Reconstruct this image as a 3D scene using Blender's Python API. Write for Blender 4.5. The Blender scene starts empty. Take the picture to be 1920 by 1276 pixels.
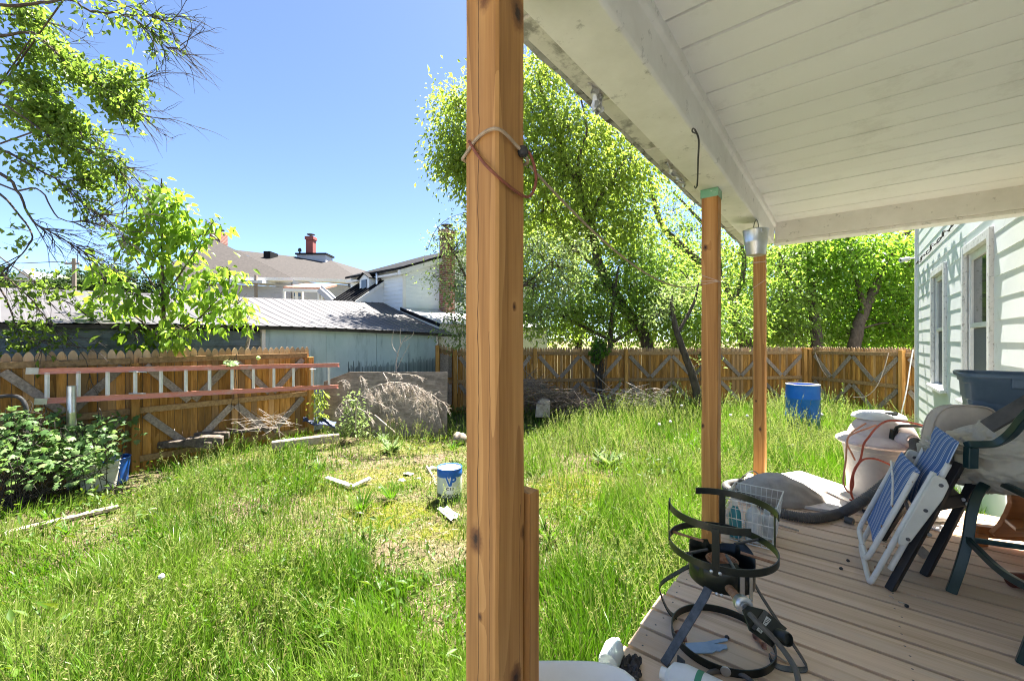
import bpy, math, random
import numpy as np
from mathutils import Vector, Matrix, noise as mnoise
scene = bpy.context.scene
COL = scene.collection
CH = 1.88            # eye height above the lawn
F = 775.0            # focal length in reference pixels
DZ = 0.63            # deck top
A = math.atan2(.7809, .6247)   # porch axis
UX, UY = math.cos(A), math.sin(A)
R = math.radians

def V(*a): return Vector(a)
def P(px, py, Y): return Vector(((px-960)/F*Y, Y, CH-(py-638)/F*Y))
def PZ(px, py, z):
    Y = (CH-z)*F/(py-638); return P(px, py, Y)
def PD(px, py, dz=0.0): return PZ(px, py, DZ+dz)
def PG(px, py): return PZ(px, py, 0.0)
def PL(px, py, v):      # pixel on the vertical plane v = const
    r = (px-960)/F; Y = v/(UY*r-UX); return P(px, py, Y)
def PU(px, py, u):
    r = (px-960)/F; Y = u/(UX*r+UY); return P(px, py, Y)
def W(u, v, z): return Vector((UX*u+UY*v, UY*u-UX*v, z))   # porch frame -> world
def L(u, v, z): return Vector((u, -v, z))                  # porch frame -> local of a turned root

# ---------------------------------------------------------------- materials
def new_mat(name):
    m = bpy.data.materials.new(name); m.use_nodes = True
    nt = m.node_tree; nt.nodes.clear()
    out = nt.nodes.new('ShaderNodeOutputMaterial')
    b = nt.nodes.new('ShaderNodeBsdfPrincipled')
    nt.links.new(b.outputs[0], out.inputs[0])
    return m, nt, b, out
def nd(nt, t, **kw):
    n = nt.nodes.new(t)
    for k, v in kw.items(): setattr(n, k, v)
    return n
def ramp(nt, fac, stops, interp='LINEAR'):
    r = nd(nt, 'ShaderNodeValToRGB'); r.color_ramp.interpolation = interp
    e = r.color_ramp.elements
    while len(e) < len(stops): e.new(.5)
    for el, (p, c) in zip(e, stops):
        el.position = p; el.color = (c[0], c[1], c[2], 1)
    nt.links.new(fac, r.inputs[0]); return r.outputs[0]
def coords(nt, scale=(1,1,1), rot=(0,0,0), kind='Object'):
    tc = nd(nt, 'ShaderNodeTexCoord'); mp = nd(nt, 'ShaderNodeMapping')
    mp.inputs['Scale'].default_value = scale; mp.inputs['Rotation'].default_value = rot
    nt.links.new(tc.outputs[kind], mp.inputs[0]); return mp.outputs[0]
def noise(nt, vec, scale, detail=4, rough=.6, dist=0):
    n = nd(nt, 'ShaderNodeTexNoise'); n.inputs['Scale'].default_value = scale
    n.inputs['Detail'].default_value = detail; n.inputs['Roughness'].default_value = rough
    n.inputs['Distortion'].default_value = dist
    nt.links.new(vec, n.inputs['Vector']); return n.outputs['Fac']
def mixc(nt, fac, a, b, mode='MIX'):
    m = nd(nt, 'ShaderNodeMix', data_type='RGBA', blend_type=mode)
    for s, val in ((0, fac), (6, a), (7, b)):
        if isinstance(val, bpy.types.NodeSocket): nt.links.new(val, m.inputs[s])
        elif s == 0: m.inputs[0].default_value = val
        else: m.inputs[s].default_value = (val[0], val[1], val[2], 1)
    return m.outputs[2]
def math_(nt, op, a, b=None):
    m = nd(nt, 'ShaderNodeMath', operation=op)
    for i, val in enumerate((a, b)):
        if val is None: continue
        if isinstance(val, bpy.types.NodeSocket): nt.links.new(val, m.inputs[i])
        else: m.inputs[i].default_value = val
    return m.outputs[0]
def attr(nt, name='var'):
    a = nd(nt, 'ShaderNodeAttribute'); a.attribute_name = name; return a.outputs['Fac']
def bump(nt, b, h, strength=.3, dist=.01):
    n = nd(nt, 'ShaderNodeBump'); n.inputs['Strength'].default_value = strength
    n.inputs['Distance'].default_value = dist
    nt.links.new(h, n.inputs['Height']); nt.links.new(n.outputs[0], b.inputs['Normal'])
def surf(name, c1, c2, scale=5, aniso=(1,1,1), rough=.6, metal=0, bstr=.2, bdist=.004, stain=None, stain_scale=1.5,
         stain_lo=.5, stain_hi=.75, var=0, spec=.4, fine=40, stain_aniso=(1,1,1)):
    m, nt, b, o = new_mat(name)
    v = coords(nt, aniso)
    n1 = noise(nt, v, scale, 6, .65)
    col = ramp(nt, n1, [(.3, c1), (.7, c2)])
    if stain:
        n2 = noise(nt, coords(nt, stain_aniso), stain_scale, 6, .7)
        f = ramp(nt, n2, [(stain_lo, (0,0,0)), (stain_hi, (1,1,1))])
        col = mixc(nt, f, col, stain)
    if var:
        a = attr(nt); k = math_(nt, 'MULTIPLY_ADD', a, var); k.node.inputs[2].default_value = 1-var*.5
        col = mixc(nt, 1.0, col, k, 'MULTIPLY')
    nt.links.new(col, b.inputs['Base Color'])
    b.inputs['Roughness'].default_value = rough; b.inputs['Metallic'].default_value = metal
    b.inputs['Specular IOR Level'].default_value = spec
    if bstr: bump(nt, b, noise(nt, v, fine, 4, .7), bstr, bdist)
    return m
def wood(name, stops, axis=2, scale=14, stretch=.06, rough=.6, knots=(), var=0, top_grey=None, bstr=.35, ring=9, grey=None, spec=.35, cracks=()):
    """long grain along an axis; knots = list of (point, size) in object space"""
    m, nt, b, o = new_mat(name)
    sc = [1, 1, 1]; sc[axis] = stretch
    tc = nd(nt, 'ShaderNodeTexCoord'); base = tc.outputs['Object']
    kf = None
    for (kp, ks) in knots:
        d = nd(nt, 'ShaderNodeVectorMath', operation='SUBTRACT'); nt.links.new(base, d.inputs[0]); d.inputs[1].default_value = kp
        s = nd(nt, 'ShaderNodeVectorMath', operation='MULTIPLY'); nt.links.new(d.outputs[0], s.inputs[0])
        sv = [1/ks]*3; sv[axis] = .62/ks; s.inputs[1].default_value = sv
        ln = nd(nt, 'ShaderNodeVectorMath', operation='LENGTH'); nt.links.new(s.outputs[0], ln.inputs[0])
        wn = math_(nt, 'MULTIPLY', math_(nt, 'SUBTRACT', noise(nt, base, 70, 3, .6), .5), .9)
        g = math_(nt, 'DIVIDE', 1.0, math_(nt, 'ADD', math_(nt, 'MAXIMUM', math_(nt, 'ADD', ln.outputs['Value'], wn), 0.0), .35))
        kf = g if kf is None else math_(nt, 'MAXIMUM', kf, g)
    mp = nd(nt, 'ShaderNodeMapping'); mp.inputs['Scale'].default_value = sc; nt.links.new(base, mp.inputs[0])
    vec = mp.outputs[0]
    if var:
        a = attr(nt); cb = nd(nt, 'ShaderNodeCombineXYZ'); k = math_(nt, 'MULTIPLY', a, 37.0)
        for i in range(3): nt.links.new(k, cb.inputs[i])
        ad = nd(nt, 'ShaderNodeVectorMath', operation='ADD'); nt.links.new(vec, ad.inputs[0]); nt.links.new(cb.outputs[0], ad.inputs[1]); vec = ad.outputs[0]
    n1 = noise(nt, vec, scale, 5, .6, .4)
    n2 = noise(nt, vec, scale*6, 3, .6)
    n0 = noise(nt, vec, scale*.35, 2, .5)
    if kf is not None: n0 = math_(nt, 'ADD', n0, math_(nt, 'MULTIPLY', kf, .07))
    rings = math_(nt, 'FRACT', math_(nt, 'MULTIPLY', n0, ring))
    rings = math_(nt, 'POWER', rings, 2.2)
    mix = math_(nt, 'ADD', math_(nt, 'MULTIPLY', n1, .50), math_(nt, 'ADD', math_(nt, 'MULTIPLY', n2, .36), math_(nt, 'MULTIPLY', rings, .16)))
    col = ramp(nt, mix, stops)
    if grey:
        n3 = noise(nt, coords(nt, (sc[0]*.5+.1, sc[1]*.5+.1, sc[2])), 6, 5, .7)
        col = mixc(nt, ramp(nt, n3, [(grey[1], (0,0,0)), (grey[2], (1,1,1))]), col, grey[0])
    if grey and var:      # some boards have gone grey altogether
        col = mixc(nt, math_(nt, 'MULTIPLY', math_(nt, 'GREATER_THAN', math_(nt, 'FRACT', math_(nt, 'MULTIPLY', attr(nt), 7.31)), .74), .38), col, (.27,.20,.13))
    if top_grey:
        sp = nd(nt, 'ShaderNodeSeparateXYZ'); nt.links.new(base, sp.inputs[0])
        nz = noise(nt, coords(nt, (1,1,.4)), 12, 4, .7)
        h = math_(nt, 'ADD', sp.outputs[2], math_(nt, 'MULTIPLY', nz, .25))
        f = nd(nt, 'ShaderNodeMapRange'); f.inputs[1].default_value = top_grey[1]; f.inputs[2].default_value = top_grey[2]
        nt.links.new(h, f.inputs[0]); col = mixc(nt, f.outputs[0], col, top_grey[0])
    if var:
        k = math_(nt, 'MULTIPLY_ADD', attr(nt), var); k.node.inputs[2].default_value = 1-var*.5
        col = mixc(nt, 1.0, col, k, 'MULTIPLY')
    if kf is not None:
        f = ramp(nt, math_(nt, 'MULTIPLY', kf, .35), [(.20, (0,0,0)), (.30, (.75,.75,.75)), (.55, (1,1,1))])
        col = mixc(nt, f, col, ramp(nt, math_(nt, 'MULTIPLY', kf, .35), [(.3, (.14,.05,.016)), (.6, (.03,.014,.008))]))
    if cracks:
        sp = nd(nt, 'ShaderNodeSeparateXYZ'); nt.links.new(base, sp.inputs[0])
        wob = noise(nt, coords(nt, (.01,.01,1)), 2.2, 4, .7)
        for (fa, fv, la, lv, wd, z0, z1) in cracks:      # a drying crack: face axis and side, line axis and place, width, ends
            on = math_(nt, 'GREATER_THAN', math_(nt, 'MULTIPLY', sp.outputs[fa], -1.0 if fv < 0 else 1.0), abs(fv)-.004)
            d_ = math_(nt, 'ABSOLUTE', math_(nt, 'SUBTRACT', sp.outputs[la], math_(nt, 'ADD', math_(nt, 'MULTIPLY', math_(nt, 'SUBTRACT', wob, .5), .03), lv)))
            zz = sp.outputs[2]; f = math_(nt, 'MULTIPLY', on, math_(nt, 'LESS_THAN', d_, math_(nt, 'MULTIPLY', wob, wd*1.4)))
            f = math_(nt, 'MULTIPLY', f, math_(nt, 'MULTIPLY', math_(nt, 'GREATER_THAN', zz, z0), math_(nt, 'LESS_THAN', zz, z1)))
            col = mixc(nt, math_(nt, 'MULTIPLY', f, .85), col, (.05, .02, .008))
    nt.links.new(col, b.inputs['Base Color'])
    b.inputs['Roughness'].default_value = rough; b.inputs['Specular IOR Level'].default_value = spec
    bump(nt, b, mix, bstr, .003)
    return m
def leaf_mat(name, stops, trans=.5, tcol=(.25,.40,.03), rough=.45, tgain=1.0):
    m, nt, b, out = new_mat(name)
    col = ramp(nt, attr(nt), stops)
    nt.links.new(col, b.inputs['Base Color']); b.inputs['Roughness'].default_value = rough
    b.inputs['Specular IOR Level'].default_value = .25
    t = nd(nt, 'ShaderNodeBsdfTranslucent')
    tc = mixc(nt, .5, col, tcol); nt.links.new(tc, t.inputs[0])
    mx = nd(nt, 'ShaderNodeMixShader'); mx.inputs[0].default_value = trans
    nt.links.new(b.outputs[0], mx.inputs[1]); nt.links.new(t.outputs[0], mx.inputs[2])
    nt.links.new(mx.outputs[0], out.inputs[0]); return m

# ---------------------------------------------------------------- objects
def thing(name, label, cat, loc=(0,0,0), rot=0.0, group=None):
    o = bpy.data.objects.new(name, None); COL.objects.link(o)
    o.location = loc; o.rotation_euler = (0, 0, rot); o.empty_display_size = .1
    tag(o, label, cat, group); return o
def tag(o, label=None, cat=None, group=None, kind=None):
    if label: o['label'] = label
    if cat: o['category'] = cat
    if group: o['group'] = group
    if kind: o['kind'] = kind
    return o
def rootmat(o): return Matrix.LocRotScale(o.location, o.rotation_euler, o.scale)
def link(name, me, mat, parent=None, local=False):
    o = bpy.data.objects.new(name, me); COL.objects.link(o)
    if mat: me.materials.append(mat)
    if parent:
        o.parent = parent
        if not local:
            m = rootmat(parent)
            if parent.parent is None: o.matrix_parent_inverse = m.inverted()
    return o

class MB:
    def __init__(s): s.v = []; s.f = []; s.a = []; s.var = .5; s.fa = []
    def add(s, vs, fs):
        n = len(s.v); s.v += [tuple(p) for p in vs]; s.a += [s.var]*len(vs)
        s.f += [tuple(i+n for i in f) for f in fs]; return s
    def box(s, x0, x1, y0, y1, z0, z1):
        return s.add([(x,y,z) for z in (z0,z1) for (x,y) in ((x0,y0),(x1,y0),(x1,y1),(x0,y1))],
            [(3,2,1,0),(4,5,6,7),(0,1,5,4),(1,2,6,5),(2,3,7,6),(3,0,4,7)])
    def hexa(s, b, t):
        return s.add(list(b)+list(t), [(3,2,1,0),(4,5,6,7),(0,1,5,4),(1,2,6,5),(2,3,7,6),(3,0,4,7)])
    def bar(s, p0, p1, w, t, up=(0,0,1)):
        p0 = Vector(p0); p1 = Vector(p1); d = (p1-p0).normalized(); up = Vector(up)
        sx = d.cross(up)
        if sx.length < 1e-4: sx = d.cross(Vector((1,0,0)))
        sx.normalize(); n = sx.cross(d).normalized()
        q = [(-1,-1),(1,-1),(1,1),(-1,1)]
        return s.hexa([p0+sx*w/2*i+n*t/2*j for i,j in q], [p1+sx*w/2*i+n*t/2*j for i,j in q])
    def tube(s, pts, r, n=8, closed=False, caps=True):
        pts = [Vector(p) for p in pts]; m = len(pts)
        rs = r if isinstance(r, (list, tuple)) else [r]*m
        vs = []; prev = None
        for i, p in enumerate(pts):
            if closed: d = pts[(i+1) % m]-pts[i-1]
            else: d = pts[min(i+1, m-1)]-pts[max(i-1, 0)]
            if d.length < 1e-9: d = Vector((0,0,1))
            d.normalize()
            if prev is None:
                x = d.cross(Vector((0,0,1)))
                if x.length < .05: x = d.cross(Vector((1,0,0)))
            else: x = prev-d*prev.dot(d)
            x.normalize(); prev = x; y = d.cross(x)
            for k in range(n):
                a = 2*math.pi*k/n; vs.append(p+(x*math.cos(a)+y*math.sin(a))*rs[i])
        fs = []
        for i in range(m if closed else m-1):
            j = (i+1) % m
            for k in range(n):
                l = (k+1) % n; fs.append((i*n+k, i*n+l, j*n+l, j*n+k))
        if caps and not closed: fs += [tuple(range(n))[::-1], tuple(range((m-1)*n, m*n))]
        return s.add(vs, fs)
    def lathe(s, prof, c=(0,0,0), n=32, a0=0, a1=2*math.pi, M=None):
        full = abs(a1-a0-2*math.pi) < 1e-6; k = n if full else n+1; vs = []
        for (r, z) in prof:
            for i in range(k):
                a = a0+(a1-a0)*i/n; p = Vector((r*math.cos(a), r*math.sin(a), z))
                if M is not None: p = M @ p
                vs.append(p+Vector(c))
        fs = []
        for j in range(len(prof)-1):
            for i in range(n):
                i2 = (i+1) % k; fs.append((j*k+i, j*k+i2, (j+1)*k+i2, (j+1)*k+i))
        return s.add(vs, fs)
    def disc(s, c, r, n=24, up=1, M=None):
        vs = []
        for i in range(n):
            p = Vector((r*math.cos(2*math.pi*i/n), r*math.sin(2*math.pi*i/n), 0))
            if M is not None: p = M @ p
            vs.append(p+Vector(c))
        f = tuple(range(n)); return s.add(vs, [f if up > 0 else f[::-1]])
    def ring(s, c, r, h, t, a0=0, a1=2*math.pi, n=48):     # a flat hoop strap
        full = abs(a1-a0-2*math.pi) < 1e-6
        pr = [(r-t/2, -h/2), (r+t/2, -h/2), (r+t/2, h/2), (r-t/2, h/2), (r-t/2, -h/2)]
        s.lathe(pr, c, n, a0, a1)
        if not full:
            for a, fl in ((a0, 1), (a1, 0)):
                q = [Vector((rr*math.cos(a), rr*math.sin(a), z))+Vector(c) for rr, z in pr[:4]]
                s.add(q, [(0,1,2,3) if fl else (3,2,1,0)])
        return s
    def prism(s, pts, d):
        pts = [Vector(p) for p in pts]; d = Vector(d); n = len(pts)
        return s.add(pts+[p+d for p in pts], [tuple(range(n))[::-1], tuple(range(n, 2*n))]+[(i, (i+1) % n, n+(i+1) % n, n+i) for i in range(n)])
    def grid(s, fn, nu, nv):
        vs = [fn(i/nu, j/nv) for j in range(nv+1) for i in range(nu+1)]
        return s.add(vs, [(j*(nu+1)+i, j*(nu+1)+i+1, (j+1)*(nu+1)+i+1, (j+1)*(nu+1)+i) for j in range(nv) for i in range(nu)])
    def build(s, name, mat, parent=None, smooth=False, bevel=0, local=False, solid=0, subsurf=0, ang=40):
        me = bpy.data.meshes.new(name); me.from_pydata(s.v, [], s.f); me.update()
        at = me.attributes.new('var', 'FLOAT', 'POINT'); at.data.foreach_set('value', s.a)
        o = link(name, me, mat, parent, local)
        if smooth:
            me.polygons.foreach_set('use_smooth', [True]*len(me.polygons))
            me.set_sharp_from_angle(angle=R(ang))
        if solid:
            md = o.modifiers.new('solid', 'SOLIDIFY'); md.thickness = solid; md.offset = 0
        if bevel:
            md = o.modifiers.new('bevel', 'BEVEL'); md.width = bevel; md.segments = 2; md.limit_method = 'ANGLE'; md.angle_limit = R(35)
        if subsurf:
            md = o.modifiers.new('sub', 'SUBSURF'); md.levels = subsurf; md.render_levels = subsurf
        return o

def spline(pts, n=8):
    """Catmull-Rom through the points"""
    p = [Vector(q) for q in pts]; p = [p[0]*2-p[1]]+p+[p[-1]*2-p[-2]]; out = []
    for i in range(1, len(p)-2):
        for k in range(n):
            t = k/n; a, b, c, d = p[i-1], p[i], p[i+1], p[i+2]
            out.append(.5*((2*b)+(c-a)*t+(2*a-5*b+4*c-d)*t*t+(3*b-a-3*c+d)*t**3))
    out.append(p[-2]); return out

# ---------------------------------------------------------------- numpy meshes (leaves, grass)
def np_mesh(name, v, quads, tris, var, mat, parent=None, smooth=False):
    me = bpy.data.meshes.new(name); v = np.asarray(v, np.float32)
    nq = 0 if quads is None else len(quads); ntr = 0 if tris is None else len(tris)
    me.vertices.add(len(v)); me.vertices.foreach_set('co', v.ravel())
    idx = []
    if nq: idx.append(np.asarray(quads).ravel())
    if ntr: idx.append(np.asarray(tris).ravel())
    idx = np.concatenate(idx).astype(np.int32)
    me.loops.add(len(idx)); me.loops.foreach_set('vertex_index', idx)
    st = np.concatenate([np.arange(nq)*4, nq*4+np.arange(ntr)*3]).astype(np.int32)
    me.polygons.add(nq+ntr); me.polygons.foreach_set('loop_start', st)
    at = me.attributes.new('var', 'FLOAT', 'POINT'); at.data.foreach_set('value', np.asarray(var, np.float32))
    me.update(calc_edges=True); me.validate()
    if smooth: me.polygons.foreach_set('use_smooth', np.ones(nq+ntr, bool))
    return link(name, me, mat, parent)
def unit(a): return a/np.maximum(np.linalg.norm(a, axis=-1, keepdims=True), 1e-9)
def leaves(pos, d, nrm, ln, wd, var, fold=.25, big=False, curl=.0):
    """arrays of leaves -> verts, quads, tris, var"""
    d = unit(d); s = unit(np.cross(d, nrm)); n = np.cross(s, d)
    ln = ln[:, None]; wd = wd[:, None]; N = len(pos)
    if not big:
        b = pos; t = pos+d*ln-n*ln*curl; m = pos+d*ln*.45
        l = m-s*wd*.5+n*wd*fold; r = m+s*wd*.5+n*wd*fold
        v = np.stack([b, l, t, r], 1).reshape(-1, 3); k = np.arange(N)[:, None]*4
        tris = np.concatenate([k+np.array([0,2,1]), k+np.array([0,3,2])], 0)
        return v, None, tris, np.repeat(var, 4)
    p = [pos, pos+d*ln*.33-n*ln*curl*.15, pos+d*ln*.68-n*ln*curl*.5, pos+d*ln-n*ln*curl]
    l1 = p[1]-s*wd*.5+n*wd*fold; r1 = p[1]+s*wd*.5+n*wd*fold
    l2 = p[2]-s*wd*.36+n*wd*fold*.7; r2 = p[2]+s*wd*.36+n*wd*fold*.7
    v = np.stack([p[0], p[1], p[2], p[3], l1, l2, r1, r2], 1).reshape(-1, 3); k = np.arange(N)[:, None]*8
    tris = np.concatenate([k+np.array(t) for t in ([0,1,4],[0,6,1],[2,3,5],[2,7,3])], 0)
    quads = np.concatenate([k+np.array(t) for t in ([1,2,5,4],[1,6,7,2])], 0)
    return v, quads, tris, np.repeat(var, 8)
# ---------------------------------------------------------------- camera, light, sky
cam = bpy.data.cameras.new('camera'); co = bpy.data.objects.new('camera', cam); COL.objects.link(co)
cam.sensor_width = 36; cam.lens = 36*F/1920; cam.clip_start = .02; cam.clip_end = 2000
co.location = (0, 0, CH); co.rotation_euler = (R(90), 0, 0); scene.camera = co
SUN_AZ, SUN_EL = R(31.5), R(64)
sd = Vector((math.sin(SUN_AZ)*math.cos(SUN_EL), math.cos(SUN_AZ)*math.cos(SUN_EL), math.sin(SUN_EL)))
sl = bpy.data.lights.new('sun', 'SUN'); sl.energy = 4.6; sl.angle = R(.53); sl.color = (1, .955, .88)
so = bpy.data.objects.new('sun', sl); COL.objects.link(so); so.location = sd*50
so.rotation_euler = (-sd).to_track_quat('-Z', 'Y').to_euler()
w = bpy.data.worlds.new('World'); scene.world = w; w.use_nodes = True
nt = w.node_tree; bg = nt.nodes['Background']
sk = nt.nodes.new('ShaderNodeTexSky'); sk.sky_type = 'NISHITA'; sk.sun_disc = False
sk.sun_elevation = SUN_EL; sk.sun_rotation = SUN_AZ; sk.altitude = 1500; sk.air_density = .62; sk.dust_density = .9; sk.ozone_density = 2.6
nt.links.new(sk.outputs[0], bg.inputs[0]); bg.inputs[1].default_value = .052
scene.view_settings.view_transform = 'Standard'; scene.view_settings.look = 'None'
scene.view_settings.exposure = 2.92; scene.view_settings.gamma = 1
scene.render.engine = 'CYCLES'
cy = scene.cycles; cy.max_bounces = 10; cy.diffuse_bounces = 7; cy.transmission_bounces = 6; cy.transparent_max_bounces = 8
cy.use_denoising = True
try: cy.denoiser = 'OPENIMAGEDENOISE'; cy.denoising_prefilter = 'NONE'
except Exception: pass
cy.sample_clamp_indirect = 6; cy.filter_width = 1.05
rng = random.Random(5); nr = np.random.default_rng(11)

# ---------------------------------------------------------------- shared materials
M = {}
M['white_paint'] = surf('white_paint', (.72,.70,.65), (.80,.78,.74), 3, rough=.5, stain=(.34,.33,.31), stain_scale=9, stain_lo=.62, stain_hi=.80, bstr=.15, fine=25)
M['white_trim'] = surf('white_trim', (.66,.64,.59), (.78,.76,.72), 5, rough=.55, stain=(.22,.21,.19), stain_scale=14, stain_lo=.60, stain_hi=.76, bstr=.25, fine=30)
M['soffit'] = surf('soffit_vinyl', (.70,.69,.66), (.75,.74,.71), 2, rough=.45, stain=(.50,.48,.44), stain_scale=3, stain_lo=.55, stain_hi=.85, bstr=.05)
M['siding'] = surf('siding_paint', (.72,.75,.76), (.80,.82,.82), 2, rough=.45, stain=(.55,.57,.57), stain_scale=6, stain_lo=.6, stain_hi=.8, bstr=.06)
M['cedar_post'] = wood('cedar_post', [(.22,(.15,.062,.017)), (.42,(.39,.19,.055)), (.6,(.50,.265,.088)), (.82,(.60,.35,.14))], scale=13, stretch=.035, ring=11, grey=((.22,.105,.035), .52, .80), bstr=.6, cracks=[(0,-.05,1,.006,.0016,.7,2.75),(0,-.05,1,-.028,.0009,.7,1.9),(1,-.05,0,.030,.0010,.7,1.5)],
    knots=[((-.05,-.015,2.655),.022), ((.022,-.05,2.635),.024), ((-.05,.014,1.43),.018), ((.046,-.05,1.43),.012), ((-.05,.0,1.26),.006), ((.014,-.05,1.105),.02), ((.010,-.05,1.957),.006)])
M['pine_post'] = wood('pine_post', [(.22,(.17,.062,.014)), (.42,(.42,.185,.045)), (.6,(.55,.27,.078)), (.82,(.65,.36,.125))], scale=13, stretch=.03, ring=12, grey=((.26,.11,.03), .54, .82), bstr=.6,
    knots=[((-.0465,.022,2.45),.012), ((-.0465,.038,1.354),.010)])
M['pine_post_far'] = wood('pine_post_far', [(.22,(.17,.062,.014)), (.42,(.42,.185,.045)), (.6,(.55,.27,.078)), (.82,(.65,.36,.125))], scale=13, stretch=.03, ring=11, grey=((.26,.11,.03), .54, .82), bstr=.6,
    knots=[((-.0465,.024,1.336),.008), ((-.0465,-.008,1.087),.012)])
M['deck'] = wood('deck_boards', [(.25,(.50,.345,.215)), (.45,(.66,.48,.325)), (.62,(.72,.54,.38)), (.8,(.80,.62,.455))], axis=1, scale=30, stretch=.022, var=.20, ring=3, rough=.75, bstr=.3, grey=((.56,.47,.38), .5, .8), spec=.2)
M['picket'] = wood('picket_cedar', [(.25,(.12,.055,.014)), (.42,(.34,.160,.034)), (.60,(.49,.255,.066)), (.82,(.60,.355,.12))], scale=14, stretch=.09, var=.75, ring=5, rough=.8,
    top_grey=((.42,.32,.22), 1.60, 1.92), grey=((.15,.085,.03), .46, .70), spec=.15)
M['grey_wood'] = surf('grey_weathered_wood', (.14,.112,.088), (.34,.285,.235), 30, (1,1,1), .85, var=.5, bstr=.4, fine=60, spec=.15)
M['rail_wood'] = surf('rail_wood', (.17,.105,.05), (.36,.235,.115), 25, (1,1,1), .85, var=.5, bstr=.4, fine=60, spec=.15)
M['fence_post'] = wood('fence_post_wood', [(.25,(.17,.085,.022)), (.5,(.38,.20,.055)), (.8,(.50,.29,.10))], scale=10, stretch=.1, var=.5, ring=4, rough=.8, spec=.15)
M['black_steel'] = surf('black_painted_steel', (.008,.010,.007), (.016,.018,.012), 12, rough=.38, bstr=.08, spec=.5)
M['worn_steel'] = surf('worn_dark_steel', (.05,.052,.055), (.14,.14,.14), 25, rough=.5, metal=.5, bstr=.1)
M['rust'] = surf('rusty_iron', (.20,.085,.035), (.42,.24,.14), 40, rough=.85, bstr=.4)
M['galv'] = surf('galvanised_steel', (.50,.51,.52), (.68,.69,.70), 14, rough=.32, metal=.9, bstr=.08)
M['rubber'] = surf('black_rubber', (.028,.027,.026), (.055,.052,.05), 20, rough=.65, bstr=.1)
M['hose'] = surf('grey_vacuum_hose', (.075,.068,.06), (.13,.12,.105), 10, rough=.55, bstr=.05)
M['white_plastic'] = surf('white_plastic', (.66,.66,.63), (.78,.78,.75), 6, rough=.4, bstr=.03)
M['glass'] = surf('dark_window_glass', (.03,.035,.04), (.06,.065,.07), 3, rough=.06, bstr=0, spec=.8)
M['brick'] = None
m, nt, b, o = new_mat('brick'); br = nd(nt, 'ShaderNodeTexBrick'); br.inputs['Color1'].default_value = (.26,.085,.05,1); br.inputs['Color2'].default_value = (.17,.06,.04,1); br.inputs['Mortar'].default_value = (.36,.32,.28,1)
br.inputs['Scale'].default_value = 1; br.inputs['Brick Width'].default_value = .22; br.inputs['Row Height'].default_value = .075; br.inputs['Mortar Size'].default_value = .008
nt.links.new(coords(nt, rot=(R(90),0,0)), br.inputs['Vector']); nt.links.new(br.outputs[0], b.inputs['Base Color']); b.inputs['Roughness'].default_value = .9; M['brick'] = m
# ---------------------------------------------------------------- porch (local frame x = along the porch, y = outwards)
porch = thing('porch', 'open back porch with brown posts, grey board deck and white ribbed ceiling', 'porch', (0,0,0), A)
WI, WO = -1.06, .69
d = MB(); x = -.9
while x < 4.42:
    d.var = rng.random(); e = rng.uniform(-.012, .012)
    d.box(x, x+.1300, WI, WO+e, DZ-.048, DZ); x += .149
d.build('deck_board', M['deck'], porch, bevel=.002, local=True)
j = MB()
for yy in (WO-.05, -.2, WI+.02): j.box(-.88, 4.40, yy-.02, yy+.02, DZ-.24, DZ-.049)
for xx in (-.8, 0, 1.5, 3.0, 4.38):
    j.box(xx-.05, xx+.05, WO-.13, WO-.075, 0, DZ-.24); j.box(xx-.02, xx+.02, WI+.05, WO-.08, DZ-.2, DZ-.051)
j.build('joist', M['grey_wood'], porch, local=True)
n = MB()                                   # nail heads
x = -.9
while x < 4.42:
    for yy in (WO-.05, -.2, -.85):
        for dx in (.035, .108): n.disc((x+dx*.9+rng.uniform(-.006,.006), yy+rng.uniform(-.012,.012), DZ+.0008), .0042, 8)
    x += .149
n.build('nail', M['worn_steel'], porch, local=True)['kind'] = 'stuff'
def post(u, v, s, z0, z1, mat, label):
    # a part with its own origin so the knots fall on its faces
    mb = MB(); c = .006
    q = [(-s/2+c,-s/2),(s/2-c,-s/2),(s/2,-s/2+c),(s/2,s/2-c),(s/2-c,s/2),(-s/2+c,s/2),(-s/2,s/2-c),(-s/2,-s/2+c)]
    k = 10; vs = []
    for i in range(k+1):
        z = z0+(z1-z0)*i/k; o_ = (math.sin(i*1.7)*.0012, math.cos(i*2.3)*.0012)
        vs += [(a+o_[0], b_+o_[1], z) for a, b_ in q]
    fs = [(i*8+a, i*8+(a+1) % 8, i*8+8+(a+1) % 8, i*8+8+a) for i in range(k) for a in range(8)]
    fs += [tuple(range(8))[::-1], tuple(range(k*8, k*8+8))]
    mb.add(vs, fs)
    o = mb.build('post', mat, porch, local=True); o.location = (u, -v, 0); o['label'] = label; return o
NP = (.73, -.635); MP = (2.775, -.637); FP = (4.326, -.585)
post(NP[0], NP[1], .1, DZ+.001, 2.806, M['cedar_post'], 'broad brown post with dark knots and a loop of cord')
p2 = post(MP[0], MP[1], .093, DZ+.001, 2.79, M['pine_post'], 'orange pine post with green tape at its top')
post(FP[0], FP[1], .093, DZ+.001, 2.806, M['pine_post_far'], 'orange pine post under the hanging bucket')
sp = MB(); sp.box(NP[0]+.052, NP[0]+.09, -NP[1]-.062, -NP[1]-.02, DZ+.001, 1.52)
sp.build('post_splint', M['cedar_post'], porch, local=True)
tp = MB(); s = .0495
tp.add([(MP[0]+a*s, -MP[1]+b_*s, z) for z in (2.755, 2.807) for a, b_ in ((-1,-1),(1,-1),(1,1),(-1,1))], [(0,1,5,4),(1,2,6,5),(2,3,7,6),(3,0,4,7)])
M['tape'] = surf('green_tape', (.13,.33,.19), (.22,.42,.27), 12, rough=.4, stain=(.6,.62,.58), stain_scale=22, stain_lo=.6, stain_hi=.66)
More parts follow.
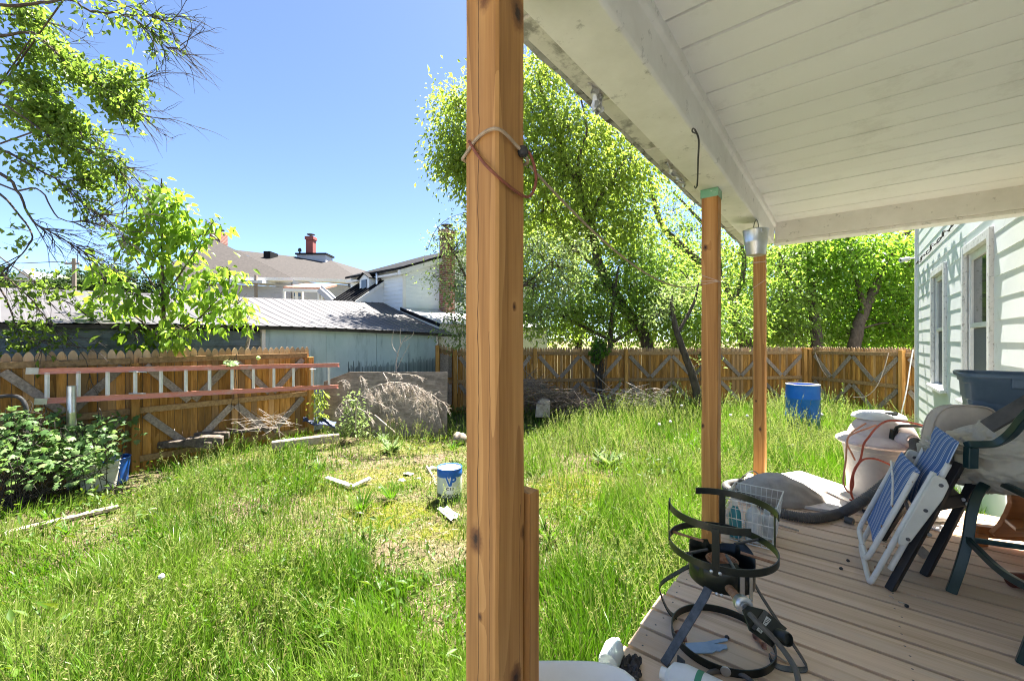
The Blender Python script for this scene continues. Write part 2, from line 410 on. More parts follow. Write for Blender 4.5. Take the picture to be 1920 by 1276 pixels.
tp.build('tape', M['tape'], p2, local=True, solid=.002).location = (-MP[0], MP[1], 0)
# beam box with a crown strip inside
bm_ = MB(); BX0, BX1 = -.35, 4.66
prof = [(.702, 2.81), (.522, 2.808), (.512, 2.818), (.508, 2.955), (.490, 2.965), (.486, 3.03), (.702, 3.03)]
def extr(mb, prof, x0, x1, k=1):
    n_ = len(prof); vs = []
    for i in range(k+1):
        x_ = x0+(x1-x0)*i/k; vs += [(x_, y, z) for y, z in prof]
    fs = [(i*n_+a, i*n_+(a+1) % n_, (i+1)*n_+(a+1) % n_, (i+1)*n_+a) for i in range(k) for a in range(n_)]
    fs += [tuple(range(n_))[::-1], tuple(range(k*n_, k*n_+n_))]; mb.add(vs, fs)
extr(bm_, prof, BX0, BX1, 12)
bm_.build('beam', M['white_trim'], porch, local=True, bevel=.004)
eb = MB(); eb.box(4.64, 4.80, WI-.02, .505, 2.835, 3.03); eb.box(4.655, 4.80, WI-.02, .52, 2.806, 2.833)
eb.build('end_beam', M['white_trim'], porch, local=True, bevel=.004)
# ribbed ceiling: boards across the porch with a groove between
c = MB(); x = -.35; pr = []
while x < 4.66:
    pr += [(x, 3.004), (x+.1625, 2.998), (x+.163, 3.055), (x+.1822, 3.055), (x+.1826, 3.004)]; x += .1832
vs = []; fs = []
for i, (a, z) in enumerate(pr):
    z += .002*math.sin(i*3.1)
    vs += [(a, .5, z), (a, WI-.03, z)]
fs = [(2*i, 2*i+2, 2*i+3, 2*i+1) for i in range(len(pr)-1)]
c.add(vs, fs); c.build('ceiling', M['soffit'], porch, local=True)
# outer eave soffit, drip edge, roof
e = MB(); x = -.35; pr = []
while x < 4.79:
    e.box(x, x+.268, .704, .800, 2.862+rng.uniform(-.005,.005), 2.875); x += .272
M['eave'] = surf('stained_eave_board', (.52,.50,.46), (.66,.64,.59), 6, rough=.6, stain=(.25,.24,.22), stain_scale=7, stain_lo=.54, stain_hi=.66, bstr=.2)
e.build('eave_soffit', M['eave'], porch, local=True, bevel=.002)
g = MB(); extr(g, [(.802, 2.864), (.824, 2.860), (.834, 2.89), (.832, 2.966), (.820, 2.970), (.802, 2.91)], -.37, 4.82, 40)
for i in range(len(g.v)):
    vv = g.v[i]; g.v[i] = (vv[0], vv[1]+.004*math.sin(vv[0]*9)+.003*math.sin(vv[0]*23), vv[2]+.003*math.sin(vv[0]*14+1))
M['drip'] = surf('worn_drip_edge', (.20,.20,.19), (.42,.41,.39), 10, rough=.6, stain=(.07,.065,.06), stain_scale=16, stain_lo=.5, stain_hi=.62)
g.build('drip_edge', M['drip'], porch, local=True)
rf = MB(); rf.hexa([(-.45,.838,2.972),(5.1,.838,2.972),(5.1,-1.09,3.35),(-.45,-1.09,3.35)], [(-.45,.838,3.0),(5.1,.838,3.0),(5.1,-1.09,3.42),(-.45,-1.09,3.42)])  # unseen ends: cut short behind to admit light, overhang added beyond to shade deck
rf.box(-.36, 4.80, -1.09, .70, 3.062, 3.08)
rf.box(4.79, 4.805, -1.09, .5, 3.035, 3.36)
M['shingle'] = surf('roof_shingle', (.10,.085,.07), (.20,.17,.15), 60, rough=.95, bstr=.4, stain=(.25,.22,.19), stain_scale=30, stain_lo=.5, stain_hi=.7)
rf.build('roof', M['shingle'], porch, local=True)

# torn plastic film in the eave
M['film'] = surf('torn_plastic_film', (.60,.60,.60), (.78,.78,.78), 8, rough=.3, bstr=.4, fine=30)
def film(pts, label, seed):
    t = MB(); r = random.Random(seed); t.grid(lambda a, b_: Vector((0,0,0)), 9, 12)
    (p00, p10, p01, p11) = [Vector(q) for q in pts]
    for jv in range(13):
        for iu in range(10):
            a, b_ = iu/9, jv/12
            p = (p00*(1-a)+p10*a)*(1-b_)+(p01*(1-a)+p11*a)*b_
            p += W(r.uniform(-.012,.012), .018*math.sin(a*14+b_*3)*(b_*.7+.3)+r.uniform(-.006,.006), r.uniform(-.012,.012))*1.0
            if jv == 12: p.z += r.uniform(0, .05)
            t.v[jv*10+iu] = tuple(p)
    o = t.build('plastic_scrap', M['film'], smooth=True, ang=80); tag(o, label, 'plastic scrap', 'plastic scraps in the eave'); return o
film([PL(1103,150,-.755), PL(1128,176,-.755), PL(1114,206,-.755), PL(1126,216,-.755)], 'torn white plastic scrap hanging in the eave beyond the broad post', 1)
film([PL(1246,303,-.755), PL(1280,338,-.755), PL(1258,325,-.755), PL(1284,352,-.755)], 'crumpled white plastic scrap in the eave close to the taped post', 2)
# black bungee cord on the beam
o = MB().tube(spline([PL(1303,243,-.507), PL(1310,262,-.502), PL(1309,300,-.52), PL(1308,335,-.60), PL(1307,349,-.62)], 8), .0042, 6)
o.tube(spline([PL(1303,243,-.507), PL(1299,241,-.50), PL(1298,247,-.50), PL(1304,250,-.50)], 4), .003, 6)
o.tube(spline([PL(1307,349,-.62), PL(1304,353,-.62), PL(1302,349,-.62)], 4), .003, 6)
tag(o.build('bungee_cord', M['rubber'], smooth=True), 'black bungee cord hooked across the white beam', 'cord')
# clothes line round the near post, sagging to the second post
M['cord'] = surf('weathered_cord', (.28,.21,.14), (.42,.33,.23), 60, rough=.9, bstr=.4, fine=200)
M['cord_red'] = surf('red_brown_cord', (.16,.045,.025), (.26,.09,.05), 60, rough=.7)
t = thing('clothes_line', 'thin frayed clothes line knotted round the broad post and slack between posts', 'line', W(NP[0], NP[1], 2.3))
h = .0535
def npz(a, b_, z): return W(NP[0]+a*h, NP[1]+b_*h, z)
m1 = MB().tube(spline([npz(-1,-1,2.30), npz(-1.02,0,2.335), npz(-1.03,1.02,2.335), npz(0,1.06,2.325), npz(1.0,1.05,2.30), npz(1.05,0,2.30), npz(1,-1.05,2.295), npz(0,-1.05,2.297), npz(-1,-1,2.30)], 8), .0038, 7)
m1.build('cord_loop', M['cord'], t, smooth=True)
m2 = MB().tube(spline([npz(-1.05,-.55,2.333), npz(-1.07,.1,2.285), npz(-1.09,.9,2.24), npz(.3,1.09,2.215), npz(1.05,1.15,2.22), npz(1.2,1.35,2.26), npz(.95,1.25,2.31), npz(.5,1.1,2.325)], 8), .0036, 7)
m2.build('cord_tail', M['cord_red'], t, smooth=True)
kn = MB().lathe([(.001,-.014),(.010,-.010),(.013,0),(.010,.010),(.001,.014)], npz(.55,1.12,2.315), 10)
kn.build('knot', M['rubber'], t, smooth=True)
a_, z_ = npz(.9,1.25,2.285), W(MP[0], MP[1]-.048, 2.235)
pts = []
for i in range(41):
    q = i/40; p = a_.lerp(z_, q); p.z -= .42*q*(1-q)*1.1; pts.append(p)
ln_ = MB().tube(pts, .0034, 6); ln_.build('sagging_line', M['cord'], t, smooth=True)
def wrap(u, v, s, zs, r=.0022):
    q = s/2+.003; c4 = [(-1,-1),(-1,1),(1,1),(1,-1)]
    return [W(u+c4[i % 4][0]*q, v+c4[i % 4][1]*q, z) for i, z in enumerate(zs)]
M['string'] = surf('pinkish_string', (.50,.36,.27), (.62,.47,.36), 60, rough=.9)
s1 = MB().tube(wrap(MP[0], MP[1], .093, [2.285,2.24,2.24,2.255,2.225,2.235,2.24,2.235,2.245,2.24]), .0022, 6)
tag(s1.build('string_wrap', M['string']), 'thin pinkish string wound round the taped post', 'string', 'string windings on posts')
s2 = MB().tube(wrap(FP[0], FP[1], .093, [2.585,2.58,2.59,2.58,2.575,2.585,2.50,2.42,2.35,2.42,2.40,2.36]), .0026, 6)
pass
tag(s2.build('string_wrap', M['string']), 'pale string wound round the post below the hanging bucket', 'string', 'string windings on posts')
# hanging bucket on the beam corner
bc = P(1417, 455, 3.2)
t = thing('hanging_bucket', 'small galvanised bucket hanging at the corner of the white beam', 'bucket', (bc.x, bc.y, bc.z-.11))
bk = MB()
pr = [(a*.885, z*.885) for a, z in [(0,-.108),(.070,-.108),(.072,-.110),(.0745,-.102),(.088,0),(.0895,.004),(.0885,.012),(.0995,.098),(.1015,.104),(.104,.108),(.101,.111),(.097,.106),(.085,0),(.069,-.098),(0,-.098)]]
bk.lathe(pr, bc, 36); bk.build('bucket_shell', M['galv'], t, smooth=True)
hd = MB(); pts = [bc+Vector((.088*math.cos(a)*.30, .088*math.cos(a)*.9, .090+.085*math.sin(a))) for a in [math.pi*i/14 for i in range(15)]]
hd.tube(pts, .0028, 6); hd.build('handle', M['worn_steel'], t, smooth=True)
er = MB().box(bc.x-.012, bc.x+.012, bc.y-.096, bc.y-.088, bc.z+.06, bc.z+.09); er.build('ear', M['galv'], t, bevel=.002)

# ---------------------------------------------------------------- the house whose wall closes the porch
house = thing('clapboard_house', 'white clapboard house wall along the porch with two sash windows', 'house', (0,0,0), A)
HV = -1.10; HE = 10.9; HT = 6.2
wins = [(5.874, 6.88), (8.09, 9.05)]; WZ0, WZ1 = 1.233, 2.85
s = MB(); z = -.135
def lap(x0, x1, z, h=.2):
    k = max(1, int((x1-x0)/.25)); s.var = rng.random()
    for i in range(k):
        a, b_ = x0+(x1-x0)*i/k, x0+(x1-x0)*(i+1)/k
        wa = .0006*math.sin(a*3+z*9)+.0004*math.sin(a*8+z*31); wb = .0006*math.sin(b_*3+z*9)+.0004*math.sin(b_*8+z*31)
        s.add([(a,HV+.0065+wa,z),(b_,HV+.0065+wb,z),(b_,HV+.002,z+h),(a,HV+.002,z+h),(a,HV,z),(b_,HV,z)], [(1,0,3,2),(0,1,5,4)])
while z < HT:
    z1 = z+.2; cuts = [-3.0]
    for w0, w1 in wins:
        if z1 > WZ0-.09 and z < WZ1+.10: cuts += [w0-.09, w1+.09]
    cuts.append(HE)
    for i in range(0, len(cuts), 2): lap(cuts[i], cuts[i+1], z)
    z = z1
s.build('siding', M['siding'], house, local=True)
bd = MB(); bd.box(-3, HE-.002, HV-6, HV-.002, -.1, HT)
# openings are recessed boxes, so the body is only a backing shell
bd.v = []; bd.f = []; bd.a = []
bd.box(-3, HE-.002, HV-6, HV-.16, -.1, HT)
xs = [-3]+[q for w_ in wins for q in w_]+[HE-.004]
for i in range(0, len(xs), 2): bd.box(xs[i], xs[i+1], HV-.16, HV-.001, -.1, HT)
for w0, w1 in wins:
    bd.box(w0, w1, HV-.16, HV-.001, -.1, WZ0-.004); bd.box(w0, w1, HV-.16, HV-.001, WZ1+.004, HT)
bd.build('wall', M['siding'], house, local=True)
cb = MB(); cb.box(HE-.06, HE+.012, HV-.05, HV+.034, -.1, HT); cb.build('corner_board', M['white_paint'], house, local=True, bevel=.003)
hr = MB(); hr.hexa([(-3.1,HV+.05,HT),(HE+.1,HV+.05,HT),(HE+.1,HV-6.1,HT),(-3.1,HV-6.1,HT)], [(-3.1,HV-2.9,HT+1.8),(HE+.1,HV-2.9,HT+1.8),(HE+.1,HV-3.1,HT+1.8),(-3.1,HV-3.1,HT+1.8)])
hr.build('roof', M['shingle'], house, local=True)
M['old_frame'] = surf('peeling_window_paint', (.58,.58,.56), (.74,.74,.71), 8, (1,1,.4), .6, stain=(.25,.24,.22), stain_scale=24, stain_lo=.55, stain_hi=.68, bstr=.4, fine=50)
M['screen'] = surf('grey_insect_screen', (.10,.105,.11), (.16,.165,.17), 90, rough=.9, bstr=.1)
for w0, w1 in wins:
    f = MB()
    f.box(w0-.085, w0, HV-.02, HV+.036, WZ0-.02, WZ1+.09); f.box(w1, w1+.085, HV-.02, HV+.036, WZ0-.02, WZ1+.09)
    f.box(w0, w1, HV-.02, HV+.034, WZ1, WZ1+.09)
    fo = f.build('window', M['old_frame'], house, local=True, bevel=.003)
    si = MB(); si.hexa([(w0-.10,HV-.03,WZ0-.06),(w1+.10,HV-.03,WZ0-.06),(w1+.10,HV+.075,WZ0-.075),(w0-.10,HV+.075,WZ0-.075)], [(w0-.10,HV-.03,WZ0),(w1+.10,HV-.03,WZ0),(w1+.10,HV+.075,WZ0-.03),(w0-.10,HV+.075,WZ0-.03)])
    si.build('sill', M['old_frame'], fo, local=True, bevel=.004)
    sa = MB(); zm = (WZ0+WZ1)/2
    for (za, zb, yb) in ((zm-.02, WZ1-.03, -.05), (WZ0+.003, zm+.025, -.085)):
        y0, y1 = HV+yb, HV+yb+.03
        sa.box(w0+.02, w0+.075, y0, y1, za, zb); sa.box(w1-.075, w1-.02, y0, y1, za, zb)
        sa.box(w0+.075, w1-.075, y0, y1, zb-.05, zb); sa.box(w0+.075, w1-.075, y0, y1, za, za+.05)
    sa.box(w0, w0+.02, HV-.12, HV-.021, WZ0, WZ1); sa.box(w1-.02, w1, HV-.12, HV-.021, WZ0, WZ1); sa.box(w0+.02, w1-.02, HV-.12, HV-.021, WZ1-.03, WZ1)
    sa.build('sash', M['white_plastic'], fo, local=True, bevel=.003)
    gl = MB(); gl.box(w0+.07, w1-.07, HV-.045, HV-.04, zm+.02, WZ1-.07); gl.box(w0+.07, w1-.07, HV-.082, HV-.078, WZ0+.05, zm-.01); gl.build('pane', M['glass'], fo, local=True)
    sc_ = MB(); sc_.box(w0+.03, w1-.03, HV-.050, HV-.047, WZ0+.01, zm-.03); sc_.build('insect_screen', M['screen'], fo, local=True)
# camera on the corner, loose cable on the siding
t = thing('security_camera', 'small white bullet security camera on the house corner', 'camera', W(HE-.02, -HV-.12, 3.45))
cc = W(HE-.02, -HV-.16, 3.43); dd = (W(0,-.9,-.2)-W(0,0,0)+W(-.45,0,0)).normalized()
q = dd.to_track_quat('Z', 'Y').to_matrix()
MB().lathe([(0,-.06),(.035,-.06),(.04,-.05),(.04,.06),(.045,.065),(.045,.09),(.036,.09),(.034,.075),(0,.075)], cc, 20, M=q).build('camera_body', M['white_plastic'], t, smooth=True)
MB().lathe([(0,.078),(.022,.079),(.024,.076)], cc, 16, M=q).build('lens', M['black_steel'], t, smooth=True)
MB().tube([W(HE-.02,-HV-.02,3.44), W(HE-.02,-HV-.08,3.44), cc], .014, 8).build('bracket', M['white_plastic'], t, smooth=True)
cbl = MB()
for dz_, ph in ((0, 0), (.03, 1.2)):
    pts = [W(10.75-(10.75-7.2)*i/50, -HV-.032+.012*math.sin(i*.9+ph), 3.30+dz_*math.sin(i*.5+ph)+.008*math.sin(i*1.3)+.02*i/50) for i in range(51)]
    cbl.tube(pts, .007, 5)
tag(cbl.build('loose_cable', M['rubber'], smooth=True), 'loose twisted black cable strung along the white siding', 'cable')

# unseen pale slab added behind the camera to bounce light into the porch
pw = MB(); pw.prism([W(-1.0,-2.6,.02), W(-1.0,1.0,.02), W(-6,1.0,.02), W(-6,-2.6,.02)], (0,0,.05))
pw.build('path', surf('bounce_slab_concrete', (.42,.40,.37), (.55,.53,.49), 8, rough=.9, bstr=.2), bevel=.01)['kind'] = 'structure'
# ---------------------------------------------------------------- board fences with zig-zag braces
def fence(name, label, posts, ztop, side, pw=.092, h=1.80, rails=(1.64, .92, .22), brace=True, post_h=1.76, gap=.005, tip=.07, skip=(), seed=1, big=()):
    """posts: world xy points; boards stand behind the posts, rails and braces on the camera side (side = +1/-1)"""
    r = random.Random(seed); p0 = posts[0]
    root = thing(name, label, 'fence', (p0[0], p0[1], 0))
    off = 0
    for i, p in enumerate(posts):
        mb = MB(); mb.var = r.random(); q = posts[min(i+1, len(posts)-1)]; q0 = posts[max(i-1, 0)]
        d = (Vector((q[0],q[1],0))-Vector((q0[0],q0[1],0))).normalized(); n = Vector((-d.y, d.x, 0))*side
        w_ = .13 if i in big else .045; c = Vector((p[0],p[1],0))+n*.0
        a = [c-d*w_-n*.045, c+d*w_-n*.045, c+d*w_+n*.045, c-d*w_+n*.045]; zt = ztop(i)-(h-post_h)
        mb.hexa([(v.x,v.y,-.1) for v in a], [(v.x,v.y,zt) for v in a])
        mb.build('post', M['fence_post'], root, bevel=.006)
    for i in range(len(posts)-1):
        a = Vector((posts[i][0],posts[i][1],0)); b_ = Vector((posts[i+1][0],posts[i+1][1],0)); ln = (b_-a).length; d = (b_-a)/ln; n = Vector((-d.y,d.x,0))*side
        zt0, zt1 = ztop(i), ztop(i+1)
        mb = MB(); s = 0; th = .016
        while s < ln-.01:
            mb.var = r.random(); w_ = min(pw*r.uniform(.93,1.05), ln-s); zt = zt0+(zt1-zt0)*s/ln+r.uniform(-.014,.014)
            zb = zt-h+r.uniform(-.02,.02); tl = r.uniform(-.004,.004); bk_ = -.062+r.uniform(-.003,.003)
            if (i, int(s/pw)) not in skip:
                x0, x1 = s+gap*.5, s+w_-gap*.5; xm = (x0+x1)/2; hw = (x1-x0)/2
                out = [(x0,zb),(x1,zb),(x1+tl,zt-tip),(xm+hw*.72+tl,zt-tip*.5),(xm+hw*.3+tl,zt-tip*.08),(xm+tl,zt),(xm-hw*.3+tl,zt-tip*.08),(xm-hw*.72+tl,zt-tip*.5),(x0+tl,zt-tip)]
                pts = [a+d*x+n*bk_+Vector((0,0,z)) for x, z in out]
                mb.prism(pts, -n*th*side if False else -n*th)
            s += w_
        mb.build('picket_panel', M['picket'], root)
        for k, rz in enumerate(rails):
            mb = MB(); mb.var = r.random(); wb = r.uniform(-.012,.012)
            pa = a+d*.046+n*-.040+Vector((0,0,zt0-h+rz)); pb = b_-d*.046+n*-.040+Vector((0,0,zt1-h+rz+wb))
            mb.bar(pa, pb, .038, .085, up=(0,0,1)); mb.build('rail', M['rail_wood'], root, bevel=.003)
        if brace:
            for k in range(len(rails)-1):
                zu, zl = rails[k]-.045, rails[k+1]+.045
                for m_ in range(4):
                    x0, x1 = .09+(ln-.18)*m_/4, .09+(ln-.18)*(m_+1)/4
                    za, zb = (zu, zl) if m_ % 2 == 0 else (zl, zu)
                    ta = zt0+(zt1-zt0)*x0/ln-h; tb = zt0+(zt1-zt0)*x1/ln-h
                    pa = a+d*(x0+.03)+n*-.045+Vector((0,0,ta+za+(-.03 if za > zb else .03))); pb = b_*0+a+d*(x1-.03)+n*-.045+Vector((0,0,tb+zb+(.03 if za > zb else -.03)))
                    mb = MB(); mb.var = r.random(); mb.bar(pa, pb, .022, .098, up=(0,0,1)); mb.build('brace', M['grey_wood'], root, bevel=.002)
    return root
# left fence, parallel to the porch
LV = -7.90
lp = [W(u, LV, 0) for u in (-3.19, -.75, 1.27+.0, 3.71)]
u2 = PL(253, 700, LV); u3 = PL(582, 700, LV)
ub = UX*u2.x+UY*u2.y; uc = UX*u3.x+UY*u3.y
lp = [W(ub-4.88, LV, 0), W(ub-2.44, LV, 0), W(ub, LV, 0), W(uc, LV, 0)]
fence('picket_fence', 'orange picket fence with grey zig-zag braces behind the pink ladder', [(p.x,p.y) for p in lp], lambda i: (1.70,1.725,1.75,1.765)[i], -1, seed=3, pw=.094, skip={(1,22),(1,25)}, post_h=1.60)
# back fence
bp = [P(820,640,10.45), P(853,640,10.6), P(1003,640,10.95), P(1174,640,11.2), P(1345,640,11.55), P(1513,640,11.9)]
fence('picket_fence', 'long orange picket fence with grey zig-zag braces under the trees', [(p.x,p.y) for p in bp], lambda i: (1.80,1.70,1.70,1.69,1.69,1.70)[i], -1, seed=5, post_h=1.76, brace=True, big=(5,), pw=.07)
rp = [P(1518,640,11.83), P(1691,640,9.25), (8.92, 6.9, 0)]
fence('picket_fence', 'short orange picket fence running from the blue barrel to the white house', [(p[0],p[1]) for p in rp], lambda i: (1.70,1.72,1.72)[i], -1, seed=8, post_h=1.74, pw=.07)

# ---------------------------------------------------------------- long shed behind the left fence
SV = -8.60
shed = thing('metal_roof_shed', 'long low shed with ribbed metal roof and blue-grey painted board wall', 'shed', W(3, SV, 0))
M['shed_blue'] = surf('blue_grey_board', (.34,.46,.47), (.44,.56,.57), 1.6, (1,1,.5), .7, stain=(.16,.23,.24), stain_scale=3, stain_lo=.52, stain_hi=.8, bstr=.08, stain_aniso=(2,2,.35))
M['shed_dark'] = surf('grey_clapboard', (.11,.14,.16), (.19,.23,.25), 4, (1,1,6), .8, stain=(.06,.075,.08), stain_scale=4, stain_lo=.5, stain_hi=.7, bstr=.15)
M['peel'] = surf('peeled_black_base', (.02,.03,.03), (.07,.10,.10), 40, rough=.9)
M['metal_roof'] = surf('ribbed_metal_roof', (.058,.055,.055), (.085,.081,.082), 1.2, rough=.55, metal=0, bstr=.04, stain=(.075,.060,.056), stain_scale=.9, stain_lo=.5, stain_hi=.85)
M['dark_gap'] = surf('dark_eave_board', (.03,.03,.03), (.07,.065,.06), 10, rough=.9)
UE = 7.47
def ez(u): return 2.09+.055*math.exp(-((u-3.2)/2.6)**2)-.006*max(0, u-5)**2
mb = MB(); cuts = [3.22, 4.41, 5.63, 6.55, UE]
for i in range(4):
    a, b_ = cuts[i]+.004, cuts[i+1]-.004
    mb.var = rng.random(); o_ = (0, .006, .002, .004)[i]
    mb.hexa([W(a,SV-o_,0), W(b_,SV-o_,0), W(b_,SV-.1,0), W(a,SV-.1,0)], [W(a,SV-o_,ez(a)-.03), W(b_,SV-o_,ez(b_)-.03), W(b_,SV-.1,ez(b_)-.03), W(a,SV-.1,ez(a)-.03)])
mb.build('wall', M['shed_blue'], shed)
mb = MB(); r = random.Random(2); a = 4.9
while a < UE-.02:       # ragged peeled paint strip at the foot of the boards
    hh = 1.25+.16*r.random()**2+(.05 if a > 6.2 else .0); w_ = r.uniform(.008,.03)
    mb.add([W(a,SV+.004,0), W(a+w_,SV+.004,0), W(a+w_*.7,SV+.004,hh), W(a+w_*.3,SV+.004,hh+.02)], [(0,1,2,3)]); a += w_*r.uniform(.9,1.5)
mb.build('peeled_base', M['peel'], shed)
mb = MB(); z = 0
while z < 2.05:
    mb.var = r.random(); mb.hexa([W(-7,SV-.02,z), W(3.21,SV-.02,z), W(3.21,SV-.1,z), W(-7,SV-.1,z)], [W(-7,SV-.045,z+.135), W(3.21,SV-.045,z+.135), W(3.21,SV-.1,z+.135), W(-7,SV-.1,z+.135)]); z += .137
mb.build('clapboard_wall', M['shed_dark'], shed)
mb = MB()
for u in (UE,): mb.hexa([W(u,SV+.02,0), W(u+.05,SV+.02,0), W(u+.05,SV-.1,0), W(u,SV-.1,0)], [W(u,SV+.02,2.02), W(u+.05,SV+.02,2.02), W(u+.05,SV-.1,2.02), W(u,SV-.1,2.02)])
mb.build('corner_board', M['white_trim'], shed); mb = MB()
mb.hexa([W(3.15,SV+.02,0), W(3.215,SV+.02,0), W(3.215,SV-.1,0), W(3.15,SV-.1,0)], [W(3.15,SV+.02,2.1), W(3.215,SV+.02,2.1), W(3.215,SV-.1,2.1), W(3.15,SV-.1,2.1)])
mb.build('corner_board', M['white_trim'], shed)
RV = -11.7
def rz(u): return 2.84+(u-.68)*.038
mb = MB(); n_ = 0; u = -8.0; pr = []
while u < 7.85:
    pr += [(u,0),(u+.085,0),(u+.10,.010),(u+.125,.010),(u+.14,0),(u+.225,0)]; u += .226
rows = 10; vs = []
for jx in range(rows+1):
    q = jx/rows
    for (uu, dz) in pr: vs.append(W(uu, SV+.17+(RV-SV-.17)*q, (ez(uu)+.01)*(1-q)+rz(uu)*q+dz-.05*math.sin(math.pi*q)*.6))
k = len(pr); mb.add(vs, [(jx*k+i, jx*k+i+1, (jx+1)*k+i+1, (jx+1)*k+i) for jx in range(rows) for i in range(k-1)])
mb.build('roof', M['metal_roof'], shed)
mb = MB(); mb.add([W(-8,RV,rz(-8)), W(7.85,RV,rz(7.85)), W(7.85,RV-3.2,2.0), W(-8,RV-3.2,2.0)], [(0,1,2,3)])
mb.build('rear_roof', M['metal_roof'], shed, solid=.02)
mb = MB(); u = -7.9
while u < 7.8:
    mb.hexa([W(u,SV+.12,ez(u)-.06), W(u+.5,SV+.12,ez(u+.5)-.06), W(u+.5,SV-.09,ez(u+.5)-.05), W(u,SV-.09,ez(u)-.05)], [W(u,SV+.12,ez(u)-.006), W(u+.5,SV+.12,ez(u+.5)-.006), W(u+.5,SV-.09,ez(u+.5)+.02), W(u,SV-.09,ez(u)+.02)]); u += .5
mb.build('eave_board', M['dark_gap'], shed)
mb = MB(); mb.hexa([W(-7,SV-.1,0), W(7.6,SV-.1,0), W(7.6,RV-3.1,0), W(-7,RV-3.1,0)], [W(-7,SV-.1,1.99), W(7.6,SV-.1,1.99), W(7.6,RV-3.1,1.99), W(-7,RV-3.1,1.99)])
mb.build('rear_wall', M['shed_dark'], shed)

# ---------------------------------------------------------------- white gabled house with chimney, right behind the shed
gh = thing('gabled_house', 'white clapboard gable house with tall brick chimney behind the shed', 'house', W(10, -11, 0))
GU0, GV = 7.9, -10.66
def lapwall(mb, p0, p1, z0, ztop, n, h=.13, lip=.02):
    """lapped boards from p0 to p1 (xy), up to ztop(t); n = outward normal"""
    p0 = Vector((p0[0],p0[1],0)); p1 = Vector((p1[0],p1[1],0)); n = Vector((n[0],n[1],0)).normalized(); z = z0; K = 24
    while z < max(ztop(0), ztop(.5), ztop(1)):
        ts = [t/K for t in range(K+1) if ztop(t/K) > z+.005]
        if len(ts) >= 2:
            a, b_ = ts[0], ts[-1]; A0 = p0.lerp(p1, a); B0 = p0.lerp(p1, b_); zt = lambda t: min(z+h, max(ztop(t), z))
            q = [A0+n*lip+Vector((0,0,z)), B0+n*lip+Vector((0,0,z)), B0+n*.002+Vector((0,0,zt(b_) if zt(b_) > z else z+h*.5)), A0+n*.002+Vector((0,0,zt(a) if zt(a) > z else z+h*.5))]
            mb.add(q+[A0+Vector((0,0,z)), B0+Vector((0,0,z))], [(0,1,2,3),(1,0,4,5)])
        z += h
slope = .37
GW = 3.3
def gz(t): u = GU0+t*2*GW; return 4.10+slope*(GW-abs(u-GU0-GW))
mb = MB(); a, b_ = W(GU0,GV,0), W(GU0+2*GW,GV,0)
lapwall(mb, a, b_, 1.5, gz, W(0,1,0))
c = W(GU0,GV-3,0); lapwall(mb, c, a, 1.5, lambda t: 4.10, W(-1,0,0))
mb.build('siding', M['siding'], gh)
core = MB(); core.hexa([W(GU0+.003,GV-.003,0), W(GU0+2*GW,GV-.003,0), W(GU0+2*GW,GV-3,0), W(GU0+.003,GV-3,0)], [W(GU0+.003,GV-.003,4.04), W(GU0+2*GW,GV-.003,4.04), W(GU0+2*GW,GV-3,4.04), W(GU0+.003,GV-3,4.04)])
pk = 4.10+slope*GW
core.prism([W(GU0,GV-.003,4.04), W(GU0+2*GW,GV-.003,4.04), W(GU0+GW,GV-.003,pk)], W(0,-2.9,0))
core.build('wall', M['siding'], gh)
M['black_roof'] = surf('black_metal_roof', (.008,.008,.009), (.018,.018,.020), 3, rough=.8, metal=0, spec=.1, bstr=.03)
rf = MB()
for sgn in (-1, 1):
    e0 = GU0+GW+sgn*(GW+.22); ze = 4.10-slope*.22
    rf.prism([W(e0,GV+.18,ze+.02), W(GU0+GW,GV+.18,pk+.02), W(GU0+GW,GV-3,pk+.02), W(e0,GV-3,ze+.02)], (0,0,.07))
rf.build('roof', M['black_roof'], gh)
tr = MB()
for sgn in (-1, 1):
    e0 = GU0+GW+sgn*(GW+.20); ze = 4.10-slope*.20
    tr.hexa([W(e0,GV+.16,ze-.14), W(GU0+GW,GV+.16,pk-.14), W(GU0+GW,GV+.02,pk-.14), W(e0,GV+.02,ze-.14)], [W(e0,GV+.16,ze+.015), W(GU0+GW,GV+.16,pk+.015), W(GU0+GW,GV+.02,pk+.015), W(e0,GV+.02,ze+.015)])
tr.hexa([W(GU0-.2,GV+.0,3.90), W(GU0-.02,GV,3.90), W(GU0-.02,GV-3,3.90), W(GU0-.2,GV-3,3.90)], [W(GU0-.2,GV,3.96), W(GU0-.02,GV,4.0), W(GU0-.02,GV-3,4.0), W(GU0-.2,GV-3,3.96)])
tr.hexa([W(GU0-.02,GV+.03,1.5), W(GU0+.10,GV+.03,1.5), W(GU0+.10,GV,1.5), W(GU0-.02,GV,1.5)], [W(GU0-.02,GV+.03,3.95), W(GU0+.10,GV+.03,3.95), W(GU0+.10,GV,3.95), W(GU0-.02,GV,3.95)])
tr.build('trim', M['white_paint'], gh)
ch = MB(); pc = PL(838,500,GV+.2); uc_ = UX*pc.x+UY*pc.y
ch.hexa([W(uc_-.18,GV+.35,0), W(uc_+.22,GV+.35,0), W(uc_+.22,GV+.024,0), W(uc_-.18,GV+.024,0)], [W(uc_-.18,GV+.35,5.45), W(uc_+.22,GV+.35,5.45), W(uc_+.22,GV+.024,5.45), W(uc_-.18,GV+.024,5.45)])
ch.hexa([W(uc_-.23,GV+.40,5.451), W(uc_+.27,GV+.40,5.451), W(uc_+.27,GV-.02,5.451), W(uc_-.23,GV-.02,5.451)], [W(uc_-.21,GV+.38,5.60), W(uc_+.25,GV+.38,5.60), W(uc_+.25,GV,5.60), W(uc_-.21,GV,5.60)])
co_ = ch.build('chimney', M['brick'], gh)
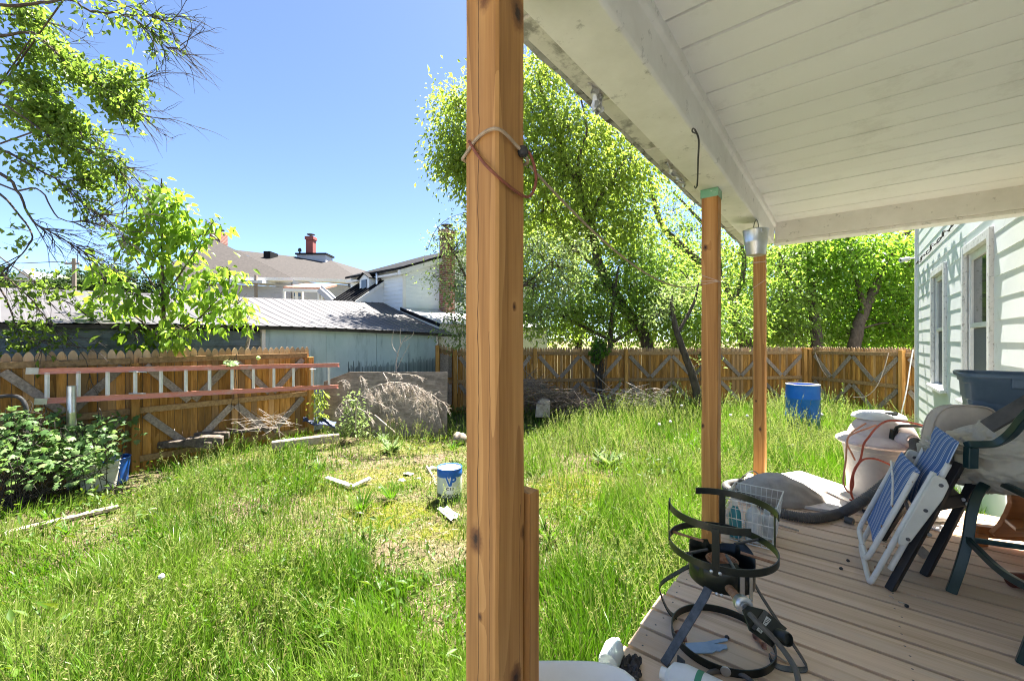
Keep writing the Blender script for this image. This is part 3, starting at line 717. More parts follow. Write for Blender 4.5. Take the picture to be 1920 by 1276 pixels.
cp = MB(); cc = W(uc_+.02,GV+.18,5.60); cp.tube([cc, cc+V(0,0,.16)], .07, 12); cp.lathe([(.20,.16),(.20,.18),(.02,.23),(0,.23)], cc, 16); cp.build('flue_cap', M['worn_steel'], co_)
# lean-to with a pale metal roof
lt = MB(); L0, L1 = 7.82, 13.5
lt.prism([W(L0,GV,2.88), W(L1,GV,2.88), W(L1,-8.85,2.34), W(L0,-8.85,2.34)], (0,0,.03))
M['pale_metal'] = surf('pale_metal_sheet', (.42,.42,.43), (.58,.58,.59), 7, rough=.4, bstr=.2, stain=(.45,.46,.46), stain_scale=6, stain_lo=.5, stain_hi=.75)
lo = lt.build('lean_to_roof', M['pale_metal'], gh)
lw = MB(); lw.prism([W(7.87,GV+.001,1.0), W(7.87,-8.95,1.0), W(7.87,-8.95,2.34), W(7.87,GV+.001,2.86)], W(5.5,0,0)); lw.build('lean_to_wall', M['white_paint'], gh)
lk = MB(); lk.hexa([W(L0-.02,GV,2.80), W(L0+.0,GV,2.80), W(L0,-8.85,2.26), W(L0-.02,-8.85,2.26)], [W(L0-.02,GV,2.90), W(L0,GV,2.90), W(L0,-8.85,2.36), W(L0-.02,-8.85,2.36)]); lk.build('lean_to_edge', M['black_roof'], gh)
wn = MB(); pw_ = PL(858,548,GV+.03); wu = UX*pw_.x+UY*pw_.y
wn.hexa([W(wu-.35,GV+.05,3.15), W(wu+.35,GV+.05,3.15), W(wu+.35,GV+.0,3.15), W(wu-.35,GV,3.15)], [W(wu-.35,GV+.05,4.1), W(wu+.35,GV+.05,4.1), W(wu+.35,GV,4.1), W(wu-.35,GV,4.1)])
wo = wn.build('window', M['white_paint'], gh)
wn = MB()
for za, zb in ((3.22,3.60),(3.65,4.03)): wn.hexa([W(wu-.28,GV+.055,za), W(wu+.28,GV+.055,za), W(wu+.28,GV+.04,za), W(wu-.28,GV+.04,za)], [W(wu-.28,GV+.055,zb), W(wu+.28,GV+.055,zb), W(wu+.28,GV+.04,zb), W(wu-.28,GV+.04,zb)])
wn.build('pane', M['glass'], wo)
# low wing with standing seams, rake trim and a dormer on its -u side
WV = -11.66
def wr(u): return 3.18+(u-7.0)*.70
wg = MB(); wg.prism([W(6.85,WV,wr(6.85)), W(GU0+.0,WV,wr(GU0)), W(GU0,WV-1.6,wr(GU0)), W(6.85,WV-1.6,wr(6.85))], (0,0,.04))
for i in range(6):
    vv = WV-.1-i*.27
    wg.hexa([W(6.85,vv,wr(6.85)+.041), W(GU0,vv,wr(GU0)+.041), W(GU0,vv-.03,wr(GU0)+.041), W(6.85,vv-.03,wr(6.85)+.041)], [W(6.85,vv,wr(6.85)+.08), W(GU0,vv,wr(GU0)+.08), W(GU0,vv-.03,wr(GU0)+.08), W(6.85,vv-.03,wr(6.85)+.08)])
wg.build('wing_roof', M['black_roof'], gh)
ww = MB(); ww.prism([W(6.95,WV-.02,1.5), W(GU0,WV-.02,1.5), W(GU0,WV-.02,wr(GU0)-.01), W(6.95,WV-.02,wr(6.95)-.01)], W(0,-1.5,0)); ww.build('wing_wall', M['siding'], gh)
wt = MB(); wt.hexa([W(6.88,WV+.03,wr(6.88)-.16), W(GU0-.01,WV+.03,wr(GU0)-.16), W(GU0-.01,WV-.01,wr(GU0)-.16), W(6.88,WV-.01,wr(6.88)-.16)], [W(6.88,WV+.03,wr(6.88)-.005), W(GU0-.01,WV+.03,wr(GU0)-.005), W(GU0-.01,WV-.01,wr(GU0)-.005), W(6.88,WV-.01,wr(6.88)-.005)]); wt.build('rake_trim', M['white_paint'], gh)
dm = MB(); DV = -12.15; du0, du1 = 7.5, 8.2
dm.hexa([W(du0,DV+.28,3.2), W(du1,DV+.28,3.2), W(du1,DV-.28,3.2), W(du0,DV-.28,3.2)], [W(du0,DV+.28,3.90), W(du1,DV+.28,3.90), W(du1,DV-.28,3.90), W(du0,DV-.28,3.90)])
dm.prism([W(du0,DV+.28,3.90), W(du0,DV-.28,3.90), W(du0,DV,4.05)], W(.7,0,0))
do_ = dm.build('dormer', M['siding'], gh)
dr = MB()
for sg in (1,-1): dr.prism([W(du0-.07,DV+sg*.35,3.87), W(du0-.07,DV,4.06), W(du1,DV,4.06), W(du1,DV+sg*.35,3.87)], (0,0,.025))
dr.build('dormer_roof', M['black_roof'], do_)
dw = MB(); dw.hexa([W(du0-.02,DV+.15,3.58), W(du0,DV+.15,3.58), W(du0,DV-.15,3.58), W(du0-.02,DV-.15,3.58)], [W(du0-.02,DV+.15,3.85), W(du0,DV+.15,3.85), W(du0,DV-.15,3.85), W(du0-.02,DV-.15,3.85)])
dw.build('pane', M['glass'], do_)
vp = MB(); pv = W(7.7,-11.75,3.6); vp.tube([pv, pv+V(0,0,.42)], .04, 10); vp.lathe([(.06,.42),(.02,.46),(0,.46)], pv, 12); vp.build('vent_pipe', M['galv'], gh)

# ---------------------------------------------------------------- big hipped white house further back
hh = thing('hipped_house', 'large white house with brown hipped shingle roof and red brick chimney', 'house', tuple(P(540,640,21))[:2]+(0,))
M['brown_shingle'] = surf('brown_grey_shingle', (.020,.0165,.0145), (.046,.038,.034), 9, rough=.95, bstr=.3, fine=40)
M['far_siding'] = surf('far_white_siding', (.36,.37,.42), (.43,.44,.48), 3, (1,1,6), .6, bstr=.05)
e1, e2 = P(520,520,20.8), P(678,526.5,23.6); r1, r2 = P(430,468,24.5), P(621,489,26.2)
q1, q2 = P(330,520,18), P(548,522,20.6); ap = P(402,450,22.5)
bk1 = P(760,530,34); bk2 = P(300,505,34)
rf = MB()
rf.add([e1,e2,r2,r1], [(0,1,2,3)]); rf.add([e2,bk1,r2], [(0,1,2)])
rf.add([r1,r2,bk1,bk2], [(0,1,2,3)])
rf.add([q1,q2,ap], [(0,1,2)]); rf.add([q2,r1,ap], [(0,1,2)]); rf.add([q1,ap,bk2], [(0,1,2)])
rf.add([ap,r1,bk2], [(0,1,2)])
rf.build('roof', M['brown_shingle'], hh, solid=.05)
wl = MB()
def wallq(a, b_, ins=.35, mat=None):
    d = (b_-a); d.z = 0; d.normalize(); n = V(-d.y, d.x, 0)*1.0
    if n.y < 0: n = -n
    a2 = a+n*ins; b2 = b_+n*ins; zz = V(0,0,1)
    lapwall(wl, a2, b2, 2.0, lambda t: a.z*(1-t)+b_.z*t-.12, -n, h=.16, lip=.02); return a2, b2, n
wallq(e1, e2); wallq(q1, q2)
a2 = q2+V(-.2,.4,0); b2 = a2+V(1.6,3.2,0); 
wl.add([V(a2.x,a2.y,0), V(b2.x,b2.y,0), V(b2.x,b2.y,q2.z), V(a2.x,a2.y,q2.z)], [(0,1,2,3)])
wl.build('wall', M['far_siding'], hh)
fa = MB()
fa.bar(e1+V(0,0,-.06), e2+V(0,0,-.06), .5, .16); fa.bar(q1+V(0,0,-.06), q2+V(0,0,-.06), .5, .16); fa.build('fascia', M['white_paint'], hh)
c0 = P(583,470,26.0); ch = MB(); ch.box(c0.x-.22, c0.x+.22, c0.y-.22, c0.y+.22, 6.4, c0.z+.66); ch.box(c0.x-.27, c0.x+.27, c0.y-.27, c0.y+.27, c0.z+.661, c0.z+.86)
M['red_brick'] = surf('red_painted_brick', (.20,.055,.05), (.30,.09,.075), 14, (1,1,3), .85, bstr=.3)
cho = ch.build('chimney', M['red_brick'], hh, bevel=.02)
cp = MB(); cc = V(c0.x, c0.y, c0.z+.86); cp.tube([cc, cc+V(0,0,.14)], .09, 10); cp.lathe([(.24,.14),(.24,.17),(0,.2)], cc, 12); cp.build('flue_cap', M['worn_steel'], cho)
cb = MB(); k = 24.0/F; bx = P(591,482,26.0); cb.box(bx.x-.88, bx.x+.88, bx.y-.5, bx.y+.5, bx.z-.7, bx.z+.05); cbo = cb.build('roof_curb', M['far_siding'], hh)
cb = MB(); cb.box(bx.x-.96, bx.x+.96, bx.y-.6, bx.y+.6, bx.z+.052, bx.z+.15); cb.build('curb_cap', M['black_roof'], cbo)
c1 = P(410,450,23.0); ch = MB(); ch.box(c1.x-.30, c1.x+.30, c1.y-.3, c1.y+.3, 6.0, c1.z+.42); c_o = ch.build('chimney', M['brick'], hh); c_o['label'] = 'brown brick chimney behind the sapling'
cp = MB(); cc = V(c1.x, c1.y, c1.z+.42); cp.tube([cc, cc+V(0,0,.12)], .12, 10); cp.lathe([(.28,.12),(.28,.16),(0,.2)], cc, 12); cp.build('flue_cap', M['worn_steel'], c_o)
vb = MB(); v0 = P(562,478,25.6); vb.tube([v0+V(0,0,-.3), v0+V(0,0,.25)], .05, 8); vb.lathe([(.10,.22),(.11,.32),(.06,.42),(0,.42)], v0, 10); vb.build('vent_pipe', M['black_steel'], hh)
vb = MB(); v0 = P(457,482,22.2); vb.box(v0.x-.12, v0.x+.12, v0.y-.2, v0.y+.3, v0.z-.3, v0.z+.12); vb.build('roof_vent', M['galv'], hh)
vb = MB(); v0 = P(508,478,24.4); vb.box(v0.x-.2, v0.x+.2, v0.y-.4, v0.y+.4, v0.z-.4, v0.z+.14); vb.build('roof_vent', M['black_roof'], hh)
def fwin(px0, px1, py0, py1, Y, name='window', mat=None, g='glass'):
    a = P(px0, py1, Y); b_ = P(px1, py0, Y); m_ = MB(); m_.box(a.x-.08, b_.x+.08, Y-.05, Y+.1, a.z-.08, b_.z+.08); f = m_.build(name, M['white_paint'], hh)
    m_ = MB(); m_.box(a.x, b_.x, Y-.06, Y-.052, a.z, (a.z+b_.z)/2-.03); m_.box(a.x, b_.x, Y-.06, Y-.052, (a.z+b_.z)/2+.03, b_.z); m_.build('pane', M[g], f); return f
M['curtain_glass'] = surf('curtained_glass', (.42,.48,.52), (.55,.60,.63), 4, rough=.15, bstr=0)
fwin(485, 501, 539, 559, 20.35, g='curtain_glass'); fwin(552, 565, 549, 566, 21.0); fwin(536, 543, 548, 566, 21.0, g='curtain_glass')
wv = MB(); v0 = P(657,534,22.8); wv.box(v0.x-.1, v0.x+.1, v0.y-.1, v0.y+.5, v0.z-.12, v0.z+.12); wv.build('wall_vent', M['worn_steel'], hh)
# small back porch with a rust brown roof, posts and an outside stair
pr_ = MB(); a, b_ = P(531,537,19.6), P(606,539,20.4)
pr_.hexa([a+V(0,0,-.1), b_+V(0,0,-.1), b_+V(.1,1.4,.25), a+V(.4,1.4,.25)], [a, b_, b_+V(.1,1.4,.35), a+V(.4,1.4,.35)])
M['rusty_shingle'] = surf('rust_brown_shingle', (.20,.10,.07), (.42,.25,.19), 7, (1,1,1), .9, bstr=.3)
pr_.build('porch_roof', M['rusty_shingle'], hh)
pp = MB(); pp.bar(a+V(0,-.02,-.17), b_+V(0,-.02,-.17), .1, .14)
for px in (533, 556, 598, 604): t_ = P(px,545,20.0); pp.box(t_.x-.05, t_.x+.05, t_.y-.05, t_.y+.05, 2.2, t_.z+.02)
pp.build('porch_post', M['white_paint'], hh)
st = MB(); st.bar(P(605,545,20.2), P(634,572,20.2), .9, .22); st.bar(P(602,536,19.7), P(640,571,19.7), .06, .08); st.build('stair', M['far_siding'], hh)
aw = MB(); a, b_ = P(408,524,18.5), P(492,526,19.4); aw.hexa([a+V(0,0,-.12), b_+V(0,0,-.12), b_+V(0,1.2,-.02), a+V(0,1.2,-.02)], [a, b_, b_+V(0,1.2,.12), a+V(0,1.2,.12)]); aw.build('awning', M['pale_metal'], hh)
ap_ = MB(); t_ = P(480,545,19.4); ap_.box(t_.x-.05, t_.x+.05, t_.y-.05, t_.y+.05, 2.2, 4.95); ap_.build('awning_post', M['grey_wood'], hh)
# pale house glimpsed through the trees on the far left
fh = thing('far_house', 'pale roofed house glimpsed behind the leaves at the far left', 'house', tuple(P(50,640,40))[:2]+(0,))
mb = MB(); a = P(36,560,40); b_ = P(66,526,40); mb.box(a.x, b_.x, 40, 46, 0, b_.z); mb.build('wall', M['far_siding'], fh)
mb = MB(); mb.prism([(a.x-.3,39.7,b_.z), (b_.x+.3,39.7,b_.z), ((a.x+b_.x)/2,39.7,b_.z+1.0)], (0,6.6,0)); mb.build('roof', M['pale_metal'], fh)
# utility pole
t = thing('utility_pole', 'grey wooden utility pole standing before the distant trees', 'utility pole', tuple(P(139,640,34))[:2]+(0,))
mb = MB(); b_ = P(139,490,34); mb.tube([(b_.x,34,0), (b_.x,34,b_.z+.25)], [.17,.13], 10); mb.build('pole', M['grey_wood'], t)
mb = MB(); mb.box(b_.x-.7, b_.x+.5, 33.9, 34.0, b_.z-.25, b_.z-.12); mb.build('crossarm', M['grey_wood'], t)
mb = MB()
for dx in (-.6,-.2,.4): mb.lathe([(.02,0),(.05,.05),(.03,.12),(0,.14)], (b_.x+dx,33.95,b_.z-.12), 8)
mb.build('insulator', M['white_plastic'], t)
wr_ = thing('power_line', 'thin power lines running past the utility pole', 'power line', (b_.x,34,b_.z))
mb = MB()
for dx, dz in ((-.6,0),(.4,0),(-.2,.0)):
    mb.tube([(b_.x+dx-14, 38, b_.z+dz+1.2), (b_.x+dx-7, 36, b_.z+dz+.2), (b_.x+dx, 33.95, b_.z+dz+.02)], .012, 5)
mb.build('wire', M['black_steel'], wr_)
# ---------------------------------------------------------------- ground
def gz_np(x, y):
    return .03*np.sin(x*1.1+.7)*np.sin(y*.9+.3)+.018*np.sin(x*2.7+y*1.9)+.012*np.sin(x*4.3-y*3.7+1)+.006*np.sin(x*9+y*7)
def gzf(x, y): return float(gz_np(np.array(x), np.array(y)))
# worn, mossy and bare places (centre and radii of each patch, read as places on the lawn)
def patches(lst):
    out = []
    for cx, cy, rx, ry, k in lst:
        c = PG(cx, cy); l = PG(cx-rx, cy); t_ = PG(cx, cy-ry); b_ = PG(cx, cy+ry)
        out.append((c.x, (t_.y+b_.y)/2, abs(c.x-l.x), abs(t_.y-b_.y)/2, k))
    return out
BARE = patches([(230,900,90,26,.5), (160,1010,130,24,.45), (480,935,70,20,.4), (650,1000,120,36,.6), (380,960,60,18,.35), (820,1120,50,40,.5), (1010,920,60,30,.6), (1200,905,60,18,.4), (900,800,120,16,.5), (90,925,150,45,1.0), (90,985,130,25,.75), (690,960,190,36,.75), (620,1030,110,30,.9), (780,1045,110,40,.85), (720,885,170,36,.8), (760,1000,130,34,.7),
    (800,850,80,24,.9), (700,835,110,22,.6), (1080,905,100,38,.7), (1020,1010,45,60,.6), (560,985,70,20,.6), (860,905,60,30,.8), (1130,870,70,20,.5), (640,860,60,16,.45), (400,880,80,14,.5), (800,1010,60,20,.8)])
MOSS = patches([(740,965,95,26,1), (700,905,120,28,.7), (1080,915,85,30,1), (820,1000,60,18,.9), (620,940,70,20,.5), (60,890,60,14,.6), (770,840,90,16,.6), (1040,950,50,26,.7), (480,860,120,10,.4), (150,940,80,14,.4)])
def field(ps, x, y):
    f = np.zeros_like(x); wob = 1+.25*np.sin(x*5+y*3)+.2*np.sin(x*11-y*9)
    for cx, cy_, rx, ry, k in ps:
        d = ((x-cx)/rx)**2+((y-cy_)/ry)**2
        f = np.maximum(f, k*np.clip(1.5-d*wob, 0, 1))
    return np.clip(f, 0, 1)
xs = np.concatenate([np.array([-400,-200,-100,-50,-30,-20]), np.arange(-14,13.01,.09), np.array([18,25,40,80,160,400])])
ys = np.concatenate([np.array([-300,-80,-20,-6]), np.arange(-2,15.01,.09), np.array([18,25,40,70,130,300,900])])
gx, gy = np.meshgrid(xs, ys); gzv = gz_np(gx, gy)*(np.hypot(gx, gy-6) < 18); nx_ = len(xs); ny_ = len(ys)
v = np.stack([gx, gy, gzv], -1).reshape(-1, 3)
ii = (np.arange(ny_-1)[:, None]*nx_+np.arange(nx_-1)[None, :]).ravel()
q = np.stack([ii, ii+1, ii+nx_+1, ii+nx_], 1)
m, nt, b, out = new_mat('yard_soil')
vc = coords(nt); n1 = noise(nt, vc, 9, 8, .75); n2 = noise(nt, vc, 55, 5, .7); n3 = noise(nt, vc, 1.6, 5, .6)
soil = ramp(nt, n1, [(.3,(.05,.034,.022)), (.5,(.12,.087,.055)), (.7,(.21,.16,.10))])
soil = mixc(nt, ramp(nt, n2, [(.50,(0,0,0)),(.66,(1,1,1))]), soil, (.26,.21,.13))
green = ramp(nt, n2, [(.3,(.045,.075,.012)), (.7,(.12,.16,.03))])
col = mixc(nt, ramp(nt, n3, [(.42,(0,0,0)),(.6,(.55,.55,.55))]), soil, green)
mo = math_(nt, 'MULTIPLY', attr(nt, 'var'), ramp(nt, n1, [(.36,(0,0,0)),(.52,(1,1,1))]))
col = mixc(nt, mo, col, ramp(nt, n2, [(.3,(.085,.10,.008)), (.7,(.17,.165,.014))]))
nt.links.new(col, b.inputs['Base Color']); b.inputs['Roughness'].default_value = .95; b.inputs['Specular IOR Level'].default_value = .1
bump(nt, b, math_(nt, 'ADD', n1, n2), .9, .03)
g = np_mesh('ground', v, q, None, field(MOSS, gx.ravel(), gy.ravel()), m, smooth=True); g['kind'] = 'structure'

# ---------------------------------------------------------------- grass
def in_deck(x, y):
    u = UX*x+UY*y; w_ = -(UX*0+UY*x-UX*y)
    return (u < 4.45) & (w_ < .74) & (w_ > -1.3)
def in_house(x, y):
    u = UX*x+UY*y; w_ = UX*y-UY*x; return (w_ < -1.08)
def blocked(x, y):
    w_ = UX*y-UY*x
    return in_deck(x, y) | in_house(x, y) | (w_ > 7.86) | (y > 11.75+.1*(x-8.5)*(x < 8.5)) | (y > 10.45+.13*(x+2))
def sample(n, y0, y1, power, seed):
    r = np.random.default_rng(seed)
    y = y0+(y1-y0)*r.random(n)**power
    x = (r.random(n)*2-1)*1.30*y; k = ~blocked(x, y) & (np.abs(x) < 1.28*y+.4)
    return x[k], y[k], r
def tall(x, y):     # height of the sward, from place to place
    h = .195+.06*np.sin(x*1.7+1)*np.sin(y*1.3)+.05*np.sin(x*3.9+y*2.1)
    h = h+.10*np.clip((x-.2)/1.2, 0, 1)+.05*np.clip((2.8-y)/1.0, 0, 1)*(x < 0)
    h = h+.07*np.clip((y-6.5)/3, 0, 1)*np.clip((x-.5)/1, 0, 1)
    w_ = UX*y-UY*x; h = h+.10*np.clip((w_-7.0)/.8, 0, 1)
    return np.clip(h, .08, .5)
def blades(x, y, r, hmul, wmul, var, lean=.5, name='grass', mat=None, hmin=.3):
    N = len(x); z = gz_np(x, y)-.01; h = hmul*(hmin+(1.25-hmin)*r.random(N)**1.3); a = r.random(N)*2*np.pi
    # clumps lean together
    a = a*.55+(np.sin(x*2.1+y*.9)+np.sin(y*2.6-x*1.3))*1.6
    le = lean*(r.random(N)**1.1)*1.1; wd = wmul*(.6+.8*r.random(N))
    dx, dy = np.cos(a), np.sin(a); fa = r.random(N)*np.pi; px, py = np.cos(fa), np.sin(fa)
    vs = []; droop = r.random(N)**2*.5
    for t, wk in ((0,.8), (.38,1.0), (.74,.75)):
        ox = dx*le*h*t**1.8; oy = dy*le*h*t**1.8; oz = h*(t-droop*le*t**3)
        for s in (-1, 1): vs.append(np.stack([x+ox+s*px*wd*.5*wk, y+oy+s*py*wd*.5*wk, z+oz], 1))
    vs.append(np.stack([x+dx*le*h, y+dy*le*h, z+h*(1-droop*le)], 1))
    v = np.stack(vs, 1).reshape(-1, 3); k = np.arange(N)[:, None]*7
    q = np.concatenate([k+np.array(t) for t in ([0,1,3,2],[2,3,5,4])], 0); tr = k+np.array([4,5,6])
    return v, q, tr, np.repeat(var, 7)
def merge(parts):
    V_, Q, T, A_ = [], [], [], []; n = 0
    for v, q, t, a in parts:
        V_.append(v); A_.append(a)
        if q is not None: Q.append(q+n)
        if t is not None: T.append(t+n)
        n += len(v)
    return np.concatenate(V_), (np.concatenate(Q) if Q else None), (np.concatenate(T) if T else None), np.concatenate(A_)
M['grass'] = leaf_mat('grass_blade', [(0,(.26,.22,.09)), (.12,(.16,.18,.04)), (.3,(.034,.100,.006)), (.6,(.062,.145,.008)), (.85,(.125,.20,.022)), (1,(.19,.25,.05))], .42, (.14,.34,.005), .36)
gp = []
for (n, y0, y1, pw, wm, sd_) in ((11000,1.15,4.2,1.0,.0095,9), (105000,1.15,3.4,1.0,.0047,1), (120000,3.0,6.2,.95,.0056,2), (110000,5.8,11.9,.9,.0085,3)):
    x, y, r = sample(n, y0, y1, pw, sd_)
    bare = field(BARE, x, y); clump = .5+.5*np.sin(x*6.1+np.sin(y*5.3)*1.7)*np.sin(y*5.7+np.sin(x*4.1))
    keep = r.random(len(x)) < (1-.86*bare)*(.62+.38*clump); x, y, bare, clump = x[keep], y[keep], bare[keep], clump[keep]
    hue = .60+.20*np.sin(x*.8+y*1.1+.5)+.16*np.sin(x*2.3-y*1.7)+.05*clump+(r.random(len(x))-.5)*.5
    hue = np.where(r.random(len(x)) < .10+.30*bare+.12*(np.sin(x*1.5+2)*np.sin(y*1.9+x) > .35), r.random(len(x))*.16, hue)
    gp.append(blades(x, y, r, tall(x, y)*(1-.62*bare)*(.75+.5*clump), wm, np.clip(hue, 0, 1), .75))
v, q, t, a = merge(gp); o = np_mesh('grass', v, q, t, a, M['grass']); o['kind'] = 'stuff'
# flowering stems: thin pale stalks with a loose seed head
M['seed'] = leaf_mat('grass_seed_head', [(0,(.24,.20,.09)), (.4,(.18,.21,.06)), (.7,(.14,.21,.035)), (1,(.26,.29,.12))], .45, (.28,.36,.06), .6)
sp_ = []
for (n, y0, y1, sd_) in ((5200,1.2,3.6,21), (6000,3.4,6.5,22), (12000,6.0,11.8,23)):
    x, y, r = sample(n, y0, y1, 1.0, sd_); bare = field(BARE, x, y)
    dens = np.clip(.22+.75*np.sin(x*1.9+2)*np.sin(y*1.4+1)+.25*(x > .3)+.15*(y > 6), .04, 1)*(1-.8*bare)
    keep = r.random(len(x)) < dens; x, y = x[keep], y[keep]; N = len(x)
    h = tall(x, y)*(1.15+.75*r.random(N)); a = r.random(N)*6.283; le = .15+.3*r.random(N); var = r.random(N)
    wd = .0018*(.8+y*.16)
    z = gz_np(x, y); tip = np.stack([x+np.cos(a)*le*h, y+np.sin(a)*le*h, z+h], 1); base = np.stack([x, y, z], 1)
    mid = base*.5+tip*.5-np.stack([np.cos(a)*le*h*.2, np.sin(a)*le*h*.2, 0*h], 1)
    f = np.stack([-np.sin(a), np.cos(a), 0*a], 1); f2 = np.stack([np.cos(r.random(N)*6.28), np.sin(r.random(N)*6.28), 0*a], 1)*wd[:, None]
    vv = np.stack([base-f2, base+f2, mid-f2, mid+f2, tip-f2*.6, tip+f2*.6], 1).reshape(-1, 3); k = np.arange(N)[:, None]*6
    sp_.append((vv, np.concatenate([k+np.array(t) for t in ([0,1,3,2],[2,3,5,4])], 0), None, np.repeat(var*.6+.3, 6)))
    for j in range(9):
        q_ = .62+.40*j/9; p = mid*(1-q_)*2*0+base*(1-q_)**2+2*mid*q_*(1-q_)+tip*q_**2
        d = r.normal(size=(N, 3))*np.array([1,1,.4])+np.array([0,0,.9])
        sp_.append(leaves(p, d, r.normal(size=(N, 3)), (.020+.022*r.random(N))*(1-.45*j/9)*(1+y*.05), (.0045+.004*r.random(N))*(.8+y*.10), np.clip(var+.2*(r.random(N)-.5), 0, 1), .1))
v, q, t, a = merge(sp_); o = np_mesh('grass_seed_heads', v, q, t, a, M['seed']); o['kind'] = 'stuff'
# low broad leaves and moss tufts in the worn places, dead stalks lying about
M['herb'] = leaf_mat('low_herb_leaf', [(0,(.035,.085,.010)), (.4,(.065,.13,.012)), (.7,(.13,.17,.015)), (1,(.23,.235,.025))], .35, (.22,.28,.015), .5)
hp = []
for (n, y0, y1, sd_) in ((34000,1.4,5.0,31), (40000,4.5,8.0,32), (26000,7.5,11.7,33)):
    x, y, r = sample(n, y0, y1, 1.0, sd_); bare = field(BARE, x, y); moss = field(MOSS, x, y)
    keep = r.random(len(x)) < np.clip(.25+.6*moss+.35*(np.sin(x*3.3+y)*np.sin(y*2.9) > .3)-.2*bare, .05, 1); x, y, moss = x[keep], y[keep], moss[keep]; N = len(x)
    tl_ = (1-.8*moss); h = (.02+.14*r.random(N)**2*tl_)
    d = r.normal(size=(N, 3)); d[:, 2] = np.abs(d[:, 2])*.5+.1
    nn = r.normal(size=(N, 3))*.5; nn[:, 2] += 1
    s_ = (.75+.07*y)
    hp.append(leaves(np.stack([x, y, gz_np(x, y)+h], 1), d, nn, (.014+.030*r.random(N)*tl_)*s_, (.010+.014*r.random(N)*tl_)*s_, np.clip(.25+.6*moss+.45*(r.random(N)-.4), 0, 1), .1))
x, y, r = sample(9000, 2.0, 11.6, .9, 34); keep = (np.sin(x*2.1+1)*np.sin(y*1.7+x*.6) > .25) | (r.random(len(x)) < .06); x, y = x[keep], y[keep]; N = len(x)
d = r.normal(size=(N, 3)); d[:, 2] = np.abs(d[:, 2])*.7+.25
nn = r.normal(size=(N, 3))*.5; nn[:, 2] += 1
hp.append(leaves(np.stack([x, y, gz_np(x, y)+.05+.16*r.random(N)], 1), d, nn, .045+.065*r.random(N), .02+.022*r.random(N), np.clip(.30+.3*(r.random(N)-.5), 0, 1), .15, False, .2))
v, q, t, a = merge(hp); o = np_mesh('ground_cover', v, q, t, a, M['herb']); o['kind'] = 'stuff'
M['thatch'] = surf('dry_thatch', (.14,.10,.06), (.30,.24,.15), 30, rough=.95, bstr=0, var=.9)
x, y, r = sample(60000, 1.3, 9.5, .95, 41); bare = field(BARE, x, y); keep = r.random(len(x)) < .10+.80*bare; x, y = x[keep], y[keep]; N = len(x)
d = r.normal(size=(N, 3)); d[:, 2] *= .16
nn = r.normal(size=(N, 3))*.4; nn[:, 2] += 1
v, q, t, a = leaves(np.stack([x, y, gz_np(x, y)+.012+.02*r.random(N)], 1), d, nn, (.03+.09*r.random(N)), (.003+.003*r.random(N)+.008*(r.random(N) < .15))*(.7+.08*y), r.random(N), .2)
o = np_mesh('dry_litter', v, q, t, a, M['thatch']); o['kind'] = 'stuff'

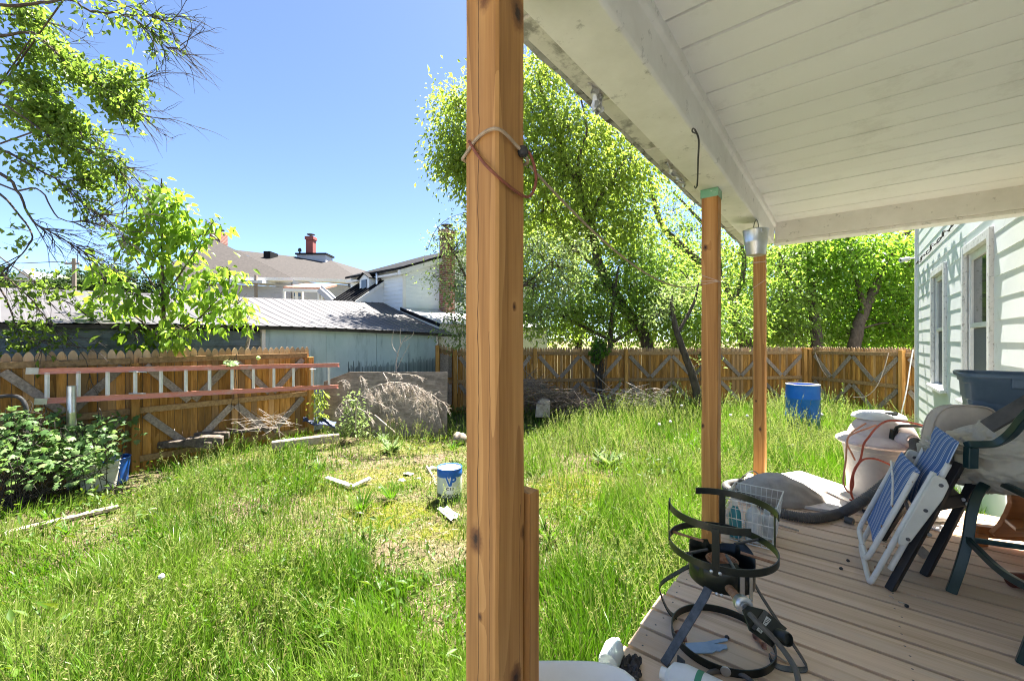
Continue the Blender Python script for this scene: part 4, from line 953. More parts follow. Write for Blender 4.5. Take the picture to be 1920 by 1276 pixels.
# ---------------------------------------------------------------- trees
M['bark'] = surf('grey_brown_bark', (.045,.036,.028), (.13,.105,.08), 14, (1,1,.25), .95, bstr=.9, bdist=.02, fine=22, spec=.1)
M['twig'] = surf('dark_twig_bark', (.035,.030,.027), (.09,.078,.068), 30, rough=.9, bstr=.3, spec=.1)
def arr(p): return np.array(tuple(p), float)
def tree(name, label, cat, trunks, blobs, lm, ll=.10, lw=.5, n_cl=22, n_lf=40, cr=.22, droop=.45, seed=0, group=None, big=False, fold=.25, curl=.15, twig_r=.008, tmat=None, hue=(0,1), limb_r=.035, local_hue=None):
    r = np.random.default_rng(seed); rr = random.Random(seed)
    base = trunks[0][0][0]; root = thing(name, label, cat, (base[0], base[1], 0), group=group)
    tb = MB(); nodes = []; parts = []
    for pts, r0, r1 in trunks:
        sp = spline(pts, 6); n = len(sp); rs = [r0+(r1-r0)*i/(n-1) for i in range(n)]
        sp = [p+Vector((rr.uniform(-1,1), rr.uniform(-1,1), 0))*rs[i]*.12 for i, p in enumerate(sp)]
        tb.tube(sp, rs, 10 if r0 > .05 else 6); nodes += [(arr(p), rs[i]) for i, p in enumerate(sp) if i > 1]
    npos = np.array([q[0] for q in nodes])
    for bl in blobs:
        c, rx, ry, rzz = bl[:4]; k = bl[4] if len(bl) > 4 else 1.0; hoff = bl[5] if len(bl) > 5 else 0
        c = arr(c); d = np.linalg.norm((npos-c)*np.array([1,1,1.0]), axis=1)+np.maximum(0, npos[:, 2]-c[2])*1.2
        i = int(np.argmin(d)); s = npos[i]; L_ = np.linalg.norm(c-s); mid = (s+c)/2+np.array([0,0,.12*L_])+r.normal(size=3)*L_*.06
        lr = min(limb_r*max(.4, min(1.3, L_/2)), nodes[i][1]*.8)
        limb = spline([s, mid, c], 4); tb.tube(limb, [lr+(twig_r-lr)*j/(len(limb)-1) for j in range(len(limb))], 6)
        lp_ = np.array([arr(p) for p in limb[2:]])
        nc = max(3, int(n_cl*k)); u = unit(r.normal(size=(nc, 3))); rad = r.random(nc)**.45
        pts = c+u*rad[:, None]*np.array([rx, ry, rzz])
        for p in pts:
            e = lp_[int(np.argmin(np.linalg.norm(lp_-p, axis=1)))]
            md = (e+p)/2+np.array([0,0,.05])+r.normal(size=3)*.05
            tb.tube([Vector(e), Vector(md), Vector(p)], [twig_r, twig_r*.7, twig_r*.35], 4, caps=False)
            nl = rr.randint(int(n_lf*.6), int(n_lf*1.4)); t = r.random(nl)
            off = r.normal(size=(nl, 3))*cr*np.array([1,1,.62])
            pos = p+off; outw = unit(p-c)*.45+unit(off)*.6
            dd = outw+r.normal(size=(nl, 3))*.5; dd[:, 2] -= droop
            nn = r.normal(size=(nl, 3))*.55; nn[:, 2] += 1
            hv = np.clip(hue[0]+(hue[1]-hue[0])*(.5+hoff+(.42*(r.random()-.5)+.32*(r.random(nl)-.5))), 0, 1)
            L2 = ll*(.40+1.05*r.random(nl)**1.4); parts.append(leaves(pos, dd, nn, L2, L2*lw*(.8+.4*r.random(nl)), hv, fold, big, curl))
    tb.build('trunk', tmat or M['bark'], root, smooth=True, ang=70)
    v, q, t, a = merge(parts); np_mesh('crown', v, q, t, a, lm, root); return root
def B(px, py, Y, rp, k=1.0, hoff=0, ry=None):
    rm = rp/F*Y; return (P(px, py, Y), rm, ry or rm, rm*.9, k, hoff)
M['leaf_yellow'] = leaf_mat('yellow_green_leaf', [(0,(.08,.135,.022)), (.35,(.15,.215,.032)), (.7,(.22,.28,.045)), (1,(.28,.32,.07))], .54, (.50,.68,.07), .45)
M['leaf_green'] = leaf_mat('mid_green_leaf', [(0,(.045,.10,.022)), (.4,(.09,.17,.034)), (.75,(.15,.235,.05)), (1,(.24,.32,.08))], .55, (.44,.68,.06), .45)
M['leaf_pale'] = leaf_mat('pale_green_leaf', [(0,(.08,.135,.04)), (.4,(.15,.215,.07)), (.75,(.23,.30,.11)), (1,(.32,.37,.17))], .48, (.38,.52,.12), .5)
M['leaf_deep'] = leaf_mat('deep_green_leaf', [(0,(.035,.09,.014)), (.4,(.07,.16,.022)), (.75,(.12,.225,.032)), (1,(.21,.31,.05))], .56, (.42,.72,.035), .45)
G = 'trees behind the back fence'
M['leaf_far'] = leaf_mat('far_dark_leaf', [(0,(.012,.030,.010)), (.5,(.028,.062,.016)), (1,(.06,.105,.025))], .3, (.06,.12,.02), .6)
YA = 13.2
tree('boxelder_tree', 'tall yellow-green tree with forked leaning trunk, behind the broad porch post', 'tree',
    [([P(1222,760,12.6), P(1213,640,12.7), P(1168,575,13), P(1128,505,YA), P(1108,430,YA), P(1090,370,YA), P(1060,300,YA), P(1035,230,YA+.2), P(1010,150,YA+.3)], .20, .05),
     ([P(1108,440,YA), P(1120,380,YA-.3), P(1160,320,YA-.3), P(1190,260,YA-.2)], .08, .03),
     ([P(1128,505,YA), P(1060,450,YA+.4), P(1040,400,YA+.5), P(990,320,YA+.6), P(930,250,YA+.4), P(870,210,YA)], .10, .03),
     ([P(1090,370,YA), P(1085,300,YA-.6), P(1100,240,YA-.8), P(1080,150,YA-.8)], .06, .02)],
    [B(1020,140,YA,44,.8,.15), B(1000,205,YA,60,1.1,.1), B(1062,240,YA-.5,62,1.2,.15), B(1130,255,YA,55,1.1,.2), B(1190,310,YA,46,.8,.15), B(1000,300,YA,66,1.3,.1), B(1080,330,YA-.6,72,1.4,.1),
     B(1155,350,YA,55,1,.1), B(1020,395,YA+.3,66,1.3), B(1100,420,YA,66,1.2), B(1175,425,YA,55,1), B(930,300,YA+.3,80,1.3,.05), B(930,420,YA+.3,80,1.2), B(930,180,YA+.3,60,.8,.1),
     B(862,200,YA,26,.7,.1), B(852,250,YA,22,.6), B(850,310,YA,26,.6), B(880,290,YA,30,.7), B(875,340,YA,22,.4), B(1090,110,YA,50,.5,.1)],
    M['leaf_yellow'], .15, .46, 56, 34, .38, .55, 101, G, hue=(.15,.95))
YC = 14.6
tree('leaning_tree', 'sparse tree with dark trunk leaning left, seen between the two pine posts', 'tree',
    [([P(1412,770,13.8), P(1398,645,14), P(1372,580,14.2), P(1352,530,YC), P(1310,490,YC), P(1270,455,YC), P(1240,420,YC), P(1225,370,YC), P(1215,320,YC)], .24, .05),
     ([P(1352,530,YC), P(1340,450,YC), P(1300,400,YC+.2), P(1262,360,YC+.2)], .09, .03), ([P(1372,580,14.2), P(1395,500,YC), P(1385,430,YC), P(1380,360,YC)], .10, .03)],
    [B(1232,352,YC,34,.5), B(1262,395,YC,40,.6), B(1298,432,YC,40,.6), B(1250,450,YC,40,.7), B(1340,470,YC,34,.6), B(1385,475,YC,34,.6), B(1390,400,YC,60,.8), B(1330,360,YC,70,.8), B(1290,520,YC,44,1.0), B(1350,540,YC,44,1.1), B(1225,500,YC,44,1.0), B(1390,530,YC,44,1.0), B(1445,470,YC+.4,36,.6)],
    M['leaf_green'], .115, .46, 36, 26, .32, .5, 102, G, hue=(.2,1.2))
YD = 13.6
tree('maple_tree', 'deep green tree with slanting dark limb, next to the white house', 'tree',
    [([P(1598,780,12.9), P(1602,645,13), P(1622,580,13.3), P(1645,530,YD), P(1668,480,YD), P(1705,430,YD), P(1750,380,YD)], .20, .06),
     ([P(1622,580,13.3), P(1600,500,YD), P(1590,440,YD), P(1580,380,YD)], .09, .03)],
    [B(1600,480,YD-.4,52,1.4,-.05), B(1650,470,YD,46,1.2,.05), B(1700,500,YD,46,1.4,.1), B(1690,560,YD,52,1.5,.05), B(1620,550,YD+.5,52,1.4,-.1), B(1580,570,YD+.4,46,1.2,-.1), B(1650,610,YD+.4,50,1.4,-.1), B(1700,620,YD,40,1.2,0), B(1590,625,YD+.5,44,1.2,-.15),
     B(1580,440,YD,40,.8), B(1740,470,YD,50,1.0), B(1560,510,YD,40,1.0)],
    M['leaf_deep'], .135, .64, 38, 28, .36, .4, 103, G, hue=(.25,1.25))
YE = 14.2
tree('dark_trunk_tree', 'green tree with upright dark trunk, straight behind the fence corner', 'tree',
    [([P(1540,780,13.2), P(1532,645,13.3), P(1525,580,13.8), P(1520,520,YE), P(1518,460,YE), P(1512,400,YE)], .20, .05), ([P(1525,580,13.8), P(1480,520,YE), P(1460,470,YE)], .08, .03)],
    [B(1462,500,YE,46,1.1), B(1500,480,YE,44,1.1), B(1540,470,YE,40,.8), B(1470,560,YE-.6,52,1.5,.1), B(1520,555,YE,50,1.4), B(1480,620,YE-.5,48,1.4,.1), B(1535,615,YE+.3,48,1.3,-.1), B(1440,590,YE,44,1.3), B(1500,440,YE,36,.5), B(1445,620,YE,36,1)],
    M['leaf_green'], .13, .54, 37, 27, .36, .45, 104, G, hue=(.2,1.2))
YG = 12.4
tree('understory_tree', 'low bushy green tree filling the gap above the middle of the back fence', 'tree',
    [([P(1150,770,12.2), P(1145,640,12.3), P(1150,560,YG), P(1160,500,YG)], .10, .03), ([P(1150,640,12.3), P(1050,590,YG), P(1000,560,YG)], .06, .02), ([P(1150,640,12.3), P(1250,580,YG), P(1300,540,YG)], .06, .02)],
    [B(1010,590,YG,50,1.3), B(1070,585,YG,52,1.5), B(1130,600,YG,48,1.4,-.05), B(1120,540,YG+.5,52,1.4,-.05), B(1185,545,YG+.4,52,1.4), B(1240,545,YG,48,1.4,.1), B(1200,600,YG+.3,46,1.3,-.1), B(1265,600,YG,50,1.5,.1), B(1310,570,YG,44,1.4,.1), B(1320,620,YG,36,1.2,.05), B(1380,600,YG+.5,44,1.3), B(1180,490,YG+.6,46,1.1), B(1240,490,YG+.4,40,.9), B(940,590,YG,60,1.4)],
    M['leaf_green'], .115, .5, 44, 28, .33, .4, 105, G, hue=(.25,1.25))
YP = 10.0
tree('pale_leaved_tree', 'pale green loose shrub tree leaning out from beside the broad porch post', 'tree',
    [([P(925,790,9.6), P(925,640,9.8), P(935,560,YP), P(960,500,YP)], .08, .025), ([P(925,640,9.8), P(890,560,YP), P(855,480,YP), P(820,425,YP)], .05, .012), ([P(935,580,9.9), P(1000,520,YP), P(1050,480,YP)], .05, .015)],
    [B(1000,470,YP,44,1.2,.15), B(1045,500,YP,46,1.2,.15), B(1075,470,YP,34,.7,.1), B(1000,535,YP,50,1.3,.05), B(1060,545,YP,40,1.0,.05), B(930,480,YP,60,1.2,.1), B(930,570,YP,60,1.2), B(1010,595,YP,40,.9),
     B(850,470,YP,20,.45), B(862,510,YP,26,.7,.1), B(845,540,YP,18,.45), B(870,560,YP,24,.6), B(855,600,YP,20,.6), B(862,630,YP,20,.6,-.1), B(832,445,YP,14,.3), B(815,520,YP,10,.2), B(875,450,YP,24,.5)],
    M['leaf_pale'], .085, .44, 36, 18, .24, .35, 106, G, twig_r=.006, hue=(.1,1.0))
# further trees
for i, (px, Y, top, wd, sd_) in enumerate(((1080,19,330,150,201), (1260,20,470,120,202), (1420,19,430,120,203), (1560,19.5,420,120,204), (1700,18.5,430,110,205), (985,20,420,120,206))):
    bl = []; r_ = random.Random(sd_)
    yy = 620
    while yy > top:
        for dx in (-.62, 0, .62): bl.append(B(px+dx*wd*(1-.35*(620-yy)/(640-top))+r_.uniform(-12,12), yy+r_.uniform(-12,12), Y+r_.uniform(-.8,.8), 40, 1.0, r_.uniform(-.1,.15)))
        yy -= 48
    tree('background_tree', ('bright tree crown glimpsed behind the tall forked tree', 'thin crown glimpsed behind the leaning sparse tree', 'green crown glimpsed right of the taped pine post', 'green crown glimpsed behind the upright dark trunk', 'green crown glimpsed behind the slanting limb by the white house', 'leafy crown glimpsed beside the broad post behind the pale shrub')[i],
        'tree', [([P(px,720,Y), P(px+8,560,Y), P(px-6,(top+600)/2,Y), P(px+4,top,Y)], .18, .05)], bl, M['leaf_yellow' if i in (0,2,3,5) else 'leaf_green'], .20, .60, 14, 34, .42, .4, sd_, 'crowns beyond the back fence', twig_r=.012)
for i, (px, Y, y0, rp) in enumerate(((205,38,520,34), (92,42,520,34), (150,40,545,40), (20,44,540,36), (275,40,550,34))):
    r_ = random.Random(300+i); bl = [B(px+r_.uniform(-1,1)*rp, y0+r_.uniform(-.6,.7)*rp, Y+r_.uniform(-1,1), rp*.5, 1.0, r_.uniform(-.1,.1)) for _ in range(8)]
    tree('distant_tree', ('round dark distant tree right of the utility pole', 'dark distant tree left of the utility pole', 'low distant tree behind the utility pole', 'distant tree behind the leaves at the far left edge', 'low distant tree just behind the sapling')[i], 'tree',
        [([P(px,700,Y), P(px,600,Y), P(px,y0,Y)], .25, .08)], bl, M['leaf_far'], .30, .6, 16, 34, .5, .3, 300+i, 'distant trees beyond the shed roof', twig_r=.02)
# sapling between the left fence and the shed
YS = 6.35
bl = [(303,350,18),(287,375,30),(330,388,30),(395,420,24),(262,418,36),(335,432,42),(240,450,24),(285,480,44),(348,490,46),(198,500,18),(210,530,30),(258,552,50),(325,560,48),(392,535,36),(430,520,30),(445,570,32),(400,592,42),(330,618,48),(252,620,44),(200,590,34),(180,560,18),(460,605,18),(300,420,40),(372,445,30)]
tree('sapling_tree', 'bright green large-leaved sapling between the left fence and the shed', 'tree',
    [([P(308,900,6.4), P(308,640,6.4), P(306,560,YS), P(304,470,YS), P(303,380,YS), P(303,335,YS)], .035, .008), ([P(308,640,6.4), P(250,590,YS), P(205,560,YS-.1)], .018, .006), ([P(308,640,6.4), P(380,590,YS), P(430,530,YS+.1)], .018, .006), ([P(306,560,YS), P(360,480,YS), P(400,415,YS)], .014, .005), ([P(306,560,YS), P(250,480,YS), P(225,425,YS)], .014, .005)],
    [B(x_, y_, YS+rng.uniform(-.25,.25), r_*.9, r_/42.0, rng.uniform(-.05,.2)) for x_, y_, r_ in bl],
    leaf_mat('sapling_leaf', [(0,(.04,.10,.012)), (.4,(.12,.22,.025)), (.75,(.20,.31,.04)), (1,(.30,.38,.07))], .55, (.42,.66,.04), .4), .14, .52, 14, 8, .09, .75, 107, None, True, .22, .35, .005, limb_r=.012)

# ---------------------------------------------------------------- tree reaching in over the yard from the left
def overhang():
    r = np.random.default_rng(77); rr = random.Random(77)
    base = Vector((-9.6, 7.0, 0)); root = thing('overhanging_tree', 'tree reaching in from the left edge with bare drooping twigs against the sky', 'tree', tuple(base))
    tb = MB(); tw = MB(); parts = []; Y = 5.6
    top = Vector((-9.3, 6.8, 4.2)); tb.tube(spline([base, Vector((-9.5,6.9,2)), top, Vector((-9.2,6.5,7.2))], 6), .17, 10)
    def px(l): return [P(x/1.933, y/1.933, Y+dy) for x, y, dy in l]
    def twigs(path, n, ln, rad, lv, spread=.6, depth=0):
        for i in range(n):
            t = rr.uniform(.12, 1.0); k = min(int(t*(len(path)-1)), len(path)-2); p = path[k].lerp(path[k+1], t*(len(path)-1)-k)
            d = (path[k+1]-path[k]).normalized(); q = Vector(r.normal(size=3)); q.y *= .6
            d = (d+q*spread*.55).normalized(); L_ = ln*rr.uniform(.45,1.1)
            pts = [p]; cur = d
            for s in range(4):
                cur = (cur+Vector(r.normal(size=3))*.16+Vector((0,0,-.05))).normalized(); pts.append(pts[-1]+cur*L_/4)
            tw.tube(pts, [rad*(1-.18*s) for s in range(5)], 4, caps=False)
            if depth < 1: twigs(pts, 4, ln*.6, rad*.62, lv, spread, depth+1)
            if lv: leafy(pts, lv, i)
    def leafy(pts, lv, i=0):
        n = int(lv*rr.uniform(.06,.40)); P_ = np.array([arr(p) for p in pts]); k = r.integers(1, len(P_), n)
        pos = P_[k]+r.normal(size=(n,3))*.085; d = r.normal(size=(n,3))*.8; d[:, 2] -= .55
        nn = r.normal(size=(n,3))*.6; nn[:, 2] += 1; L2 = .055+.06*r.random(n)
        parts.append(leaves(pos, d, nn, L2, L2*.52, np.clip(.5+.25*(rr.random()-.5)+.5*(r.random(n)-.5), 0, 1), .22, False, .2))
    T = top
    lines = [  # (points, base radius, bare side twigs, leafy side twigs, leaves per twig)
        ([(-200,-60,.4),(0,20,0),(150,10,0),(250,0,-.2),(330,40,-.2),(430,50,-.2),(520,90,-.3),(600,165,-.3),(665,180,-.3)], .020, 34, 14, 12),
        ([(250,-30,0),(430,10,0),(560,65,-.2),(645,72,-.2)], .008, 14, 8, 8),
        ([(-200,120,.6),(0,130,.3),(120,120,.2),(200,190,.2),(280,260,.2),(400,330,.1),(470,390,0),(540,435,0)], .018, 26, 30, 34),
        ([(120,130,.2),(250,215,.3),(380,270,.3),(470,300,.2),(520,290,.2)], .007, 14, 18, 30),
        ([(-200,300,.5),(0,340,.2),(130,390,.2),(240,440,.2),(320,470,.3)], .018, 8, 34, 40),
        ([(-200,380,.2),(0,380,0),(120,450,0),(220,520,0),(330,545,0),(420,600,0),(475,690,0)], .014, 26, 22, 26),
        ([(-200,470,.4),(0,540,0),(60,570,0),(200,650,0),(300,735,0),(400,800,0)], .020, 26, 14, 22),
        ([(120,480,.1),(250,570,.1),(310,620,.1),(350,640,.1)], .008, 4, 14, 24),
        ([(-200,560,.3),(0,630,-.2),(60,690,-.2),(120,800,-.2),(200,850,-.2),(320,920,-.2)], .022, 36, 0, 0),
        ([(0,700,-.1),(110,830,-.1),(95,900,-.2),(0,1000,-.3)], .012, 14, 2, 12),
        ([(60,690,-.2),(150,690,-.2),(210,790,-.1),(300,800,0),(380,770,.1)], .009, 16, 0, 0),
        ([(-200,840,.2),(-60,900,-.2),(20,1000,-.3),(110,1080,-.3),(190,1180,-.2),(240,1220,-.2)], .012, 6, 14, 13),
        ([(-60,950,-.2),(20,1080,-.3),(60,1180,-.3),(120,1230,-.3),(200,1250,-.3)], .010, 4, 14, 12),
        ([(-60,880,0),(40,960,-.1),(140,1030,-.1),(220,1090,-.1)], .008, 4, 9, 11)]
    lines += [([(-200,60+i*110,.5),(0,50+i*120,.5),(110+(i % 2)*40,60+i*120,.5),(210+(i % 2)*40,90+i*122,.5)], .010, 6, 14, 40) for i in range(4)]
    for pts, r0, nb, nl, lv in lines:
        p = spline(px(pts), 5); n = len(p); p = [q+Vector((rr.uniform(-1,1),0,rr.uniform(-1,1)))*.012 for q in p]
        tb.tube([T.lerp(p[0], .5)+Vector((0,0,.3))]+p, [r0*1.5]+[r0*1.25+(.0045-r0*1.25)*(i/(n-1))**.8 for i in range(n)], 6)
        tip = p[n//2:]
        if nb: twigs(tip, int(nb*.62), .72, .0066, 0, .42)
        if nl: twigs(p[n//4:int(n*.86)], nl, .32, .0048, lv)
    tb.build('trunk', M['bark'], root, smooth=True, ang=70); tw.build('twig', M['twig'], root, smooth=True, ang=80)
    v, q, t, a = merge(parts)
    np_mesh('crown', v, q, t, a, leaf_mat('overhang_leaf', [(0,(.055,.095,.016)), (.4,(.105,.165,.022)), (.75,(.15,.215,.035)), (1,(.25,.26,.07))], .48, (.36,.56,.06), .5), root)
overhang()
# crooked young tree standing in front of the back fence
tree('crooked_tree', 'crooked young tree trunk leaning across the front of the back fence', 'tree',
    [([P(1312,790,10.3), P(1308,745,10.3), P(1300,710,10.3), P(1284,665,10.3), P(1270,625,10.3), P(1262,590,10.4), P(1258,555,10.5)], .115, .05), ([P(1270,625,10.3), P(1300,570,10.5), P(1310,530,10.6)], .05, .02)],
    [B(1250,560,10.5,26,.6,.1), B(1285,545,10.6,26,.6,.1), B(1325,680,10.3,9,.2), B(1318,535,10.6,24,.5,.1), B(1225,590,10.4,22,.4,.1)], M['leaf_pale'], .085, .45, 20, 26, .16, .4, 108)
# ivy spilling over the back fence, shrub at the plywood, vine heap at the left
def lobed(pos, d, nrm, size, var, r):
    d = unit(d); s = unit(np.cross(d, nrm)); n = np.cross(s, d); N = len(pos)
    o_ = [(0,0),(.10,-.30),(.36,-.52),(.40,-.28),(.72,-.40),(.66,-.16),(1,0),(.66,.16),(.72,.40),(.40,.28),(.36,.52),(.10,.30)]
    vs = [pos+d*(size*.38)[:, None]+n*(size*.06)[:, None]]
    for a, b_ in o_: vs.append(pos+d*(size*a)[:, None]+s*(size*b_)[:, None]-n*(size*(.10*abs(b_)*2+.1*a*a))[:, None])
    v = np.stack(vs, 1).reshape(-1, 3); K = len(o_)+1; k = np.arange(N)[:, None]*K
    t = np.concatenate([k+np.array([0, 1+i, 1+(i+1) % (K-1)]) for i in range(K-1)], 0); return v, None, t, np.repeat(var, K)
def lobed_plant(name, label, cat, base, blobs, size, mat, seed, n=60, tilt=1.0, group=None):
    r = np.random.default_rng(seed); root = thing(name, label, cat, (base.x, base.y, 0), group=group); parts = []; st = MB(); b0 = Vector((base.x, base.y, 0))
    for (c, rx, ry, rzz, k, h) in blobs:
        nn_ = int(n*k); u = unit(r.normal(size=(nn_, 3))); pos = arr(c)+u*(r.random(nn_)**.4)[:, None]*np.array([rx, ry, rzz])
        pos[:, 2] = np.maximum(pos[:, 2], .03)
        d = r.normal(size=(nn_, 3))*.7+np.array([.1,-.35,-.25]); nr_ = r.normal(size=(nn_, 3))*.45+np.array([0,-.35,tilt])
        parts.append(lobed(pos, d, nr_, size*(.6+.7*r.random(nn_)), np.clip(.45+h+.6*(r.random(nn_)-.5), 0, 1), r))
        for p in pos[:max(3, nn_//6)]:
            m_ = (arr(c)+p)/2+r.normal(size=3)*.06; st.tube(spline([b0+Vector(r.normal(size=3)*np.array([.1,.1,0])), Vector(m_), Vector(p)], 3), .004, 4, caps=False)
    st.build('stem', M['twig'], root, smooth=True); v, q, t, a = merge(parts); np_mesh('foliage', v, q, t, a, mat, root); return root
M['vine'] = leaf_mat('vine_leaf', [(0,(.04,.10,.025)), (.4,(.10,.19,.06)), (.75,(.20,.29,.11)), (1,(.34,.40,.20))], .42, (.30,.48,.09), .5)
def YV(px, v=-7.35): return v/(UY*(px-960)/F-UX)
def Bv(px, py, Y, rp, k=1.0, h=0, ry=.30):
    if Y < 7: Y = YV(px)+(Y-5.3)*.8
    rm = rp/F*Y; return (P(px, py, Y), rm, ry, rm*.8, k, h)
lobed_plant('vine_heap', 'sprawling lobed-leaf vine heap under the left end of the ladder', 'vine', P(40,870,4.75),
    [Bv(-10,785,5.3,36,.7,.1), Bv(25,788,5.3,32,.7,.15), Bv(40,810,5.3,50,1.6,.05), Bv(0,850,5.2,50,1.6,.1), Bv(70,840,5.3,46,1.4,.1), Bv(110,815,5.5,36,.9,-.1), Bv(110,865,5.2,42,1.4,.05), Bv(60,790,5.4,26,.4,-.05), Bv(160,850,5.3,34,1.0,.1), Bv(40,880,5.0,46,1.0,0), Bv(150,880,5.0,40,.9,.12), Bv(-60,830,5.3,70,1.6,0), Bv(100,790,5.6,26,.5,-.15)], .074, M['vine'], 401, 62, 1.3)
lobed_plant('broadleaf_shrub', 'low broad-leaved shrub growing over the white bucket at the left fence', 'shrub', P(190,860,5.2),
    [Bv(150,815,5.5,28,.8,.2), Bv(180,800,5.5,30,.9,.05), Bv(205,795,5.6,26,.7,0), Bv(170,822,5.3,30,.7,.2), Bv(235,815,5.6,22,.6,.05), Bv(205,845,5.0,20,.7,.15), Bv(180,862,5.0,20,.6,.1), Bv(130,830,5.3,26,.7,.05), Bv(200,820,5.4,16,.3,.1)], .085, M['vine'], 402, 46, 1.3)
lobed_plant('ivy_clump', 'dark green ivy clump hanging over the top of the back fence', 'ivy', P(1125,770,11.0),
    [Bv(1122,645,11.0,16,1.2,-.1,.12), Bv(1120,662,10.95,16,1.4,-.1,.12), Bv(1132,655,10.95,14,1.0,-.1,.12), Bv(1115,676,10.9,8,.5,-.1,.1), Bv(1316,668,11.3,7,.5,-.1,.1)][:4], .085, M['leaf_deep'], 403, 90, .3)
lobed_plant('ivy_clump', 'small ivy tuft on the fence beside the crooked trunk', 'ivy', P(1318,770,11.3), [Bv(1316,668,11.25,8,.8,-.1,.1), Bv(1322,676,11.2,6,.5,-.1,.1)], .08, M['leaf_deep'], 404, 60, .3)
tree('leafy_shrub', 'small pale green shrub in front of the weathered plywood sheet', 'shrub', [([P(664,820,7.7), P(664,780,7.7), P(662,740,7.7)], .012, .004)],
    [B(660,745,7.7,10,.5,.1), B(663,765,7.7,14,.8,.1), B(660,790,7.7,22,1.2,-.15), B(672,785,7.7,20,1.0,.05), B(650,805,7.7,18,.9,-.25), B(675,805,7.6,16,.8,.1)], M['leaf_pale'], .055, .5, 16, 12, .07, .2, 109, twig_r=.003, limb_r=.008)
tree('willow_weed', 'tall drooping light green weed at the end of the left fence', 'plant', [([P(596,800,7.9), P(596,760,7.9), P(598,730,7.9)], .006, .003)],
    [B(600,738,7.9,9,.6,.2), B(597,755,7.9,11,.8,.2), B(593,775,7.9,12,.8,.1), B(602,782,7.9,9,.6,.1)], M['leaf_yellow'], .11, .22, 10, 11, .05, .9, 110, twig_r=.003, limb_r=.005, hue=(.3,1))
# broad dock-like weeds and grass tufts standing apart
def rosette(name, label, cat, p, n, ln, wd, mat, seed, up=1.2, group=None, hue=.5):
    r = np.random.default_rng(seed); root = thing(name, label, cat, (p.x, p.y, 0), group=group)
    a = r.random(n)*6.283; pos = np.stack([p.x+np.cos(a)*.03, p.y+np.sin(a)*.03, np.full(n, gzf(p.x, p.y))], 1)
    d = np.stack([np.cos(a), np.sin(a), up*(.5+r.random(n))], 1); nn = np.stack([-np.cos(a), -np.sin(a), np.full(n,.6)], 1)+r.normal(size=(n,3))*.15
    L2 = ln*(.55+.6*r.random(n)); v, q, t, av = leaves(pos, d, nn, L2, np.full(n, wd)*(.7+.6*r.random(n)), np.clip(hue+.4*(r.random(n)-.5), 0, 1), .12, True, .3)
    np_mesh('foliage', v, q, t, av, mat, root); return root
for px, py, n, ln, wd, lab in ((735,838,46,.30,.05,'bright leafy dock weed with tall bare stalks left of the fuel pail'), (1140,862,44,.30,.055,'rosette weed with broad upright leaves in the grass right of the broad post'), (720,815,26,.20,.035,'small leafy weed at the foot of the plywood sheet')):
    rosette('dock_weed', lab, 'weed', PG(px, py+10), n, ln, wd, M['vine'], px, 1.5, 'broad-leaved weeds', .8)
for px, py, n, ln, lab in ((678,945,60,.26,'dark tuft of long grass just right of the white wood strips'), (733,925,46,.26,'grass tuft standing beside the white scraps'), (690,1020,36,.20,'grass tuft in the worn ground below the white wood strips'), (850,830,60,.24,'spiky grass tuft left of the broad post near a stone'), (600,870,60,.25,'grass tuft left of the white wood strips'), (1030,1000,46,.3,'grass tuft close to the right edge of the broad post'),
        (95,960,40,.16,'small grass tuft on the bare soil at the far left'), (20,905,60,.28,'tall grass tuft at the left edge below the vine'), (130,985,30,.16,'short grass tuft near the buried plank')):
    rosette('grass_tuft', lab, 'grass tuft', PG(px, py+14), n, ln, .012, M['grass'], px+7, 2.2, 'grass tufts in the worn lawn', .55)
# dock stalks
st = thing('dry_stalks', 'cluster of pale upright seed stalks rising from the bright dock weed', 'stalks', tuple(PG(738,845))); mb = MB(); hd = MB(); r_ = random.Random(4)
for i in range(13):
    a = PG(738+r_.uniform(-9,9), 842+r_.uniform(-4,4)); a.z = 0; b_ = a+V(r_.uniform(-.08,.08), r_.uniform(-.05,.05), r_.uniform(.42,.60)); mb.tube([a, a.lerp(b_,.5)+V(r_.uniform(-.01,.01),0,0), b_], .004, 5)
    for j in range(6): c = b_+V(r_.uniform(-.018,.018), r_.uniform(-.018,.018), r_.uniform(-.02,.02)); hd.lathe([(0,-.010),(.008,0),(0,.010)], c, 5)
mb.build('stalk', M['seed'], st); hd.build('seed_head', M['thatch'], st)
